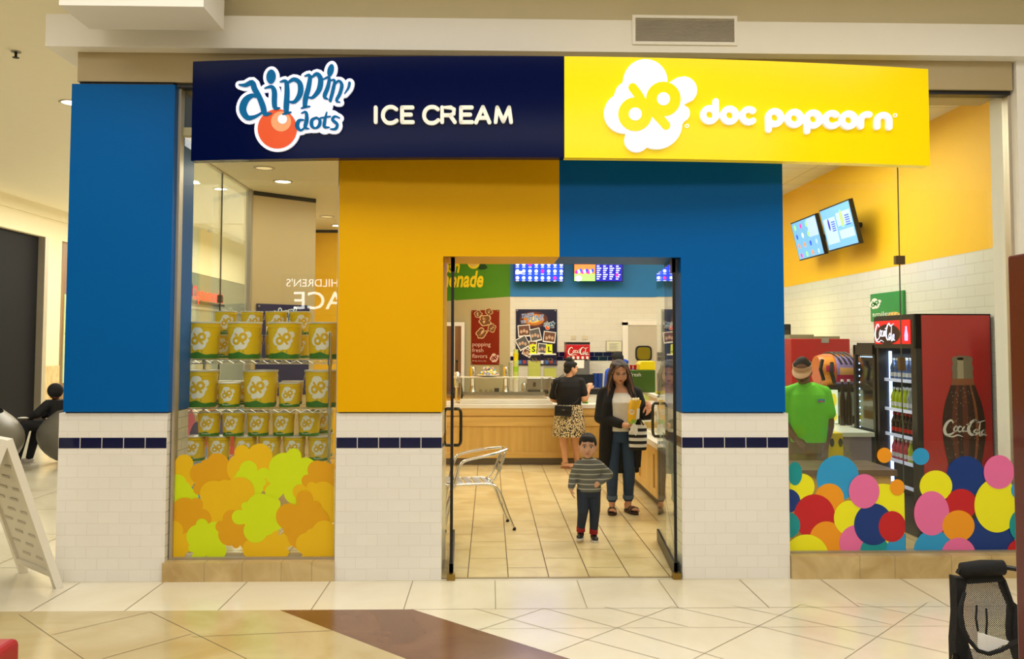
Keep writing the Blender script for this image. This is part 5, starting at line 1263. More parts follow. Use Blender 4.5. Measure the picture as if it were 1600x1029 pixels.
for k in range(70):
    y = random.uniform(540, 980); w = 110; A.poly(disc2(530+random.uniform(-.98, .98)*w*(1 if y > 650 else .65), y, random.uniform(1.5, 3.2), n=6), .0013, 2)
A.mb.build('bottle_picture', [mat('cola_brown', (52, 20, 12), .3), mat('glass_greygreen', (128, 120, 98), .3), mat('glass_light', (180, 170, 140), .3), mat('cola_amber', (104, 44, 26), .3), mat('cola_tan', (150, 88, 54), .3)], t)
A = Art(sidemap); cola_mark(A, lambda x, y: (x, y), 1, .002, 0); A.mb.build('script_logo', [PAPER], t)
LED = mat('led_blue_white', (170, 200, 255), .4, emit=6, var=0)
shz = [.40, .62, .86, 1.10, 1.38]
for z in shz:
    mb = MB(); mb.box(cx0+.06, cx1-.06, cy0+.05, cy1-.05, z-.008, z); mb.build('shelf', CLR, t)
    mb = MB(); mb.box(cx0+.05, cx0+.062, cy0+.05, cy1-.05, z-.018, z+.012); mb.build('shelf_edge', mat('shelf_edge', (190, 200, 230), .3, emit=.35), t)
mb = MB(); mb.box(cx0+.10, cx0+.12, cy1-.065, cy1-.045, .3, cz-.34); mb.build('strip_lamp', LED, t)
mb = MB(); mb.box(cx1-.09, cx1-.07, cy0+.06, cy1-.06, cz-.36, cz-.34); mb.build('strip_lamp', LED, t)
BC = {'water': mat('water_bottle', (120, 150, 200), .1, emit=0, trans=.6), 'cola': mat('cola_bottle', (40, 16, 14), .1, trans=.2), 'lime': mat('lime_bottle', (170, 190, 20), .15), 'pink': mat('pink_bottle', (190, 60, 90), .15), 'clear': mat('clear_bottle', (200, 210, 220), .1, trans=.5)}
CAPM = mat('bottle_cap', (236, 236, 240), .4); CAPR = mat('bottle_cap_red', (190, 30, 30), .4); LABM = mat('bottle_label', (210, 214, 226), .5)
def bottle_src(kind, cap):
    mb = MB(); mb.lathe([(.026, 0), (.03, .008), (.03, .07), (.027, .085), (.03, .10), (.029, .125), (.018, .155), (.012, .17), (.012, .185)], n=14)
    o = mb.build('drink_bottle', BC[kind], None, smooth=50, local=True); 
    m = MB(); m.lathe([(.0145, .183), (.0145, .203), (.012, .205)], n=12); m.build('cap', cap, o, local=True)
    m = MB(); m.lathe([(.0306, .03), (.0306, .068)], n=14); m.build('label', LABM if kind != 'cola' else CAPR, o, local=True); return o
def place_bottles(kind, cap, z, x0_, ys, label, group):
    src = bottle_src(kind, cap); first = True
    for x in x0_:
        for y in ys:
            if first: src.location = (x, y, z+.001); tag(src, label, 'bottle', group); first = False
            else: dup(src, (x, y, z+.001), None, label, group)
ys_ = [cy0+.09+.083*i for i in range(8)]; xr = [cx0+.10, cx0+.19]
place_bottles('water', CAPM, 1.38, xr, ys_, 'clear water bottle with a white cap on the top shelf of the drinks cooler', 'water bottles on the top cooler shelf')
place_bottles('clear', CAPM, 1.10, xr, ys_[:4], 'clear drink bottle on the second shelf of the drinks cooler, near half', 'clear bottles on the second cooler shelf')
place_bottles('lime', CAPM, 1.10, xr, ys_[4:], 'lime coloured drink bottle on the second shelf of the drinks cooler, far half', 'lime bottles on the second cooler shelf')
place_bottles('cola', CAPR, .86, xr, ys_, 'dark cola bottle on the third shelf of the drinks cooler', 'cola bottles on the third cooler shelf')
place_bottles('pink', CAPM, .62, xr, ys_[4:], 'pink drink bottle on the fourth shelf of the drinks cooler, far half', 'pink bottles on the fourth cooler shelf')
place_bottles('lime', CAPM, .62, xr, ys_[:4], 'lime drink bottle on the fourth shelf of the drinks cooler, near half', 'lime bottles on the fourth cooler shelf')
# second cooler with a glass door
t = thing('glass_door_cooler', 'black glass door cooler edged with blue LEDs, behind the Coca-Cola cooler', 'cooler', (4.1, 2.36, .006))
ex0, ex1, ey0, ey1, ez = 3.79, 4.45, 2.11, 2.62, 1.73
mb = MB(); mb.box(ex0+.04, ex1, ey0, ey0+.03, .01, ez); mb.box(ex0+.04, ex1, ey1-.03, ey1, .01, ez); mb.box(ex1-.04, ex1, ey0, ey1, .01, ez); mb.box(ex0+.04, ex1, ey0, ey1, ez-.18, ez); mb.box(ex0+.04, ex1, ey0, ey1, .01, .2); mb.build('cabinet', BLACK, t)
mb = MB(); mb.box(ex0, ex0+.04, ey0, ey0+.05, .1, ez-.02); mb.box(ex0, ex0+.04, ey1-.05, ey1, .1, ez-.02); mb.box(ex0, ex0+.04, ey0, ey1, ez-.12, ez-.02); mb.box(ex0, ex0+.04, ey0, ey1, .1, .2); dr_ = mb.build('door_frame', BLACK, t)
mb = MB(); mb.box(ex0+.015, ex0+.021, ey0+.05, ey1-.05, .2, ez-.12); mb.build('door_pane', CLR, dr_)
mb = MB()
for k in range(19): mb.ell((ex0+.03, ey1-.075, .35+k*.065), (.006,.006,.008), n=8, m=6)
for k in range(8): mb.ell((ex0+.03, ey0+.08+k*.045, ez-.14), (.006,.006,.006), n=8, m=6)
mb.build('led_strip', LED, t)
mb = MB(); mb.box(ex0+.1, ex1-.05, ey0+.035, ey0+.04, .25, ez-.2); mb.build('lit_back_panel', mat('cooler_blue', (40, 60, 110), .2), t)
p = area('cooler_lamp', (4.2, 2.36, 1.52), (.2, .3), 1.6, (.5, .7, 1)); p = area('cooler_lamp', (4.1, 1.68, 1.63), (.3, .5), 4, (.75, .87, 1))

# white counter with the slush machine
t = thing('machine_counter', 'white-topped side counter carrying the slush machine behind the worker', 'counter', (3.8, 3.8, .006))
mb = MB(); mb.box(3.28, 4.46, 2.66, 5.2, .006, .82); mb.box(3.28, 3.72, 2.05, 2.66, .006, .82); mb.build('counter_body', mat('cabinet_grey', (150, 132, 140), .4), t); mb = MB(); mb.box(3.25, 4.48, 2.66, 5.22, .82, .86); mb.box(3.25, 3.74, 2.02, 2.66, .82, .86); mb.build('worktop', WCOUNTER, t)
mb = MB(); mb.box(3.276, 3.28, 2.3, 2.303, .05, .8); mb.cyl((3.5, 2.045, .66), (3.5, 2.05, .66), .02); mb.build('cabinet_lock', STEEL, t)
t = thing('slush_machine', 'slush machine with a domed colourful printed hood on the white side counter', 'slush machine', (3.75, 3.0, .86))
sy = 3.0
mb = MB(); mb.box(3.66, 4.02, sy-.05, sy+.35, .86, 1.26); bevel(mb.build('machine_body', BLACK, t), .02, 3)
def sl(px, py): return atY(px, py, sy-.06)
# hood: lathe segment like a barrel lying along X
mb = MB(); h0, h1 = sl(1284, 600), sl(1337, 545); cxh = (h0.x+h1.x)/2; czh = 1.43; rr = .19
n = 28; P = []
for i in range(9):
    x = h0.x+(h1.x-h0.x)*i/8; k = .62+.38*math.sqrt(max(0, 1-((i-5)/6)**2))
    P.append([(x, sy+.1+rr*k*1.0*math.cos(a), czh+rr*k*math.sin(a)) for a in [2*PI*j/n for j in range(n)]])
V_ = [q for r_ in P for q in r_]; F_ = [(i*n+j, i*n+(j+1)%n, (i+1)*n+(j+1)%n, (i+1)*n+j) for i in range(8) for j in range(n)]+[tuple(range(n)), tuple(8*n+j for j in range(n))]
mb.add(V_, F_); hd = mb.build('domed_hood', mat('hood_clear_orange', (226, 130, 60), .2, coat=.4), t, smooth=50)
PR = [mat('print_orange', (240, 150, 30), .4), mat('print_magenta', (206, 30, 90), .4), mat('print_lilac', (170, 150, 220), .4), mat('print_peach', (250, 190, 120), .4)]
def hm(u, v, h):                                             # print lies on the barrel front; v = angle, u = along
    i = u*8; k = .62+.38*math.sqrt(max(0, 1-((i-5)/6)**2)); a = -PI/2-v
    return Vector((h0.x+(h1.x-h0.x)*u, sy+.1+(rr*k+h)*math.cos(a-0)*1.0, czh+(rr*k+h)*math.sin(a)))
A = Art(hm)
def hp(u0, v0, u1, v1, h, mi, n=8):
    for i in range(n):
        for j in range(n):
            a0, a1 = u0+(u1-u0)*i/n, u0+(u1-u0)*(i+1)/n; b0, b1 = v0+(v1-v0)*j/n, v0+(v1-v0)*(j+1)/n
            A.mb.add([hm(a0,b0,h), hm(a1,b0,h), hm(a1,b1,h), hm(a0,b1,h)], [(0,1,2,3)], mi)
hp(.42, .5, .98, 2.5, .002, 2); hp(.42, .9, .98, 1.35, .004, 1); hp(.5, 1.35, .9, 1.75, .004, 3); hp(.05, .6, .38, 2.5, .002, 0); hp(.12, 1.5, .36, 1.9, .004, 1)
A.mb.build('hood_print', PR, hd)
mb = MB()
for k in range(4):
    x = h0.x+(h1.x-h0.x)*(.3+k*.14); mb.tube([(x+.02*j, sy+.1+.2*math.cos(1.0+j*.35), czh+.195*math.sin(1.0+j*.35)) for j in range(6)], .012, 6)
mb.build('hood_rib', BLACK, t)
mb = MB(); p = sl(1283, 575); mb.tube([(p.x+.0, sy-.1, czh+.12), (p.x-.03, sy-.12, czh+.02), (p.x, sy-.13, czh-.1)], .02, 8); p = sl(1297, 585); mb.tube([(p.x, sy-.12, czh+.09), (p.x-.02, sy-.15, czh), (p.x+.02, sy-.13, czh-.13)], .022, 8); mb.build('tap_lever', BLACK, t)
mb = MB(); a_, b_ = atY(1292, 650, sy-.1), atY(1309, 609, sy-.1); mb.box(a_.x, b_.x, sy-.1, sy-.02, .87, b_.z); tb = mb.build('lit_menu_tablet', screen_mat('tablet_white', (236, 240, 214), .8), t)
A = Art(plane_map((a_.x, sy-.101, b_.z), (b_.x-a_.x,0,0), (0,0,.87-b_.z), (0,-1,0))); A.fill(disc2(.6, .3, .3, .2, n=18), .001, 0); A.fill(disc2(.5, .8, .4, .15, n=18), .001, 0); A.mb.build('yellow_print', mat('tablet_yellow', (250, 220, 60), .4, emit=.7), tb)
mb = MB(); mb.box(3.75, 3.95, sy-.052, sy-.05, .95, 1.2); mb.build('instruction_label', mat('label_pale', (170, 180, 170), .5), t)
for k, px in enumerate((1316, 1326)):
    p = atY(px, 598, 2.8); t = thing('syrup_bottle', 'small dark syrup bottle in front of the slush machine, %s one' % ['left', 'right'][k], 'bottle', (p.x, 2.8, .86), group='syrup bottles')
    mb = MB(); mb.lathe([(.03,.86),(.032,.88),(.032,1.12),(.02,1.2),(.012,1.26),(.012,1.32)], (p.x, 2.8, 0), n=16); mb.build('bottle_body', mat('syrup_teal', (10, 80, 90) if k else (40, 14, 10), .15), t, smooth=50); mb = MB(); mb.cyl((p.x,2.8,1.32), (p.x,2.8,1.345), .016); mb.build('bottle_cap', CAPM, t)
t = thing('red_popcorn_cabinet', 'big red popcorn machine cabinet behind the slush machine', 'machine', (3.95, 4.2, .86))
a_, b_ = atY(1237, 600, 4.05), atY(1328, 529, 4.05)
mb = MB(); mb.box(a_.x, b_.x, 4.05, 4.5, .862, b_.z); bevel(mb.build('cabinet', mat('machine_red', (170, 24, 28), .35), t), .01)
mb = MB(); mb.box(a_.x+.02, b_.x-.4, 4.15, 4.4, b_.z, b_.z+.05); mb.box(a_.x+.30, a_.x+.62, 4.12, 4.3, b_.z, b_.z+.03); mb.build('top_hatch', mat('hatch_grey', (140, 140, 110), .5), t)
mb = MB(); mb.box(b_.x-.35, b_.x-.26, 4.04, 4.05, b_.z-.05, b_.z+.01); mb.build('label_plate', STEEL, t)
mb = MB()
for k in range(6): mb.box(a_.x+.06, a_.x+.28, 4.044, 4.05, 1.40-.0+k*.022, 1.408+k*.022)
mb.build('vent_slots', mat('vent_dark_red', (90, 10, 14), .4), t)
t = thing('black_coffee_machine', 'tall narrow black machine beside the red cabinet next to the blue pillar', 'machine', (3.62, 4.7, .86))
a_, b_ = atY(1214, 600, 4.7), atY(1236, 506, 4.7); mb = MB(); mb.box(a_.x, b_.x, 4.7, 5.1, .862, b_.z); bevel(mb.build('machine_body', BLACK, t), .01); mb = MB(); mb.box(a_.x+.05, b_.x-.03, 4.69, 4.7, 1.0, b_.z-.08); mb.build('front_panel', mat('dark_olive_panel', (50, 50, 36), .3), t)
p = area('wall_spot', (3.75, 5.4, 1.75), (.3, .1), 4, (1, .95, .35), target=(4.5, 5.6, 1.95))
t = thing('yellow_face_bin', 'yellow bin with two black oval holes beside the worker', 'bin', (3.32, 1.9, .006))
a_, b_ = atY(1291, 712, 1.80), atY(1317, 676, 1.80); mb = MB(); mb.prism([(a_.x-.01,1.80,.006),(b_.x+.02,1.80,.006),(b_.x,1.80,b_.z),(a_.x+.02,1.80,b_.z)], (0,.2,0)); bevel(mb.build('bin_body', mat('bin_yellow', (240, 206, 0), .4), t), .01)
A = Art(plane_map((a_.x, 1.799, b_.z), (b_.x-a_.x,0,0), (0,0,a_.z-b_.z), (0,-1,0)))
for u in (.25, .75): A.fill(disc2(u+.1, .42, .13, .19, n=20), .003, 0)
A.mb.build('oval_hole', BLACK, t)
# green smiles sign on the right wall
zs1, zs0 = atX(1361, 453, 4.48), atX(1411, 500, 4.48)
ya, yb_ = atX(1361, 453, 4.48).y, atX(1412, 447, 4.48).y
t = thing('smiles_sign', 'green smiles sign with popcorn on the white tiles above the drinks cooler', 'sign', (4.48, (ya+yb_)/2, 2.02))
mb = MB(); mb.box(4.47, 4.495, yb_, ya, 1.98, 2.30); mb.build('board', mat('sign_green', (40, 150, 70), .35), t)
f = plane_map((4.469, ya, 2.30), (0,-(ya-yb_)/180,0), (0,0,-.32/178), (-1,0,0)); A = Art(f)
popcorn_mark(A, (26, 65), 30/165, .001, .0008, 0, 1, 0); A.text('smiles', 10, 145, 40, .001, 0, bold=.005, sx=1.1); A.mb.build('sign_print', [PAPER, MATS['sign_green']], t)
A = Art(f)
for k in range(9): A.fill(disc2(105+k*8, 150-14*math.sin(k*.45), 12, 12, n=12), .001+.0002*k, k % 2)
A.mb.build('popcorn_picture', [mat('pop_gold', (220, 170, 60), .5), mat('pop_cream2', (240, 214, 140), .5)], t)
# curved glass guard and prep counter behind the right window
t = thing('prep_counter', 'low wooden prep counter just behind the right window, mostly hidden by coloured dots', 'counter', (2.9, 1.0, .006))
mb = MB(); mb.box(2.40, 3.30, .72, 1.25, .006, .64); mb.build('counter_body', MAPLE, t); mb = MB(); mb.box(2.36, 3.34, .68, 1.29, .64, .69); mb.build('worktop', mat('worktop_brown', (110, 84, 60), .4), t)
GG = glass_mat('guard_green_glass', (.93, .98, .95))
t = thing('glass_guard', 'clear glass guard with a rounded corner standing in front of the worker', 'glass screen', (2.9, 1.02, .69))
a_, b_ = atY(1226, 597, 1.0), atY(1392, 597, 1.0); zt_ = a_.z; x1g = 3.30
o1 = [(2.42, .692), (x1g, .692), (x1g, zt_-.12)]+[(x1g-.12+.12*math.cos(q), zt_-.12+.12*math.sin(q)) for q in [PI/2*i/8 for i in range(9)]]+[(2.42, zt_)]
mb = MB(); mb.prism([(x, 1.0, z) for x, z in o1], (0, .008, 0)); mb.build('guard_pane', GG, t)
mb = MB(); mb.tube([(x, 1.004, z) for x, z in o1[2:]], .004, 6); mb.build('polished_edge', mat('glass_edge_green', (120, 160, 130), .2), t)

# ================================================================== aluminium cafe chair
t = thing('aluminium_chair', 'polished aluminium cafe chair with slatted seat just inside the left door', 'chair', (-.1, 1.9, .006))
# chair faces left (-x); seat frame 
sx0, sx1, sy0, sy1, sz = -.42, .0, 1.62, 2.06, .44
def Q(x, y, z): return Vector((x, y, z))
for y, sgn in ((1.60, -1), (2.08, 1)):
    m = MB(); m.tube(smooth_line([(-.46, y-.02*-sgn, .01), (-.42, y, .24), (-.36, y, .42), (-.31, y, .60), (-.24, y, .66), (-.02, y+.005*-sgn, .70), (.12, y-.10*sgn, .725), (.145, 1.84+.09*sgn, .73), (.15, 1.84, .73)], 5), .0145, 10); m.build('arm_tube', CHROME, t, smooth=True)
for y, sgn in ((1.645, -1), (2.035, 1)):
    m = MB(); m.tube(smooth_line([(-.42, y, .425), (-.2, y, .43), (-.02, y, .425), (.06, y, .36), (.13, y, .18), (.20, y, .012)], 5), .0125, 10); m.build('rear_leg', CHROME, t, smooth=True)
    m = MB(); m.tube(smooth_line([(-.44, y, .012), (-.40, y, .2), (-.36, y, .41)], 4), .011, 10); m.build('front_leg', CHROME, t, smooth=True)
    for x in (-.44, .20): m = MB(); m.cyl((x, y, .005), (x, y, .03), .016, n=12); m.build('foot_cap', BLACK, t)
m = MB(); m.tube([(-.42, 1.645, .428), (-.42, 2.035, .428)], .011, 8); m.tube([(-.02, 1.645, .425), (-.02, 2.035, .425)], .011, 8); m.build('seat_rail', CHROME, t, smooth=True)
SL = mat('satin_aluminium', (200, 202, 204), .3, metal=.9)
for k in range(5):
    m = MB(); x = -.43+k*.088; m.obox((x+.04, 1.84, .447-.004*k), (.07, .37, .010), Euler((0, .12, 0))); bevel(m.build('seat_slat', SL, t), .003)
for y in (1.72, 1.96):
    m = MB(); m.tube(smooth_line([(-.02, y, .44), (.02, y, .46), (.07, y, .55), (.13, y, .72)], 4), .010, 8); m.build('back_upright', CHROME, t, smooth=True)
for k in range(2):
    m = MB(); z = .55+k*.085; m.obox((.085+k*.028, 1.84, z), (.008, .25, .065), Euler((0, .32, 0))); bevel(m.build('back_slat', SL, t), .003)

t.rotation_euler = (0, 0, .14)

# ================================================================== PEOPLE
def remesh(name, mb, m, parent, vox=.006, it=5, fac=.5):
    """all the closed pieces of mb melt into one continuous skin"""
    off = wloc(parent) if parent is not None else Vector((0,0,0))
    me = bpy.data.meshes.new('tmp'); me.from_pydata([tuple(p-off) for p in mb.v], [], mb.f); me.update()
    bmx = bmesh.new(); bmx.from_mesh(me); bmesh.ops.recalc_face_normals(bmx, faces=bmx.faces); bmx.to_mesh(me); bmx.free()
    o = bpy.data.objects.new('tmp', me); C.objects.link(o)
    r = o.modifiers.new('r', 'REMESH'); r.mode = 'VOXEL'; r.voxel_size = vox
    s = o.modifiers.new('s', 'SMOOTH'); s.iterations = it; s.factor = fac
    bpy.context.view_layer.update()
    me2 = bpy.data.meshes.new_from_object(o.evaluated_get(bpy.context.evaluated_depsgraph_get()))
    bpy.data.objects.remove(o); bpy.data.meshes.remove(me)
    me2.name = name; me2.materials.clear(); me2.materials.append(m)
    me2.polygons.foreach_set('use_smooth', [True]*len(me2.polygons))
    o2 = bpy.data.objects.new(name, me2); C.objects.link(o2)
    if parent is not None: o2.parent = parent
    WL[o2.name] = off
    return o2
def Vv(*a): return Vector(a)
def hand(mb, w, fwd, palm, s=1.0, curl=.5, side=1, spread=.12):
    """w wrist, fwd towards the knuckles, palm = palm normal, side = +1 thumb towards fwd x palm"""
    fwd = fwd.normalized(); palm = (palm-fwd*palm.dot(fwd)).normalized(); lat = fwd.cross(palm).normalized()*side
    rot = Matrix((lat, palm, fwd)).transposed()
    mb.ell(w+fwd*.045*s, (.040*s, .017*s, .050*s), rot=rot, n=12, m=8); mb.cap(w-fwd*.01*s, w+fwd*.02*s, .025*s, .028*s)
    for k, L in enumerate((.92, 1.0, .94, .76)):
        o = (1.5-k)*.0195*s; b = w+fwd*(.083-.004*abs(k-1))*s+lat*o
        d = (fwd+lat*(1.5-k)*spread*.5).normalized()
        c1 = curl*(.7+.12*k); d1 = (d*math.cos(c1)+palm*math.sin(c1)); d2 = (d*math.cos(c1*2.1)+palm*math.sin(c1*2.1)); d3 = d*math.cos(c1*3)+palm*math.sin(c1*3)
        j1 = b+d1*.034*L*s; j2 = j1+d2*.024*L*s; j3 = j2+d3*.018*L*s
        mb.cap(b-d*.012*s, j1, .0095*s, .0088*s); mb.cap(j1, j2, .0088*s, .0080*s); mb.cap(j2, j3, .0080*s, .0070*s)
    b = w+fwd*.022*s+lat*.028*s; d = (fwd*.7+lat*.75+palm*.25).normalized(); j1 = b+d*.036*s; d2 = (fwd*.95+lat*.25+palm*(.2+curl*.4)).normalized(); j2 = j1+d2*.028*s; j3 = j2+d2*.014*s
    mb.cap(b, j1, .013*s, .0105*s); mb.cap(j1, j2, .0105*s, .0090*s); mb.cap(j2, j3, .009*s, .0078*s)
def head(t, mb, c, s, yaw, pitch, tilt, skin, cheek=1.0, brow=None, lip=(150,80,70), jaw=1.0, ears=True, eyeopen=1.0):
    """c = centre of the skull; yaw 0 looks at -y, positive turns to +x; pitch positive looks down; adds the flesh to mb, returns face frame"""
    R_ = (Matrix.Rotation(yaw, 3, 'Z') @ Matrix.Rotation(pitch, 3, 'X') @ Matrix.Rotation(tilt, 3, 'Y'))
    def P(x, y, z): return c+R_@Vector((x*s, y*s, z*s))
    def E(x, y, z, a, b, d, n=16, m=12): mb.ell(P(x,y,z), (a*s,b*s,d*s), rot=R_, n=n, m=m)
    E(0, .012, .028, .076, .092, .088); E(0, -.018, -.020, .066*cheek, .070, .082); E(0, -.040, -.070, .040*jaw, .036, .034); E(0, -.02, -.055, .055*cheek, .052, .045)
    for sx in (-1, 1): E(sx*.036*cheek, -.058, -.030, .024, .022, .026, 10, 8)
    mb.cap(P(0, -.080, .012), P(0, -.094, -.022), .0085*s, .0125*s)
    for sx in (-1, 1): E(sx*.0115, -.088, -.026, .009, .009, .008, 8, 6)
    E(0, -.076, -.052, .022, .012, .009, 10, 6); E(0, -.073, -.062, .019, .012, .008, 10, 6)
    E(0, -.074, .028, .045, .016, .010, 10, 6)
    if ears:
        for sx in (-1, 1): E(sx*.078, .012, -.010, .010, .020, .031, 10, 8)
    return P, R_
def face_parts(t, P, R_, s, brow_rgb, lip_rgb, eo=1.0, dark=(30,18,12), cheek=1.0):
    EW = mat('eye_white', (226, 220, 212), .3); EI = mat('eye_iris', (36, 20, 12), .2); BR = mat('brow_%d' % brow_rgb[0], brow_rgb, .8); LP = mat('lip_%d_%d' % lip_rgb[:2], lip_rgb, .5)
    for sx in (-1, 1):
        m = MB(); m.ell(P(sx*.031, -.0785, .006), (.0145*s, .0085*s, .0068*s*eo), rot=R_, n=14, m=8, mi=0); m.ell(P(sx*.031, -.0845, .006), (.0066*s, .0040*s, .0064*s*eo), rot=R_, n=12, m=8, mi=1)
        m.build('eye', [EW, EI], t, smooth=True)
        m = MB(); m.tube([P(sx*.0475, -.073, .0085), P(sx*.039, -.0840, .0135), P(sx*.028, -.0868, .0145), P(sx*.016, -.082, .0085)], .0019*s, 6); m.build('eyelash', MATS['eye_iris'], t, smooth=True)
        m = MB(); m.tube([P(sx*.052, -.074, .021), P(sx*.040, -.0865, .0295), P(sx*.026, -.0905, .0315), P(sx*.014, -.0895, .0305)], [.0018*s, .0032*s, .0036*s, .0028*s], 6); m.build('eyebrow', BR, t, smooth=True)
    m = MB(); m.ell(P(0, -.0865, -.0515), (.0195*s, .005*s, .0042*s), rot=R_, n=14, m=8); m.ell(P(0, -.0845, -.0585), (.0165*s, .006*s, .0052*s), rot=R_, n=14, m=8); m.build('mouth', LP, t, smooth=True)
def arm(mb, sh, el, wr, s, k=1.0):
    mb.cap(sh+Vv(0,0,-.035*s), el, .042*s*k, .038*s*k); mb.cap(el, wr, .038*s*k, .0255*s*(1+(k-1)*.4)); mb.cap(el+(wr-el)*.15, el+(wr-el)*.5, .041*s*k, .034*s*k)
def leg(mb, hip, kn, an, s, k=1.0):
    mb.cap(hip, kn, .088*s*k, .056*s*k); mb.cap(kn, an, .052*s*k, .035*s); mb.cap(kn+(an-kn)*.15+Vv(0,.012*s,0), kn+(an-kn)*.45+Vv(0,.012*s,0), .058*s*k, .048*s*k)
def foot(mb, an, d, s, grnd=.0):
    d = d.normalized(); lat = Vv(-d.y, d.x, 0)
    h = Vv(an.x, an.y, grnd+.028*s)-d*.03*s
    mb.cap(an, h+Vv(0,0,.02*s), .034*s, .033*s); mb.cap(h, h+d*.15*s, .030*s, .030*s)
    rot = Matrix((lat, d, Vv(0,0,1))).transposed(); mb.ell(h+d*.15*s+Vv(0,0,-.004*s), (.044*s,.05*s,.022*s), rot=rot, n=12, m=8)
    for k in range(5):
        b = h+d*(.185-.010*k)*s+lat*(.032-.016*k)*s*1; b.z = grnd+.016*s; mb.cap(b-d*.02*s, b+d*(.020 if k == 0 else .014)*s, .012*s, (.012 if k == 0 else .0088)*s)
def loft(mb, rings, n=24):
    """rings: (x, y, z, rx, ry)"""
    V_ = []; F_ = []
    for x, y, z, rx, ry in rings:
        for k in range(n): a = 2*PI*k/n; V_.append(Vector((x+rx*math.cos(a), y+ry*math.sin(a), z)))
    for i in range(len(rings)-1):
        for k in range(n): F_.append((i*n+k, i*n+(k+1)%n, (i+1)*n+(k+1)%n, (i+1)*n+k))
    F_ += [tuple(range(n-1,-1,-1)), tuple((len(rings)-1)*n+k for k in range(n))]
    mb.add(V_, F_)
def skinmat(name, rgb):
    m = mat(name, rgb, .5, var=.08, scale=25); b = m.node_tree.nodes['Principled BSDF']
    b.inputs['Subsurface Weight'].default_value = .08; b.inputs['Subsurface Radius'].default_value = (.02,.008,.004); b.inputs['Subsurface Scale'].default_value = .3; return m
SK1 = skinmat('skin_tan', (214, 158, 124)); SK2 = skinmat('skin_light_tan', (218, 164, 126)); SK3 = skinmat('skin_child', (206, 156, 124)); SK4 = skinmat('skin_brown', (120, 78, 52))
HAIRB = mat('hair_black', (16, 12, 12), .75, scale=40, var=.4); HAIRD = mat('hair_dark_brown', (50, 34, 28), .6, scale=60, var=.3); HAIRL = mat('hair_highlight', (132, 96, 74), .4, scale=60, var=.3)
BLK = mat('black_cloth', (12, 12, 14), .85, scale=30, var=.3, bump=.15); WHT = mat('white_cotton', (226, 222, 212), .85, scale=20, bump=.12)
def denim(name, rgb): return spot_mat(name, rgb, tuple(int(c*1.25) for c in rgb), 9, .52)
JEAN = mat('blue_denim', (40, 62, 92), .8, scale=5, var=.35, bump=.1)
G0 = .006

# ---------- woman facing the door with a popcorn bag
cx, cy_ = 1.335, 2.50
W1 = thing('person', 'woman in long black cardigan, white top and jeans looking down at a yellow popcorn bag', 'person', (cx, cy_, G0))
sc = .97
def L(x, y, z): return Vv(cx+x, cy_+y, G0+z)
shR, shL = L(-.17, .02, 1.225), L(.165, .02, 1.225)
elR, wrR = L(-.215, -.05, .965), L(.02, -.23, .90)
elL, wrL = L(.225, -.04, 1.0), L(.245, -.22, 1.115)
body = MB()
P1, R1 = head(W1, body, L(-.015, -.035, 1.415), 1.04*sc, .08, .30, .0, SK1, cheek=1.16)
body.cap(L(-.01, .01, 1.27), L(-.012, -.005, 1.37), .050, .046)
loft(body, [(cx, cy_+.01, G0+z, a, b) for z, a, b in ((.76,.145,.11),(.84,.165,.125),(.95,.15,.11),(1.08,.15,.105),(1.18,.165,.10),(1.24,.13,.08),(1.28,.06,.05))])
arm(body, shR, elR, wrR, sc, 1.15); arm(body, shL, elL, wrL, sc, 1.15)
hand(body, wrR, Vv(.95,-.25,.25), Vv(.1,-.1,1), .95, .75, side=1)
hand(body, wrL, Vv(.05,-.55,-.75), Vv(-.6,-.5,.2), .95, .45, side=1)
hpR, hpL = L(-.085, .01, .82), L(.085, .01, .82); knR, knL = L(-.09, -.02, .45), L(.085, .0, .45); anR, anL = L(-.085, .03, .09), L(.085, .06, .09)
leg(body, hpR, knR, anR, sc, 1.0); leg(body, hpL, knL, anL, sc, 1.0)
foot(body, anR, Vv(-.12,-1,0), .95, G0+.025); foot(body, anL, Vv(.35,-1,0), .95, G0+.025)
remesh('body', body, SK1, W1, .0055, 3)
face_parts(W1, P1, R1, 1.04*sc, (36, 22, 18), (150, 78, 76), eo=.55)
j = MB()
for hp, kn, an in ((hpR, knR, anR), (hpL, knL, anL)):
    j.cap(hp, kn, .100, .070); j.cap(kn, an+Vv(0,0,.05), .067, .050); j.cap(kn+Vv(0,.012,-.05), kn+Vv(0,.012,-.16), .066, .058)
loft(j, [(cx, cy_+.01, G0+z, a, b) for z, a, b in ((.72,.16,.115),(.80,.178,.13),(.88,.172,.125),(.93,.16,.12))])
remesh('jeans', j, JEAN, W1, .008, 4)
for an in (anR, anL):
    m = MB(); m.lathe([(.050,.045),(.056,.047),(.058,.085),(.052,.09)], Vv(an.x, an.y, an.z-.005), n=20); m.build('jeans_cuff', mat('denim_light', (86, 104, 128), .8), W1, smooth=50)
SAN = mat('sandal_brown', (56, 36, 28), .6)
for an, d in ((anR, Vv(-.12,-1,0)), (anL, Vv(.35,-1,0))):
    d = d.normalized(); lat = Vv(-d.y, d.x, 0); c = Vv(an.x, an.y, G0)+d*.055
    pts = [c+d*(.125*math.sin(a))*1.05+lat*(.045+.008*math.sin(a))*math.cos(a) for a in [2*PI*i/24 for i in range(24)]]
    m = MB(); m.prism(pts, (0,0,.024)); so = m.build('sandal_sole', SAN, W1)
    for o_ in (.03, .075):
        m = MB(); b = c+d*(o_); pp = [b+lat*(.05*math.cos(a))+Vv(0,0,.02+.058*math.sin(a)) for a in [PI*i/10 for i in range(11)]]
        for i in range(10): m.add([pp[i]-d*.016, pp[i]+d*.016, pp[i+1]+d*.016, pp[i+1]-d*.016], [(0,1,2,3)])
        m.build('sandal_strap', SAN, so)
sh_ = MB()                                                  # white top
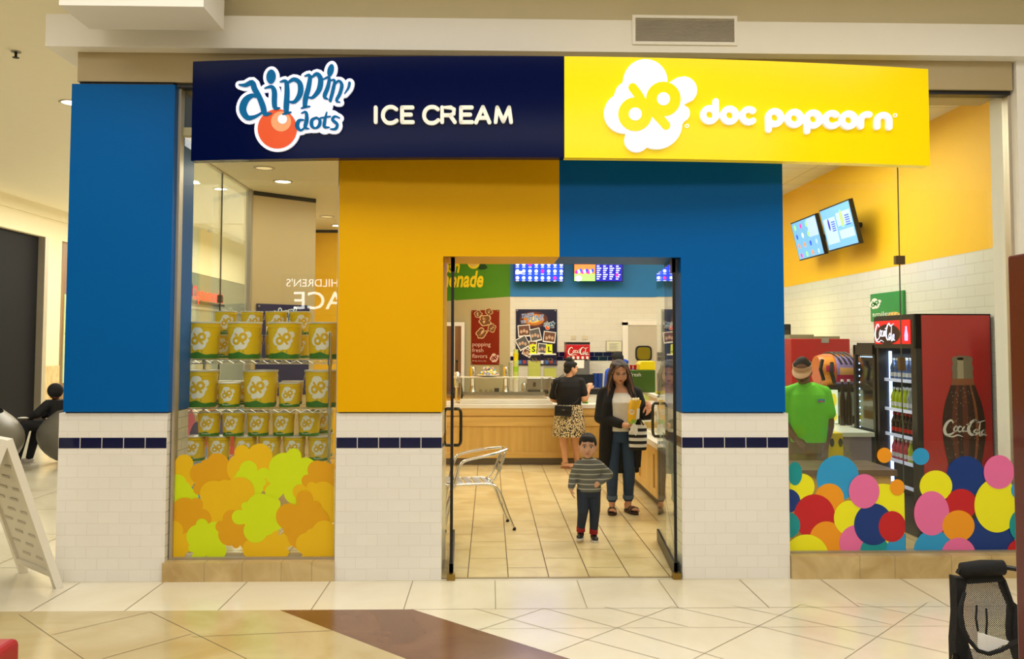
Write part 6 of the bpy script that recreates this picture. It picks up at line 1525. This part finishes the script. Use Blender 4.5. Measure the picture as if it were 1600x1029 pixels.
loft(sh_, [(cx+dx, cy_+dy, G0+z, a, b) for z, a, b, dx, dy in ((.83,.168,.135,0,-.01),(.92,.172,.14,0,-.015),(1.02,.165,.135,0,-.02),(1.12,.16,.14,0,-.03),(1.19,.15,.11,0,-.01),(1.225,.115,.072,0,.01),(1.25,.08,.05,0,.02))])
for sx in (-1, 1): sh_.ell(L(sx*.07, -.075, 1.11), (.075,.07,.075))
remesh('white_top', sh_, WHT, W1, .008, 4)
co = MB()                                                   # black open cardigan
loft(co, [(cx+dx, cy_+.06, G0+z, a, b) for z, a, b, dx in ((.40,.21,.09,-.01),(.60,.205,.095,-.01),(.85,.20,.10,0),(1.05,.185,.095,0),(1.20,.185,.08,0),(1.26,.13,.06,0),(1.29,.08,.045,0))])
for sx, zb, w in ((-1, .40, .072), (1, .46, .045)):
    loft(co, [(cx+sx*a, cy_+dy, G0+z, w_, .06) for z, a, w_, dy in ((zb,.165,w*.8,-.01),(.62,.165,w*.9,-.06),(.85,.155,w,-.085),(1.0,.145,w*.9,-.09),(1.12,.135,w*.75,-.09),(1.22,.115,w*.6,-.045),(1.285,.07,.025,-.01))])
for a_, b_, c_ in ((shR, elR, wrR), (shL, elL, wrL)):
    co.cap(a_+Vv(0,0,-.02), b_, .066, .060); co.cap(b_, b_+(c_-b_)*.78, .062, .048)
co.cap(L(-.07,.02,1.275), L(-.165,.02,1.205), .045, .062); co.cap(L(.07,.02,1.275), L(.16,.02,1.205), .045, .062)
co.cap(elL+Vv(0,0,-.01), elL+(wrL-elL)*.6+Vv(.02,-.02,-.06), .055, .06)
remesh('black_cardigan', co, BLK, W1, .008, 4)
hr = MB()                                                   # long hair parted in the middle
def hE(x, y, z, a, b, c_, n=16): hr.ell(P1(x, y, z), (a, b, c_), rot=R1, n=n, m=10)
hE(0, .035, .04, .096, .090, .090); hE(-.036, -.012, .088, .050, .060, .026); hE(.036, -.012, .088, .050, .060, .026)
for sx, dz in ((-1, 0), (1, .02)):
    hr.cap(P1(sx*.068, -.03, .055), P1(sx*.094, -.020, -.02), .024, .030); hr.cap(P1(sx*.094, -.015, -.02), L(sx*.108-.01, -.04, 1.27+dz), .034, .038); hr.cap(L(sx*.095-.01, -.04, 1.27+dz), L(sx*.115-.01, -.105, 1.12+dz), .032, .018)
    hr.cap(P1(sx*.07, .03, 0), L(sx*.09, .04, 1.22), .04, .04)
remesh('hair', hr, HAIRD, W1, .006, 3)
m = MB(); m.tube([P1(.088*math.cos(a), .0+.01, .02+.092*math.sin(a)) for a in [PI*(.06+.88*i/16) for i in range(17)]], .009, 8); m.build('head_band', mat('grey_band', (120, 110, 106), .5), W1, smooth=True)
for sx in (-1, 1):
    for k in range(3):
        m = MB(); m.tube([P1(sx*(.02+.012*k), -.075+.006*k, .095), P1(sx*(.055+.006*k), -.07, .065), P1(sx*(.085+.004*k), -.045, .0), L(sx*(.105+.01*k)-.01, -.07-.008*k, 1.28), L(sx*(.115+.01*k)-.01, -.12, 1.15)], .004, 5); m.build('hair_strand', HAIRL, W1, smooth=True)
# yellow popcorn bag and napkin
bx, by, bz = cx+.085, cy_-.33, G0+.93
PB = thing('popcorn_bag', 'crumpled yellow popcorn bag with white logo held by the woman in the black cardigan', 'bag', (bx, by, bz))
m = MB(); loft(m, [(bx-.02, by, bz+.0, .030, .025), (bx-.02, by, bz+.03, .045, .035), (bx-.01, by, bz+.09, .052, .042), (bx, by, bz+.16, .058, .045), (bx+.01, by, bz+.20, .060, .04), (bx+.015, by, bz+.225, .055, .032)], 18)
random.seed(3)
for v in m.v: v.x += random.uniform(-.006,.006); v.y += random.uniform(-.006,.006); v.z += random.uniform(-.004,.004)
m.build('bag_body', mat('bag_yellow', (246, 190, 20), .35), PB, smooth=60)
m = MB(); loft(m, [(bx-.02, by, bz-.004, .032, .027), (bx-.02, by, bz+.03, .048, .038), (bx-.018, by, bz+.045, .049, .039)], 18); m.build('green_foot', mat('bag_green', (150, 190, 60), .4), PB, smooth=60)
A = Art(lambda u, v, h: Vector((bx-.02+u+v*.1, by-.045*math.sqrt(max(.05, 1-(u/.055)**2))-.008-h, bz+.115-v)))
popcorn_mark(A, (-.01, 0), .00014, .001, .001, 0, 1, 0); A.mb.build('bag_logo', [PAPER, MATS['bag_yellow']], PB)
m = MB(); m.prism([(bx+.012, by-.046, bz+.04), (bx+.045, by-.04, bz+.05), (bx+.05, by-.046, bz+.15), (bx+.022, by-.052, bz+.15)], (0,-.003,0)); m.build('nutrition_label', PAPER, PB)
m = MB()
for k in range(22): a = random.random()*2*PI; r = .045*math.sqrt(random.random()); m.ell((bx+.015+r*math.cos(a), by+r*.6*math.sin(a), bz+.225+random.uniform(0,.02)), (.010,.010,.009), n=7, m=5)
o = m.build('popcorn', mat('popcorn_white', (244, 232, 190), .8), PB); o['kind'] = 'stuff'
m = MB(); m.prism([(bx-.055, by-.01, bz-.10), (bx-.03, by-.02, bz-.03), (bx-.01, by-.03, bz+.01), (bx+.03, by-.02, bz-.02), (bx+.035, by-.01, bz-.09), (bx+.015, by-.01, bz-.12), (bx-.02, by-.015, bz-.075)], (0,.01,0)); tag(m.build('paper_napkin', PAPER), 'crumpled white napkin hanging from the hand under the popcorn bag', 'napkin')
# striped tote
tx, ty = cx+.145, cy_-.19
TB = thing('striped_tote', 'black and white striped tote bag hanging beside the woman with the popcorn bag', 'bag', (tx, ty, G0+.66))
m = MB(); loft(m, [(tx, ty, G0+.655, .080, .045), (tx, ty, G0+.67, .088, .052), (tx, ty, G0+.80, .092, .055), (tx, ty, G0+.90, .088, .04)], 20)
m.build('bag_body', stripe_mat('tote_stripes', (16, 16, 18), (226, 222, 212), .062, .5, phase=.018), TB, smooth=50)
m = MB(); m.tube([(tx-.05, ty-.03, G0+.90), (tx-.03, ty-.02, G0+.96), (tx+.02, ty, G0+.965), (tx+.06, ty, G0+.90)], .007, 6); m.build('bag_handle', BLK, TB, smooth=True)

# ---------- boy
cx, cy_ = .87, 1.25
B1 = thing('person', 'little boy in a grey striped sweatshirt and dark trousers walking out through the door', 'person', (cx, cy_, G0))
s = .68
def L(x, y, z): return Vv(cx+x, cy_+y, G0+z)
shR, shL = L(-.085, .0, .645), L(.085, .0, .645)
elR, wrR = L(-.128, .02, .55), L(-.158, -.02, .455)
elL, wrL = L(.178, .03, .565), L(.085, -.06, .505)
body = MB()
P1, R1 = head(B1, body, L(-.01, -.02, .818), .96, -.10, .10, .03, SK3, cheek=1.14, jaw=1.05)
body.cap(L(-.005, .0, .70), L(-.008, -.005, .76), .036, .036)
loft(body, [(cx, cy_, G0+z, a, b) for z, a, b in ((.40,.075,.06),(.46,.082,.065),(.55,.08,.062),(.63,.088,.06),(.68,.07,.05),(.715,.04,.035))])
arm(body, shR, elR, wrR, .62); arm(body, shL, elL, wrL, .62)
hand(body, wrR, Vv(.15,-.15,-1), Vv(1,.1,0), .62, .35, side=1); hand(body, wrL, Vv(-.8,-.1,-.45), Vv(.1,.9,0), .62, .55, side=-1)
hpR, hpL = L(-.045, .0, .43), L(.045, 0, .43); knR, knL = L(-.055, -.04, .26), L(.052, .0, .25); anR, anL = L(-.07, .0, .09), L(.045, .02, .065)
leg(body, hpR, knR, anR, .55); leg(body, hpL, knL, anL, .55)
remesh('body', body, SK3, B1, .0045, 3)
face_parts(B1, P1, R1, .96, (24, 16, 14), (170, 100, 92), eo=1.15)
m = MB()
for hp, kn, an in ((hpR, knR, anR), (hpL, knL, anL)): m.cap(hp, kn, .062, .049); m.cap(kn, an+Vv(0,0,.015), .047, .036)
loft(m, [(cx, cy_, G0+z, a, b) for z, a, b in ((.38,.098,.07),(.44,.102,.076),(.50,.095,.07))])
remesh('trousers', m, mat('navy_trousers', (30, 40, 58), .8, bump=.15, scale=12), B1, .006, 4)
m = MB(); loft(m, [(cx+.004, cy_, G0+z, a, b) for z, a, b in ((.425,.108,.08),(.47,.105,.078),(.55,.098,.074),(.62,.102,.072),(.66,.105,.066),(.69,.085,.055),(.712,.050,.044))])
m.ell(L(-.078,0,.655), (.045,.045,.042)); m.ell(L(.078,0,.655), (.045,.045,.042))
for a_, b_, c_ in ((shR, elR, wrR), (shL, elL, wrL)): m.cap(a_, b_, .048, .043); m.cap(b_, b_+(c_-b_)*.88, .043, .031)
remesh('striped_sweatshirt', m, stripe_mat('grey_stripes', (96, 96, 88), (176, 174, 158), .042, .2, phase=.01), B1, .006, 4)
m = MB(); m.lathe([(.038,0),(.045,.004),(.044,.012),(.038,.016)], L(-.004, -.003, .706), n=20); m.build('collar', mat('grey_rib', (92, 92, 84), .85), B1, smooth=True)
hr = MB()
hr.ell(P1(0, .018, .040), (.0795*.96, .093*.96, .080*.96), rot=R1, n=20, m=12); hr.ell(P1(0, -.038, .078), (.060, .040, .028), rot=R1)
hr.ell(P1(-.02, -.062, .066), (.035, .016, .016), rot=R1); hr.ell(P1(.02, -.062, .066), (.035, .016, .016), rot=R1)
for sx in (-1, 1): hr.ell(P1(sx*.068, -.005, .03), (.014,.03,.03), rot=R1)
remesh('hair', hr, HAIRB, B1, .005, 3)
for an, d, lift in ((anR, Vv(-.25,-1,0), .022), (anL, Vv(.05,-1,0), 0)):
    d = d.normalized(); lat = Vv(-d.y, d.x, 0); g = G0+lift; c = Vv(an.x, an.y, g)+d*.035
    pts = [c+d*.085*math.sin(a)+lat*(.033+.004*math.sin(a))*math.cos(a) for a in [2*PI*i/24 for i in range(24)]]
    m = MB(); m.prism(pts, (0,0,.016)); so = m.build('shoe_sole', mat('sole_white', (206, 200, 192), .6), B1)
    rot = Matrix((lat, d, Vv(0,0,1))).transposed()
    m = MB(); m.ell(c+d*.03+Vv(0,0,.024), (.030,.050,.022), rot=rot); m.ell(c-d*.035+Vv(0,0,.035), (.030,.042,.036), rot=rot); remesh('shoe_upper', m, mat('shoe_black', (18, 16, 18), .5), B1, .0045, 2)
    m = MB(); m.lathe([(.034,.052),(.038,.056),(.038,.098),(.033,.10)], Vv(an.x, an.y, g), n=20); m.build('red_ankle_collar', mat('shoe_red', (150, 16, 26), .6), B1, smooth=50)
    m = MB(); m.tube([c+d*.005+Vv(0,0,.05)-lat*.022, c+d*.005+Vv(0,-.004,.062), c+d*.005+Vv(0,0,.05)+lat*.022], .006, 6); m.build('red_strap', MATS['shoe_red'], B1, smooth=True)

# ---------- customer seen from behind at the counter
cx, cy_ = 1.10, 5.72
W2 = thing('person', 'woman from behind in black top and leopard skirt at the service counter', 'person', (cx, cy_, G0))
def L(x, y, z): return Vv(cx+x, cy_+y, G0+z)
shR, shL = L(.165, .0, 1.20), L(-.175, .0, 1.20)     # her right arm is on the picture's right
elR, wrR = L(.205, -.03, .945), L(.275, .05, 1.075)
elL, wrL = L(-.22, .06, .95), L(-.13, .22, .90)
body = MB()
P1, R1 = head(W2, body, L(.03, .03, 1.365), .95, 1.95, .12, 0, SK2, cheek=1.05)
body.cap(L(.0, .02, 1.22), L(.015, .025, 1.31), .050, .046)
loft(body, [(cx, cy_, G0+z, a, b) for z, a, b in ((.70,.16,.13),(.80,.175,.14),(.92,.15,.12),(1.05,.155,.12),(1.16,.165,.11),(1.21,.13,.08),(1.25,.06,.05))])
arm(body, shR, elR, wrR, 1.0, 1.2); arm(body, shL, elL, wrL, 1.0, 1.2)
hand(body, wrR, Vv(.25,.25,.9), Vv(.1,.9,-.3), .92, .8, side=-1); hand(body, wrL, Vv(.5,.8,.1), Vv(.2,0,-1), .92, .4, side=1)
hpR, hpL = L(.085, .0, .80), L(-.085, .0, .80); knR, knL = L(.085, .0, .44), L(-.08, .0, .44); anR, anL = L(.115, .10, .085), L(-.055, .0, .085)
leg(body, hpR, knR, anR, 1.0, 1.15); leg(body, hpL, knL, anL, 1.0, 1.15)
foot(body, anR, Vv(.3,1,0), .92, G0+.016); foot(body, anL, Vv(.8,-.35,0), .92, G0+.016)
remesh('body', body, SK2, W2, .006, 3)
face_parts(W2, P1, R1, .95, (30, 20, 16), (160, 84, 76))
m = MB(); m.ell(P1(.080, .012, -.032), (.006,.006,.006), n=8, m=6); m.build('earring', PAPER, W2)
m = MB(); loft(m, [(cx+dx, cy_, G0+z, a, b) for z, a, b, dx in ((.86,.165,.135,0),(.93,.172,.138,0),(1.02,.17,.135,0),(1.12,.178,.13,0),(1.19,.165,.10,0),(1.235,.11,.07,0),(1.25,.075,.058,0))])
m.cap(L(.05,0,1.215), L(.15,0,1.175), .05, .058); m.cap(L(-.05,0,1.215), L(-.155,0,1.175), .05, .058); m.cap(L(.155,0,1.175), shR+(elR-shR)*.68, .068, .066); m.cap(L(-.165,0,1.175), shL+(elL-shL)*.85, .066, .062); m.ell(L(.09,.1,1.10), (.08,.07,.08))
remesh('black_top', m, BLK, W2, .008, 4)
m = MB(); n = 72; V_ = []; F_ = []                            # gathered skirt
for i, (z, a, b) in enumerate(((.885,.160,.13),(.86,.168,.14),(.75,.20,.175),(.60,.215,.19),(.45,.23,.205),(.44,.228,.203))):
    for k in range(n):
        t_ = 2*PI*k/n; fl = 1+(.045*math.sin(t_*11+.5*math.sin(t_*3)))*min(1, (.9-z)*2.4); V_.append(L(a*fl*math.cos(t_), b*fl*math.sin(t_), z))
for i in range(5):
    for k in range(n): F_.append((i*n+k, (i+1)*n+k, (i+1)*n+(k+1)%n, i*n+(k+1)%n))
F_.append(tuple(range(n))); m.add(V_, F_)
m.build('leopard_skirt', spot_mat('leopard_print', (26, 20, 16), (222, 204, 160), 62, .50), W2, smooth=True)
m = MB(); m.obox(L(-.10, -.20, .80), (.235, .07, .145), Euler((0, .06, 0))); bg = bevel(m.build('waist_bag', mat('black_leather', (16, 15, 18), .4), W2), .02, 4)
m = MB(); m.obox(L(-.10, -.238, .83), (.225, .008, .075), Euler((0, .06, 0))); bevel(m.build('bag_flap', MATS['black_leather'], bg), .003)
m = MB(); m.box(cx-.115, cx-.08, cy_-.247, cy_-.243, G0+.81, G0+.82); m.build('bag_clasp', CHROME, bg)
m = MB(); m.tube([L(-.17,-.16,.87), L(-.20,-.10,1.05), L(-.15,-.03,1.24), L(-.07,.06,1.28)], .006, 6); m.build('bag_strap', MATS['black_leather'], bg, smooth=True)
m = MB(); m.tube([L(.0,-.19,.86), L(.10,-.15,.93), L(.16,-.05,1.0), L(.17,.03,1.02)], .006, 6); m.build('bag_strap', MATS['black_leather'], bg, smooth=True)
hr = MB(); hr.ell(P1(0, .024, .035), (.079,.092,.084), rot=R1, n=20, m=12); hr.ell(P1(0, .06, -.02), (.062,.05,.06), rot=R1); hr.ell(P1(0, -.035, .072), (.055,.05,.03), rot=R1); hr.ell(P1(0, .045, .125), (.05,.05,.042), rot=R1)
remesh('hair', hr, HAIRB, W2, .006, 3)
m = MB(); m.tube([L(-.055,-.04,1.255), L(0,-.055,1.245), L(.06,-.03,1.25), L(.075,.03,1.24)], .0035, 6); m.build('necklace', mat('gold', (206, 160, 80), .3, metal=.9), W2, smooth=True)
for an, d in ((anR, Vv(.3,1,0)), (anL, Vv(.8,-.35,0))):
    d = d.normalized(); lat = Vv(-d.y, d.x, 0); c = Vv(an.x, an.y, G0)+d*.055
    m = MB(); m.prism([c+d*.125*math.sin(a)+lat*.042*math.cos(a) for a in [2*PI*i/24 for i in range(24)]], (0,0,.015)); so = m.build('sandal_sole', mat('sandal_tan', (170, 120, 86), .6), W2)
    m = MB(); m.tube([c+d*.03+lat*.045+Vv(0,0,.02), c+d*.045+Vv(0,0,.072), c+d*.03-lat*.045+Vv(0,0,.02)], .006, 6); m.tube([Vv(an.x,an.y,an.z+.005)+Vv(.04*math.cos(a), .04*math.sin(a), 0) for a in [2*PI*i/14 for i in range(14)]], .005, 6, closed=True); m.build('sandal_strap', mat('strap_gold', (200, 170, 130), .4), so)

# ---------- worker in the lime polo
cx, cy_ = 2.98, 1.75
W3_ = thing('person', 'shop worker in lime green polo and beige visor leaning over the prep counter', 'person', (cx, cy_, G0))
def L(x, y, z): return Vv(cx+x, cy_+y, G0+z)
shR, shL = L(-.19, .02, 1.28), L(.17, .0, 1.29)
elR, wrR = L(-.25, .02, 1.02), L(-.16, -.14, .84)
elL, wrL = L(.205, -.02, .985), L(.13, -.10, .74)
body = MB()
P1, R1 = head(W3_, body, L(-.07, -.10, 1.455), 1.0, -.45, .45, 0, SK4, cheek=1.08)
body.cap(L(-.01, .0, 1.31), L(-.05, -.05, 1.40), .056, .052)
loft(body, [(cx, cy_, G0+z, a, b) for z, a, b in ((.74,.17,.13),(.85,.18,.14),(.95,.175,.135),(1.08,.175,.13),(1.20,.18,.12),(1.28,.15,.09),(1.33,.07,.06))])
arm(body, shR, elR, wrR, 1.05, 1.15); arm(body, shL, elL, wrL, 1.05, 1.2)
hand(body, wrR, Vv(.4,-.7,-.5), Vv(.2,.3,-1), 1, .4, side=1); hand(body, wrL, Vv(-.35,-.3,-.9), Vv(-.8,.2,.1), 1, .3, side=1)
hpR, hpL = L(-.095, .0, .84), L(.095, .0, .84); knR, knL = L(-.10, 0, .46), L(.10, 0, .46); anR, anL = L(-.10, .03, .09), L(.10, .03, .09)
leg(body, hpR, knR, anR, 1.0, 1.1); leg(body, hpL, knL, anL, 1.0, 1.1)
remesh('body', body, SK4, W3_, .006, 3)
face_parts(W3_, P1, R1, 1.0, (20, 14, 12), (120, 60, 54), eo=.5)
m = MB(); loft(m, [(cx, cy_, G0+z, a, b) for z, a, b in ((.80,.196,.155),(.90,.20,.16),(1.02,.20,.158),(1.14,.20,.155),(1.24,.19,.13),(1.30,.14,.09),(1.335,.085,.07))])
m.cap(L(-.06,0,1.30), L(-.17,.01,1.25), .055, .066); m.cap(L(.06,0,1.30), L(.155,0,1.255), .055, .066); m.cap(L(-.185,.01,1.245), shR+(elR-shR)*.72, .072, .074); m.cap(L(.168,0,1.25), shL+(elL-shL)*.72, .070, .074)
remesh('green_polo', m, mat('polo_lime', (120, 232, 50), .75, bump=.12, scale=14), W3_, .008, 4)
m = MB(); m.lathe([(.062,0),(.072,.0),(.066,.035),(.058,.035)], L(-.02, -.01, 1.315), n=22); m.build('polo_collar', MATS['polo_lime'], W3_, smooth=50)
m = MB(); m.box(cx+.05, cx+.11, cy_-.166, cy_-.158, G0+1.175, G0+1.205, 0); m.box(cx+.052, cx+.10, cy_-.168, cy_-.158, G0+1.178, G0+1.188, 1); m.build('chest_badge', [mat('badge_blue', (40, 150, 190), .5), SO], W3_)
m = MB()
for hp, kn, an in ((hpR, knR, anR), (hpL, knL, anL)): m.cap(hp, kn, .108, .082); m.cap(kn, an, .078, .06)
loft(m, [(cx, cy_, G0+z, a, b) for z, a, b in ((.70,.185,.14),(.80,.19,.15),(.86,.185,.148))]); remesh('khaki_trousers', m, mat('khaki_cloth', (120, 102, 70), .8, bump=.12, scale=12), W3_, .009, 4)
hr = MB(); hr.ell(P1(0, .025, .045), (.080,.088,.082), rot=R1, n=20, m=12); hr.ell(P1(0,.03,.105), (.05,.05,.03), rot=R1); remesh('hair', hr, HAIRB, W3_, .006, 3)
VZ = mat('visor_beige', (214, 170, 128), .6)
m = MB(); n = 26
V_ = [P1(.086*math.cos(a), .01+.100*math.sin(a), z) for z in (.035, .075) for a in [2*PI*k/n for k in range(n)]]+[P1(.083*math.cos(a), .01+.096*math.sin(a), z) for z in (.075, .035) for a in [2*PI*k/n for k in range(n)]]
m.add(V_, [(r*n+k, r*n+(k+1)%n, ((r+1)%4)*n+(k+1)%n, ((r+1)%4)*n+k) for r in range(4) for k in range(n)]); vz = m.build('visor', VZ, W3_, smooth=60)
m = MB(); U_ = [PI+PI*k/14 for k in range(15)]; V_ = [P1(.084*math.cos(a), .01+.098*math.sin(a), .040) for a in U_]+[P1(.088*math.cos(a), -.02+.165*math.sin(a), .026) for a in U_]
V_ += [v-Vv(0,0,.004) for v in V_]; F_ = [(k, k+1, 15+k+1, 15+k) for k in range(14)]+[(30+k, 45+k, 45+k+1, 30+k+1) for k in range(14)]+[(15+k, 15+k+1, 45+k+1, 45+k) for k in range(14)]; m.add(V_, F_); m.build('visor_brim', VZ, vz, smooth=60)
for an in (anR, anL):
    m = MB(); m.cap(Vv(an.x, an.y+.02, G0+.045), Vv(an.x, an.y-.12, G0+.04), .045, .042); m.box(an.x-.045, an.x+.045, an.y-.16, an.y+.06, G0, G0+.02); m.build('shoe', BLK, W3_, smooth=50)

# ---------- worker with black cap behind the counter
p = atY(957, 565, 7.4); cx, cy_ = p.x+.04, 7.4
W4 = thing('person', 'worker in black cap and blue shirt bending behind the other woman at the back', 'person', (cx, cy_, G0))
def L(x, y, z): return Vv(cx+x, cy_+y, G0+z)
body = MB(); P1, R1 = head(W4, body, L(.03, -.04, 1.44), 1.0, .5, .5, 0, SK4)
body.cap(L(.08,.03,1.30), L(.05,0,1.38), .055, .05); loft(body, [(cx+.1, cy_+.06, G0+z, a, b) for z, a, b in ((.80,.16,.12),(1.0,.16,.12),(1.2,.18,.12),(1.30,.12,.08))])
for sx in (-1, 1):
    arm(body, L(.1+sx*.18,.05,1.25), L(.1+sx*.22,0,1.0), L(.05+sx*.12,-.2,.92), 1.0); hand(body, L(.05+sx*.12,-.2,.92), Vv(-sx*.2,-.9,-.2), Vv(0,0,-1), 1, .4, side=-sx); leg(body, L(.1+sx*.09,.05,.82), L(.1+sx*.09,.05,.45), L(.1+sx*.09,.08,.08), 1.0)
remesh('body', body, SK4, W4, .007, 3); face_parts(W4, P1, R1, 1.0, (20,14,12), (120,60,54), eo=.5)
m = MB(); loft(m, [(cx+.1, cy_+.06, G0+z, a, b) for z, a, b in ((.74,.18,.14),(1.0,.18,.14),(1.2,.20,.14),(1.29,.16,.10),(1.33,.08,.07))])
for sx in (-1, 1): m.cap(L(.1+sx*.18,.05,1.25), L(.1+sx*.21,.01,1.06), .075, .066)
m.ell(L(.13,.0,1.42), (.09,.08,.05)); remesh('blue_shirt', m, mat('shirt_blue', (10, 70, 190), .7), W4, .009, 3)
m = MB()
for sx in (-1, 1): m.cap(L(.1+sx*.09,.05,.82), L(.1+sx*.09,.05,.45), .10, .075); m.cap(L(.1+sx*.09,.05,.45), L(.1+sx*.09,.08,.06), .075, .06)
remesh('black_trousers', m, BLK, W4, .01, 3)
m = MB(); m.ell(P1(0,.015,.055), (.09,.105,.085), rot=R1, n=20, m=12); m.ell(P1(0,-.11,.045), (.075,.07,.012), rot=R1); remesh('black_cap', m, BLK, W4, .006, 3)

# ---------- seated person far left
cx, cy_ = -6.30, 6.35
W5 = thing('person', 'seated person in dark hoodie bent forward, half behind the left blue pillar', 'person', (cx, cy_, 0))
G = 0
def L(x, y, z): return Vv(cx+x, cy_+y, z)
body = MB(); P1, R1 = head(W5, body, L(.12, -.05, 1.0), .9, -.7, .6, 0, SK4)
hp = [L(.12,.0,.52), L(.16,.12,.52)]; kn = [L(-.20,-.22,.56), L(-.14,.02,.56)]; an = [L(-.28,-.26,.09), L(-.22,-.04,.09)]
for a, b, c in zip(hp, kn, an): leg(body, a, b, c, .95)
loft(body, [(cx+.2-(z-.5)*.18, cy_, z, .13, .11) for z in (.48,.6,.72,.82,.88)]); body.cap(L(.11,0,.88), L(.11,-.03,.95), .05, .045)
arm(body, L(.05,-.14,.83), L(-.05,-.2,.72), L(-.18,-.16,.66), 1.0); arm(body, L(.15,.14,.83), L(.02,.16,.72), L(-.12,.08,.66), 1.0)
hand(body, L(-.18,-.16,.66), Vv(-.8,.2,-.3), Vv(0,0,-1), .95, .4); hand(body, L(-.12,.08,.66), Vv(-.8,-.2,-.3), Vv(0,0,-1), .95, .4, side=-1)
remesh('body', body, SK4, W5, .008, 2)
DK = mat('dark_hoodie', (22, 22, 26), .85)
m = MB(); loft(m, [(cx+.2-(z-.5)*.18, cy_, z, .16, .15) for z in (.46,.6,.72,.82,.90)]); m.cap(L(.05,-.14,.83), L(-.05,-.2,.72), .07, .06); m.cap(L(-.05,-.2,.72), L(-.16,-.165,.665), .06, .045); m.cap(L(.15,.14,.83), L(.02,.16,.72), .07, .06); m.cap(L(.02,.16,.72), L(-.10,.09,.665), .06, .045)
m.ell(P1(0,.02,.03), (.10,.11,.11), rot=R1); remesh('hoodie', m, DK, W5, .009, 3)
m = MB()
for a, b, c in zip(hp, kn, an): m.cap(a, b, .095, .075); m.cap(b, c, .072, .05)
remesh('trousers', m, DK, W5, .009, 3)
for k, c in enumerate(an):
    m = MB(); m.cap(c+Vv(.02,.0,-.045), c+Vv(-.15,-.06,-.05), .042, .038); m.box(c.x-.19, c.x+.06, c.y-.10, c.y+.04, 0, .018); m.build('white_shoe', mat('trainer_white', (214, 206, 196), .6), W5, smooth=40)
m = MB(); m.box(cx-.30, cx-.16, cy_-.24, cy_-.13, .655, .665); tag(m.build('mobile_phone', PAPER), 'pale phone or paper held in the lap of the seated person at the left', 'phone')
